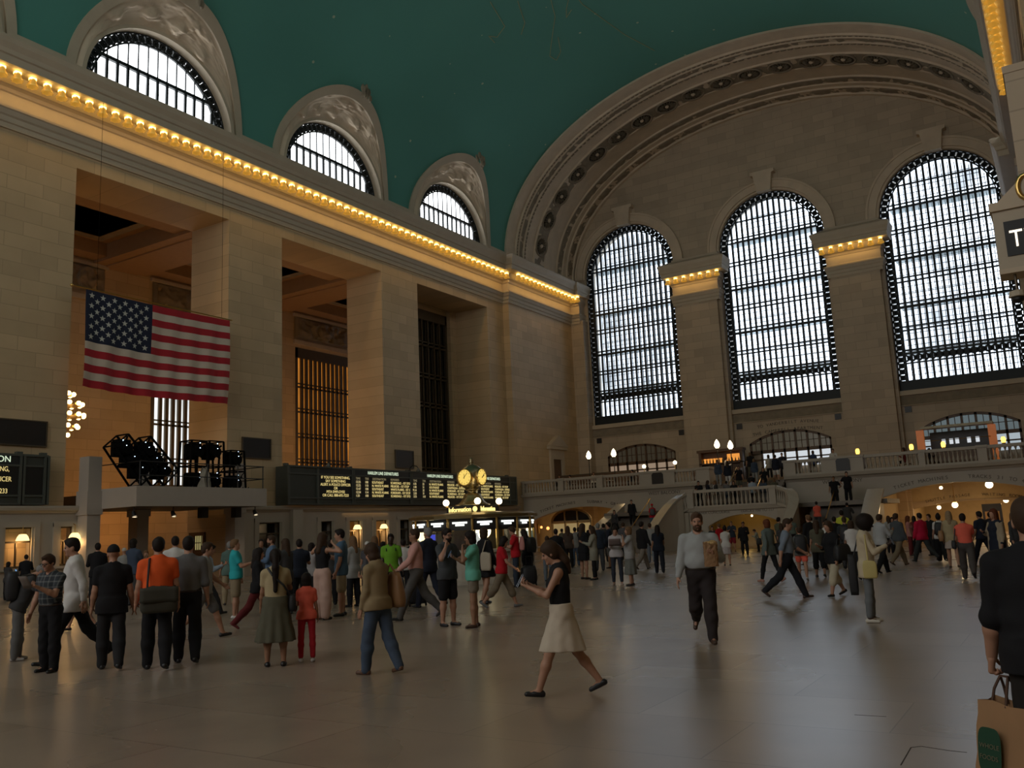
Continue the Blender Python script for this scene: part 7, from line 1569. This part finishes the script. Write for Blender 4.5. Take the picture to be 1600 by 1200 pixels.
('person in black hooded top on the balcony steps by the right handrail', 19.6, 56.2, 3.27, 1.71, 286, 'stand', 'd', 'p', 0, 4, 'm', 1.0, ((0.012, 0.012, 0.014), 's', 0.78), ('trousers', (0.05, 0.05, 0.052)), ('long', (0.05, 0.028, 0.016)), 'l', (0.012, 0.012, 0.014)),
('person in navy top on the right edge of the balcony steps', 20.1, 57.4, 4.0, 1.81, 106, 'walk', 'd', 'd', 0, 4, 'f', 1.0, ((0.016, 0.02, 0.034), 'l', 0.78), ('shorts', (0.62, 0.6, 0.58)), ('short', (0.015, 0.01, 0.008)), 'l', (0.012, 0.012, 0.014)),
('person in dark top at the head of the balcony steps', 18.2, 58.3, 4.36, 1.8, 107, 'stand', 'd', 'p', 0, 4, 'm', 1.0, ((0.012, 0.012, 0.014), 's', 0.78), ('trousers', (0.1, 0.095, 0.065)), ('bob', (0.16, 0.09, 0.045)), 'l', (0.012, 0.012, 0.014)),
('person in slate blue top by the left pedestal of the balcony steps', 16.2, 57.5, 4.0, 1.79, 289, 'walk', 'd', 'd', 0, 4, 'f', 1.0, ((0.05, 0.07, 0.11), 'l', 0.78), ('trousers', (0.3, 0.3, 0.29)), ('long', (0.05, 0.028, 0.016)), 'l', (0.012, 0.012, 0.014)),
('person in black hooded top on the lowest balcony steps', 19.0, 55.5, 2.91, 1.7, 107, 'stand', 'd', 'p', 0, 4, 'm', 1.0, ((0.012, 0.012, 0.014), 's', 0.78), ('shorts', (0.05, 0.05, 0.052)), ('short', (0.015, 0.01, 0.008)), 'l', (0.012, 0.012, 0.014)),
('waiter in white shirt at the balcony bar end', 15.9, 60.2, 4.36, 1.74, 19, 'stand', 'p', 'd', 0, 4, 'm', 1.0, ((0.62, 0.6, 0.58), 'l', 0.8), ('trousers', (0.012, 0.012, 0.014)), ('short', (0.015, 0.01, 0.008)), 'l', (0.012, 0.012, 0.014)),
('diner in black at the left balcony tables', 2.9, 59.5, 4.36, 1.76, 299, 'sit', 'p', 'd', 0, 4, 'f', 1.0, ((0.012, 0.012, 0.014), 'l', 0.8), ('trousers', (0.012, 0.012, 0.014)), ('bob', (0.05, 0.028, 0.016)), 'm', (0.012, 0.012, 0.014)),
('diner with dark hair at the balcony rail left', 3.8, 59.6, 4.36, 1.69, 208, 'sit', 'p', 'd', 0, 4, 'm', 1.0, ((0.05, 0.05, 0.052), 'l', 0.8), ('trousers', (0.012, 0.012, 0.014)), ('short', (0.015, 0.01, 0.008)), 'l', (0.012, 0.012, 0.014)),
('diner in white by the left post lamp', 6.0, 59.2, 4.36, 1.75, 297, 'sit', 'p', 'd', 0, 4, 'f', 1.0, ((0.62, 0.6, 0.58), 'l', 0.8), ('trousers', (0.012, 0.012, 0.014)), ('bob', (0.05, 0.028, 0.016)), 'm', (0.012, 0.012, 0.014)),
('diner in navy near the right post lamp', 9.0, 59.6, 4.36, 1.71, 204, 'sit', 'p', 'd', 0, 4, 'm', 1.0, ((0.016, 0.02, 0.034), 'l', 0.8), ('trousers', (0.012, 0.012, 0.014)), ('short', (0.015, 0.01, 0.008)), 'l', (0.012, 0.012, 0.014)),
('diner in grey left of the plaque pedestal', 10.3, 59.4, 4.36, 1.79, 23, 'sit', 'p', 'd', 0, 4, 'f', 1.0, ((0.15, 0.15, 0.155), 'l', 0.8), ('trousers', (0.012, 0.012, 0.014)), ('bob', (0.05, 0.028, 0.016)), 'm', (0.012, 0.012, 0.014)),
('person in dark coat at the head of the balcony steps', 17.3, 60.6, 4.36, 1.69, 107, 'stand', 'p', 'd', 0, 4, 'm', 1.0, ((0.012, 0.012, 0.014), 'l', 0.8), ('trousers', (0.012, 0.012, 0.014)), ('short', (0.015, 0.01, 0.008)), 'l', (0.012, 0.012, 0.014)),
('person in grey walking toward the middle balcony door', 18.5, 61.5, 4.36, 1.76, 106, 'stand', 'p', 'd', 0, 4, 'f', 1.0, ((0.3, 0.3, 0.29), 'l', 0.8), ('trousers', (0.012, 0.012, 0.014)), ('bob', (0.05, 0.028, 0.016)), 'm', (0.012, 0.012, 0.014)),
('person in navy at the balcony near the right steps pedestal', 19.6, 60.9, 4.36, 1.78, 285, 'stand', 'p', 'd', 0, 4, 'm', 1.0, ((0.016, 0.02, 0.034), 'l', 0.8), ('trousers', (0.012, 0.012, 0.014)), ('short', (0.015, 0.01, 0.008)), 'l', (0.012, 0.012, 0.014)),
('person in blue shirt above the short right balustrade', 21.8, 60.4, 4.36, 1.71, 103, 'stand', 'p', 'd', 0, 4, 'f', 1.0, ((0.04, 0.06, 0.14), 'l', 0.8), ('trousers', (0.012, 0.012, 0.014)), ('bob', (0.05, 0.028, 0.016)), 'm', (0.012, 0.012, 0.014)),
('person in white above the short right balustrade', 22.9, 61.3, 4.36, 1.79, 282, 'stand', 'p', 'd', 0, 4, 'm', 1.0, ((0.62, 0.6, 0.58), 'l', 0.8), ('trousers', (0.012, 0.012, 0.014)), ('short', (0.015, 0.01, 0.008)), 'l', (0.012, 0.012, 0.014)),
('person seated at the right balcony bar in maroon', 27.4, 60.5, 4.36, 1.78, 188, 'sit', 'p', 'd', 0, 4, 'f', 1.0, ((0.13, 0.02, 0.022), 'l', 0.8), ('trousers', (0.012, 0.012, 0.014)), ('bob', (0.05, 0.028, 0.016)), 'm', (0.012, 0.012, 0.014)),
('person seated at the right balcony bar in black', 28.7, 61.6, 4.36, 1.68, 7, 'sit', 'p', 'd', 0, 4, 'm', 1.0, ((0.012, 0.012, 0.014), 'l', 0.8), ('trousers', (0.012, 0.012, 0.014)), ('short', (0.015, 0.01, 0.008)), 'l', (0.012, 0.012, 0.014))]
LEGS_OF = {s[0]: s[6] for s in PEOPLE}
for sp in PEOPLE: person(sp)
# ---------------------------------------------------------------- things people hold and wear
def W_(lab, p):
    """figure-local point to world"""
    f = FIG[lab]; a = math.radians(f['head'] - 90); x, y, z = [c * f['S'] for c in p]
    return f['pos'] + Vector((x * math.cos(a) - y * math.sin(a), x * math.sin(a) + y * math.cos(a), z))
def find(s): return next(k for k in FIG if k.startswith(s))
def axes(lab):
    a = math.radians(FIG[lab]['head'] - 90); return Vector((math.cos(a), math.sin(a), 0)), Vector((-math.sin(a), math.cos(a), 0))
def phone(who, side, label, glow=None, both=False):
    lab = find(who); f = FIG[lab]; S0, E_, Wr, w_, k = f['arms'][side]; p = W_(lab, Wr + w_ * .10 + np.array([0, .01, .035])); r, fw = axes(lab)
    t = thing('phone', label, 'phone', tuple(p)); up = (Vector((0, 0, 1)) - fw * .55).normalized(); n = r.cross(up)
    b = MB(); b.bar(p - up * .075, p + up * .075, .036, .005); b.build('case', M_black, t)
    if glow: s = MB(); c = p - n * .0 ; q = [c + r * i * .032 + up * j * .068 - n * -.0 for i, j in ((-1, -1), (1, -1), (1, 1), (-1, 1))]; off = (up.cross(r)) * .007; s.add([v + off for v in q] + [v - off for v in q], [(0, 1, 2, 3), (7, 6, 5, 4)]); s.build('screen', emis('phone_screen_%s' % label[:9], glow, 1.0), t, recalc=False)
phone('woman in black sleeveless', -1, 'white phone in the hands of the woman in the white skirt', (.55, .6, .65))
phone('woman in mint', 1, 'glowing pale blue phone raised by the woman in the mint tee', (.35, .55, .8)); phone('man in pale blue', 1, 'orange glowing phone held by the striding man in pale blue', (.9, .35, .12))
phone('woman in red tee', 1, 'bright phone in the swinging hand of the woman in red tee', (.9, .6, .3)); phone('woman with black curly', 1, 'phone held up by the woman in the cream patterned jacket', (.3, .32, .34)); phone('person holding a glowing', 1, 'small blue glowing phone by the left ticket window', (.25, .5, .9))
phone('blonde woman', -1, 'dark phone at the cheek of the blonde woman in grey')
def sheet(who, side, label, w=.21, h=.28, col=(.5, .48, .44)):
    lab = find(who); S0, E_, Wr, w_, k = FIG[lab]['arms'][side]; p = W_(lab, Wr + w_ * .12 + np.array([-side * .08, .03, .02])); r, fw = axes(lab); t = thing('paper', label, 'paper', tuple(p)); up = (Vector((0, 0, 1)) * .8 + fw * .5).normalized()
    b = MB(); b.grid(lambda u, v_: tuple(p + r * (u - .5) * w + up * (v_ - .4) * h + fw * .015 * math.sin(u * 3.1)), 6, 3); o = b.build('page', mat('paper_%d' % int(col[0] * 100), col, .7), t, smooth=True); m = o.modifiers.new('s', 'SOLIDIFY'); m.thickness = .003
sheet('bending man', -1, 'folded paper held by the bending man at the left edge', col=(.25, .22, .2)); sheet('man in dark plaid', -1, 'paper held by the man in the plaid shirt', .15, .2, (.16, .13, .11)); sheet('woman in white shirt reading', 1, 'brown folder read by the woman in white shirt', .34, .24, (.17, .13, .12))
def bag_mb(F_, c, r, fw, w, d, hgt, rr=.03):
    pass
def soft_bag(name, label, cat, c, r, fw, w, d, hgt, m, strap=None, taper=.9, flap=False, extra=None):
    """rounded soft bag centred at c; r and fw are its width and depth directions"""
    t = thing(name, label, cat, tuple(c)); c = Vector(c); r, fw = Vector(r), Vector(fw); b = MB(); n = 18; rows = 9
    v = []
    for j in range(rows + 1):
        z = j / rows; k = (1 - .16 * abs(2 * z - 1) ** 4) * (1 + (taper - 1) * z); bul = 1 + .25 * math.sin(PI * z)
        for i in range(n):
            a = 2 * PI * i / n; cs, sn = math.cos(a), math.sin(a); x = math.copysign(abs(cs) ** .45, cs) * w / 2 * k; y = math.copysign(abs(sn) ** .6, sn) * d / 2 * k * bul
            v.append(c + r * x + fw * y + Vector((0, 0, (z - .5) * hgt - .02 * math.sin(x * 20 + z * 5) * z)))
    f = [(j * n + i, j * n + (i + 1) % n, (j + 1) * n + (i + 1) % n, (j + 1) * n + i) for j in range(rows) for i in range(n)] + [tuple(range(n))[::-1], tuple(range(rows * n, rows * n + n))]
    b.add(v, f); b.build('bag_body', m, t, smooth=True)
    if flap: q = MB(); q.grid(lambda u, w2: tuple(c + r * (u - .5) * w * .98 - fw * (d * .66 + .01 * math.sin(u * 6)) + Vector((0, 0, hgt * .45 - w2 * hgt * .55))), 8, 4); o = q.build('flap', m, t, smooth=True); mo = o.modifiers.new('s', 'SOLIDIFY'); mo.thickness = .012
    if strap:
        for st in strap: MB().tube([Vector(p) for p in st], .014, 6).build('strap', extra or m, t)
    return t
M_ol = mat('olive_canvas', (.045, .042, .03), .8); M_bk = mat('black_nylon', (.012, .012, .014), .6); M_tote = mat('cream_canvas', (.42, .36, .27), .85); M_tan = mat('tan_leather', (.30, .16, .07), .5); M_pkb = mat('pink_fabric', (.55, .24, .22), .8)
o = find('man in bright orange'); r, fw = axes(o); T_ = FIG[o]['T']
soft_bag('messenger_bag', 'large olive messenger bag on the back of the orange polo man', 'bag', W_(o, T_(.02, -.20, .92)), r, fw, .50, .16, .36, M_ol, strap=[[W_(o, T_(-.13, -.20, 1.05)), W_(o, T_(-.12, -.165, 1.25)), W_(o, T_(-.11, -.10, 1.45)), W_(o, T_(-.08, .0, 1.475)), W_(o, T_(0, .12, 1.36))], [W_(o, T_(.2, -.15, 1.02)), W_(o, T_(.22, 0, 1.08))]], flap=True, extra=M_bk)
o = find('woman with a long dark pony'); r, fw = axes(o); T_ = FIG[o]['T']
soft_bag('shoulder_bag', 'small black crossbody bag on the hip of the ponytail woman', 'bag', W_(o, T_(.25, .02, .92)), fw, r, .24, .09, .22, M_bk, strap=[[W_(o, T_(.23, -.03, 1.02)), W_(o, T_(.12, -.17, 1.2)), W_(o, T_(-.05, -.16, 1.36)), W_(o, T_(-.12, -.06, 1.47))]])
o = find('woman in tan sweater'); r, fw = axes(o); T_ = FIG[o]['T']
soft_bag('shoulder_bag', 'soft tan shoulder bag at the side of the tan sweater woman', 'bag', W_(o, T_(.29, -.05, 1.08)), fw, r, .34, .15, .42, M_tan, strap=[[W_(o, T_(.27, -.15, 1.25)), W_(o, T_(.2, -.08, 1.43)), W_(o, T_(.25, .1, 1.26))]], taper=.55)
o = find('woman in black dress carrying'); r, fw = axes(o); T_ = FIG[o]['T']
soft_bag('tote_bag', 'cream canvas tote bag on the shoulder of the woman in black', 'bag', W_(o, T_(.20, -.18, .98)), r, fw, .33, .07, .42, M_tote, strap=[[W_(o, T_(.1, -.19, 1.17)), W_(o, T_(.14, -.1, 1.45)), W_(o, T_(.16, .02, 1.44))]], taper=1)
o = find('man in red tee facing'); r, fw = axes(o); T_ = FIG[o]['T']
soft_bag('backpack', 'small pink backpack on the man in red tee', 'bag', W_(o, T_(0, -.22, 1.22)), r, fw, .32, .16, .40, M_pkb, strap=[[W_(o, T_(s * .1, -.18, 1.4)), W_(o, T_(s * .11, -.02, 1.48)), W_(o, T_(s * .11, .12, 1.36))] for s in (-1, 1)], taper=.6)
o = find('blonde woman'); r, fw = axes(o); T_ = FIG[o]['T']
soft_bag('shoulder_bag', 'pale shoulder bag of the blonde woman in the long grey skirt', 'bag', W_(o, T_(.28, -.02, 1.06)), fw, r, .34, .12, .26, mat('ivory_bag', (.36, .34, .27), .6), strap=[[W_(o, T_(.26, -.12, 1.18)), W_(o, T_(.17, -.04, 1.45)), W_(o, T_(.25, .1, 1.18))]])
def pack(who, label, m, h=.46):
    o = find(who); r, fw = axes(o); T_ = FIG[o]['T']
    soft_bag('backpack', label, 'bag', W_(o, T_(0, -.235, 1.2)), r, fw, .33, .18, h, m, strap=[[W_(o, T_(s * .1, -.18, 1.4)), W_(o, T_(s * .11, -.02, 1.49)), W_(o, T_(s * .11, .13, 1.34))] for s in (-1, 1)])
pack('person in coral shorts', 'black backpack on the person in coral shorts', M_bk); pack('woman in white tee and black', 'black backpack on the woman in the white tee', M_bk, .42); pack('person in black backpack', 'dark backpack below the right stairs', M_bk); pack('bending man', 'dark backpack on the bending man at the left edge', M_bk); pack('man in bright green', 'backpack behind the bright green tee', M_bk, .4); pack('climber in red', 'grey backpack on the red topped climber', mat('grey_nylon', (.06, .065, .07), .6), .4); pack('person in long black coat', 'black backpack on the black coat beside the booth', M_bk)
for who, label, s, z, m, sz in (('woman in grey green', 'large black handbag of the woman in the grey green top', 1, .92, M_bk, (.42, .16, .30)), ('woman in loose black', 'wide black shoulder bag of the woman in the loose black blouse', -1, 1.02, M_bk, (.42, .16, .34)), ('woman in white blouse', 'long black bag hanging from the woman in white blouse', -1, .72, M_bk, (.18, .1, .62)), ('woman with long blonde', 'tan leather bag of the woman with long blonde hair', -1, 1.0, M_tan, (.36, .14, .32)), ('person in pale jacket' if 0 else 'person with pale', 'dark bag of the person in pale jacket by the right stairs', -1, .75, M_bk, (.3, .14, .34)), ('woman in coral tee', 'small black bag on the hip of the woman in coral tee', -1, .95, M_bk, (.24, .1, .2))):
    o = find(who); r, fw = axes(o); T_ = FIG[o]['T']; w, d, hh = sz
    soft_bag('handbag', label, 'bag', W_(o, T_(s * .27, -.03, z)), fw, r, w, d, hh, m, strap=[[W_(o, T_(s * .26, -.12, z + hh * .45)), W_(o, T_(s * .19, -.04, 1.44)), W_(o, T_(s * .25, .1, z + hh * .45))]])
o = find('woman with black curly'); r, fw = axes(o); T_ = FIG[o]['T']
soft_bag('clutch_bag', 'flat yellow clutch bag hanging by the cream patterned jacket', 'bag', W_(o, T_(.27, .05, .86)), fw, r, .21, .03, .26, mat('yellow_leather', (.55, .45, .17), .5), strap=[[W_(o, T_(.26, .03, .98)), W_(o, T_(.2, .0, 1.43))]], taper=1)
soft_bag('handbag', 'long black bag behind the woman in the cream patterned jacket', 'bag', W_(o, T_(-.1, -.22, .75)), fw, r, .14, .1, .62, M_bk, strap=[[W_(o, T_(-.1, -.2, 1.04)), W_(o, T_(-.1, -.09, 1.44))]])
# luggage standing on the floor
def trolley(x, y, a, label, w=.42, d=.26, hh=.62):
    r, fw = Vector((math.cos(a), math.sin(a), 0)), Vector((-math.sin(a), math.cos(a), 0)); t = soft_bag('trolley_case', label, 'suitcase', (x, y, hh / 2 + .06), r, fw, w, d, hh, M_bk, taper=.92)
    h = MB(); c = Vector((x, y, hh + .03))
    for s in (-1, 1): h.tube([c + r * s * .1 - fw * d * .3, c + r * s * .1 - fw * d * .3 + Vector((0, 0, .3))], .012, 6)
    h.tube([c - r * .1 - fw * d * .3 + Vector((0, 0, .3)), c + r * .1 - fw * d * .3 + Vector((0, 0, .3))], .014, 6); h.build('handle', M_black, t)
    for s in (-1, 1): MB().tube([Vector((x, y, .05)) + r * s * w * .36 - fw * d * .3, Vector((x, y, .05)) + r * s * w * .42 - fw * d * .3], .05, 10).build('wheel', M_black, t)
trolley(21.9, 17.0, .4, 'black trolley case on the floor right of the blue tee man'); trolley(22.6, 16.9, .9, 'black rounded bag on wheels beside the tan sweater woman', .5, .32, .6)
trolley(21.9, 23.2, .8, 'black rounded case on the floor right of the booth post', .5, .34, .55)
# paper bag carried in the arm
o = find('bearded man in pale shirt'); r, fw = axes(o); T_ = FIG[o]['T']; S0, E_, Wr, w_, k = FIG[o]['arms'][-1]
c = W_(o, T_(-.15, .25, 1.17)); t = thing('paper_bag', 'crumpled brown paper bag carried in the arm of the bearded man', 'bag', tuple(c)); b = MB(); n = 20; v = []
for j in range(8):
    for i in range(n):
        a = 2 * PI * i / n; k = 1 + .06 * math.sin(5 * a + j * 2) + (.12 * math.sin(9 * a) if j > 5 else 0); v.append(c + r * .095 * k * math.copysign(abs(math.cos(a)) ** .6, math.cos(a)) + fw * .075 * k * math.copysign(abs(math.sin(a)) ** .6, math.sin(a)) + Vector((0, 0, -.16 + .32 * j / 7 + (.03 * math.sin(7 * a) if j == 7 else 0))))
b.add(v, [(j * n + i, j * n + (i + 1) % n, (j + 1) * n + (i + 1) % n, (j + 1) * n + i) for j in range(7) for i in range(n)] + [tuple(range(n))[::-1]]); b.build('sack', mat('kraft_paper', (.27, .15, .07), .8, var=.2, scale=14), t)
b = MB(); rq = random.Random(3)
for i in range(9): b.ball(c + r * rq.uniform(-.06, .06) + fw * rq.uniform(-.05, .05) + Vector((0, 0, .13 + rq.uniform(0, .05))), .035, 8, sc=(1.3, 1, .7))
b.build('contents', mat('bread', (.42, .27, .11), .8, var=.3, scale=20), t)
# big shopping bag at the right edge
o = find('big man'); S0, E_, Wr, w_, k = FIG[o]['arms'][-1]; hpt = W_(o, Wr + w_ * .10)
def grocery():
    a = math.radians(-38); r, fw = Vector((math.cos(a), math.sin(a), 0)), Vector((-math.sin(a), math.cos(a), 0)); c = hpt + Vector((0, 0, -.15)) + r * .09; w, d, hh = .30, .17, .42
    t = thing('shopping_bag', 'brown paper shopping bag with green panel in the hand of the big man', 'bag', tuple(c))
    def P(x, y, z): lean_ = (z) * .10; return c + r * (x + lean_) + fw * y + Vector((0, 0, z))
    b = MB(); N_ = []
    for j in range(7):
        z = -hh * j / 6; kx = 1 + .05 * j / 6; ky = .75 + .35 * j / 6
        ring = [(-w / 2 * kx, -d / 2 * ky), (-w / 6, -d / 2 * ky * 1.03), (w / 6, -d / 2 * ky * .98), (w / 2 * kx, -d / 2 * ky), (w / 2 * kx * .97, 0), (w / 2 * kx, d / 2 * ky), (0, d / 2 * ky), (-w / 2 * kx, d / 2 * ky), (-w / 2 * kx * .95, 0)]
        N_ += [P(x + .006 * math.sin(j * 2 + i), y, z + (.012 * math.sin(i * 2) if j == 0 else 0)) for i, (x, y) in enumerate(ring)]
    n = 9; b.add(N_, [(j * n + i, j * n + (i + 1) % n, (j + 1) * n + (i + 1) % n, (j + 1) * n + i) for j in range(6) for i in range(n)] + [tuple(range(6 * n, 7 * n))]); b.build('sack', mat('kraft_bag', (.36, .20, .095), .8, var=.12, scale=6), t)
    g = MB(); pts = []
    for i in range(24):
        q = 2 * PI * i / 24; x = .075 * math.copysign(abs(math.cos(q)) ** .5, math.cos(q)); z = .125 * math.copysign(abs(math.sin(q)) ** .55, math.sin(q)); pts.append(P(x - .035, -d / 2 * 1.02 - .012 - .02, z - .25))
    g.add(pts, [tuple(range(24))]); g.build('green_panel', mat('panel_green', (.012, .06, .03), .7), t, recalc=False)
    text('panel_text', 'WHOLE', .036, P(-.033, -d / 2 * 1.02 - .036, -.225), r, Vector((0, 0, 1)) + r * .1, mat('panel_print', (.16, .15, .09), .8), t, depth=.0005); text('panel_text', 'FOODS', .036, P(-.038, -d / 2 * 1.02 - .036, -.285), r, Vector((0, 0, 1)) + r * .1, MATS['panel_print'], t, depth=.0005)
    for y in (-d / 2 * .7, d / 2 * .7): MB().tube([P(-.06, y, -.02), P(-.06, y * .6, .07), P(-.05, 0, .135), P(.0, 0, .135), P(.02, y * .6, .07), P(.03, y, -.02)], .008, 6).build('handle', mat('twisted_handle', (.10, .05, .03), .8), t)
grocery()
# chairs for the seated diners
ch0 = None
for lab in [k for k in FIG if LEGS_OF[k] == 'sit']:
    x, y, z = FIG[lab]['pos']; a = math.radians(FIG[lab]['head'] - 90)
    l = 'chair under the %s' % lab
    if not ch0:
        ch0 = thing('cafe_chair', l, 'chair', (0, 0, 0), 'balcony cafe chairs'); MB().box(-.2, .2, -.34, .08, .36, .40).build('seat', M_wood, ch0); MB().box(-.2, .2, -.36, -.33, .4, .85).build('backrest', M_wood, ch0)
        for sx in (-.18, .18):
            for sy in (-.33, .06): MB().box(sx - .02, sx + .02, sy - .02, sy + .02, 0, .36).build('leg', M_wood, ch0)
        q = ch0
    else: q = dup(ch0, (0, 0, 0), l)
    q.location = (x, y, z); q.rotation_euler = (0, 0, a); q['label'] = ' '.join(l.split()[:16])
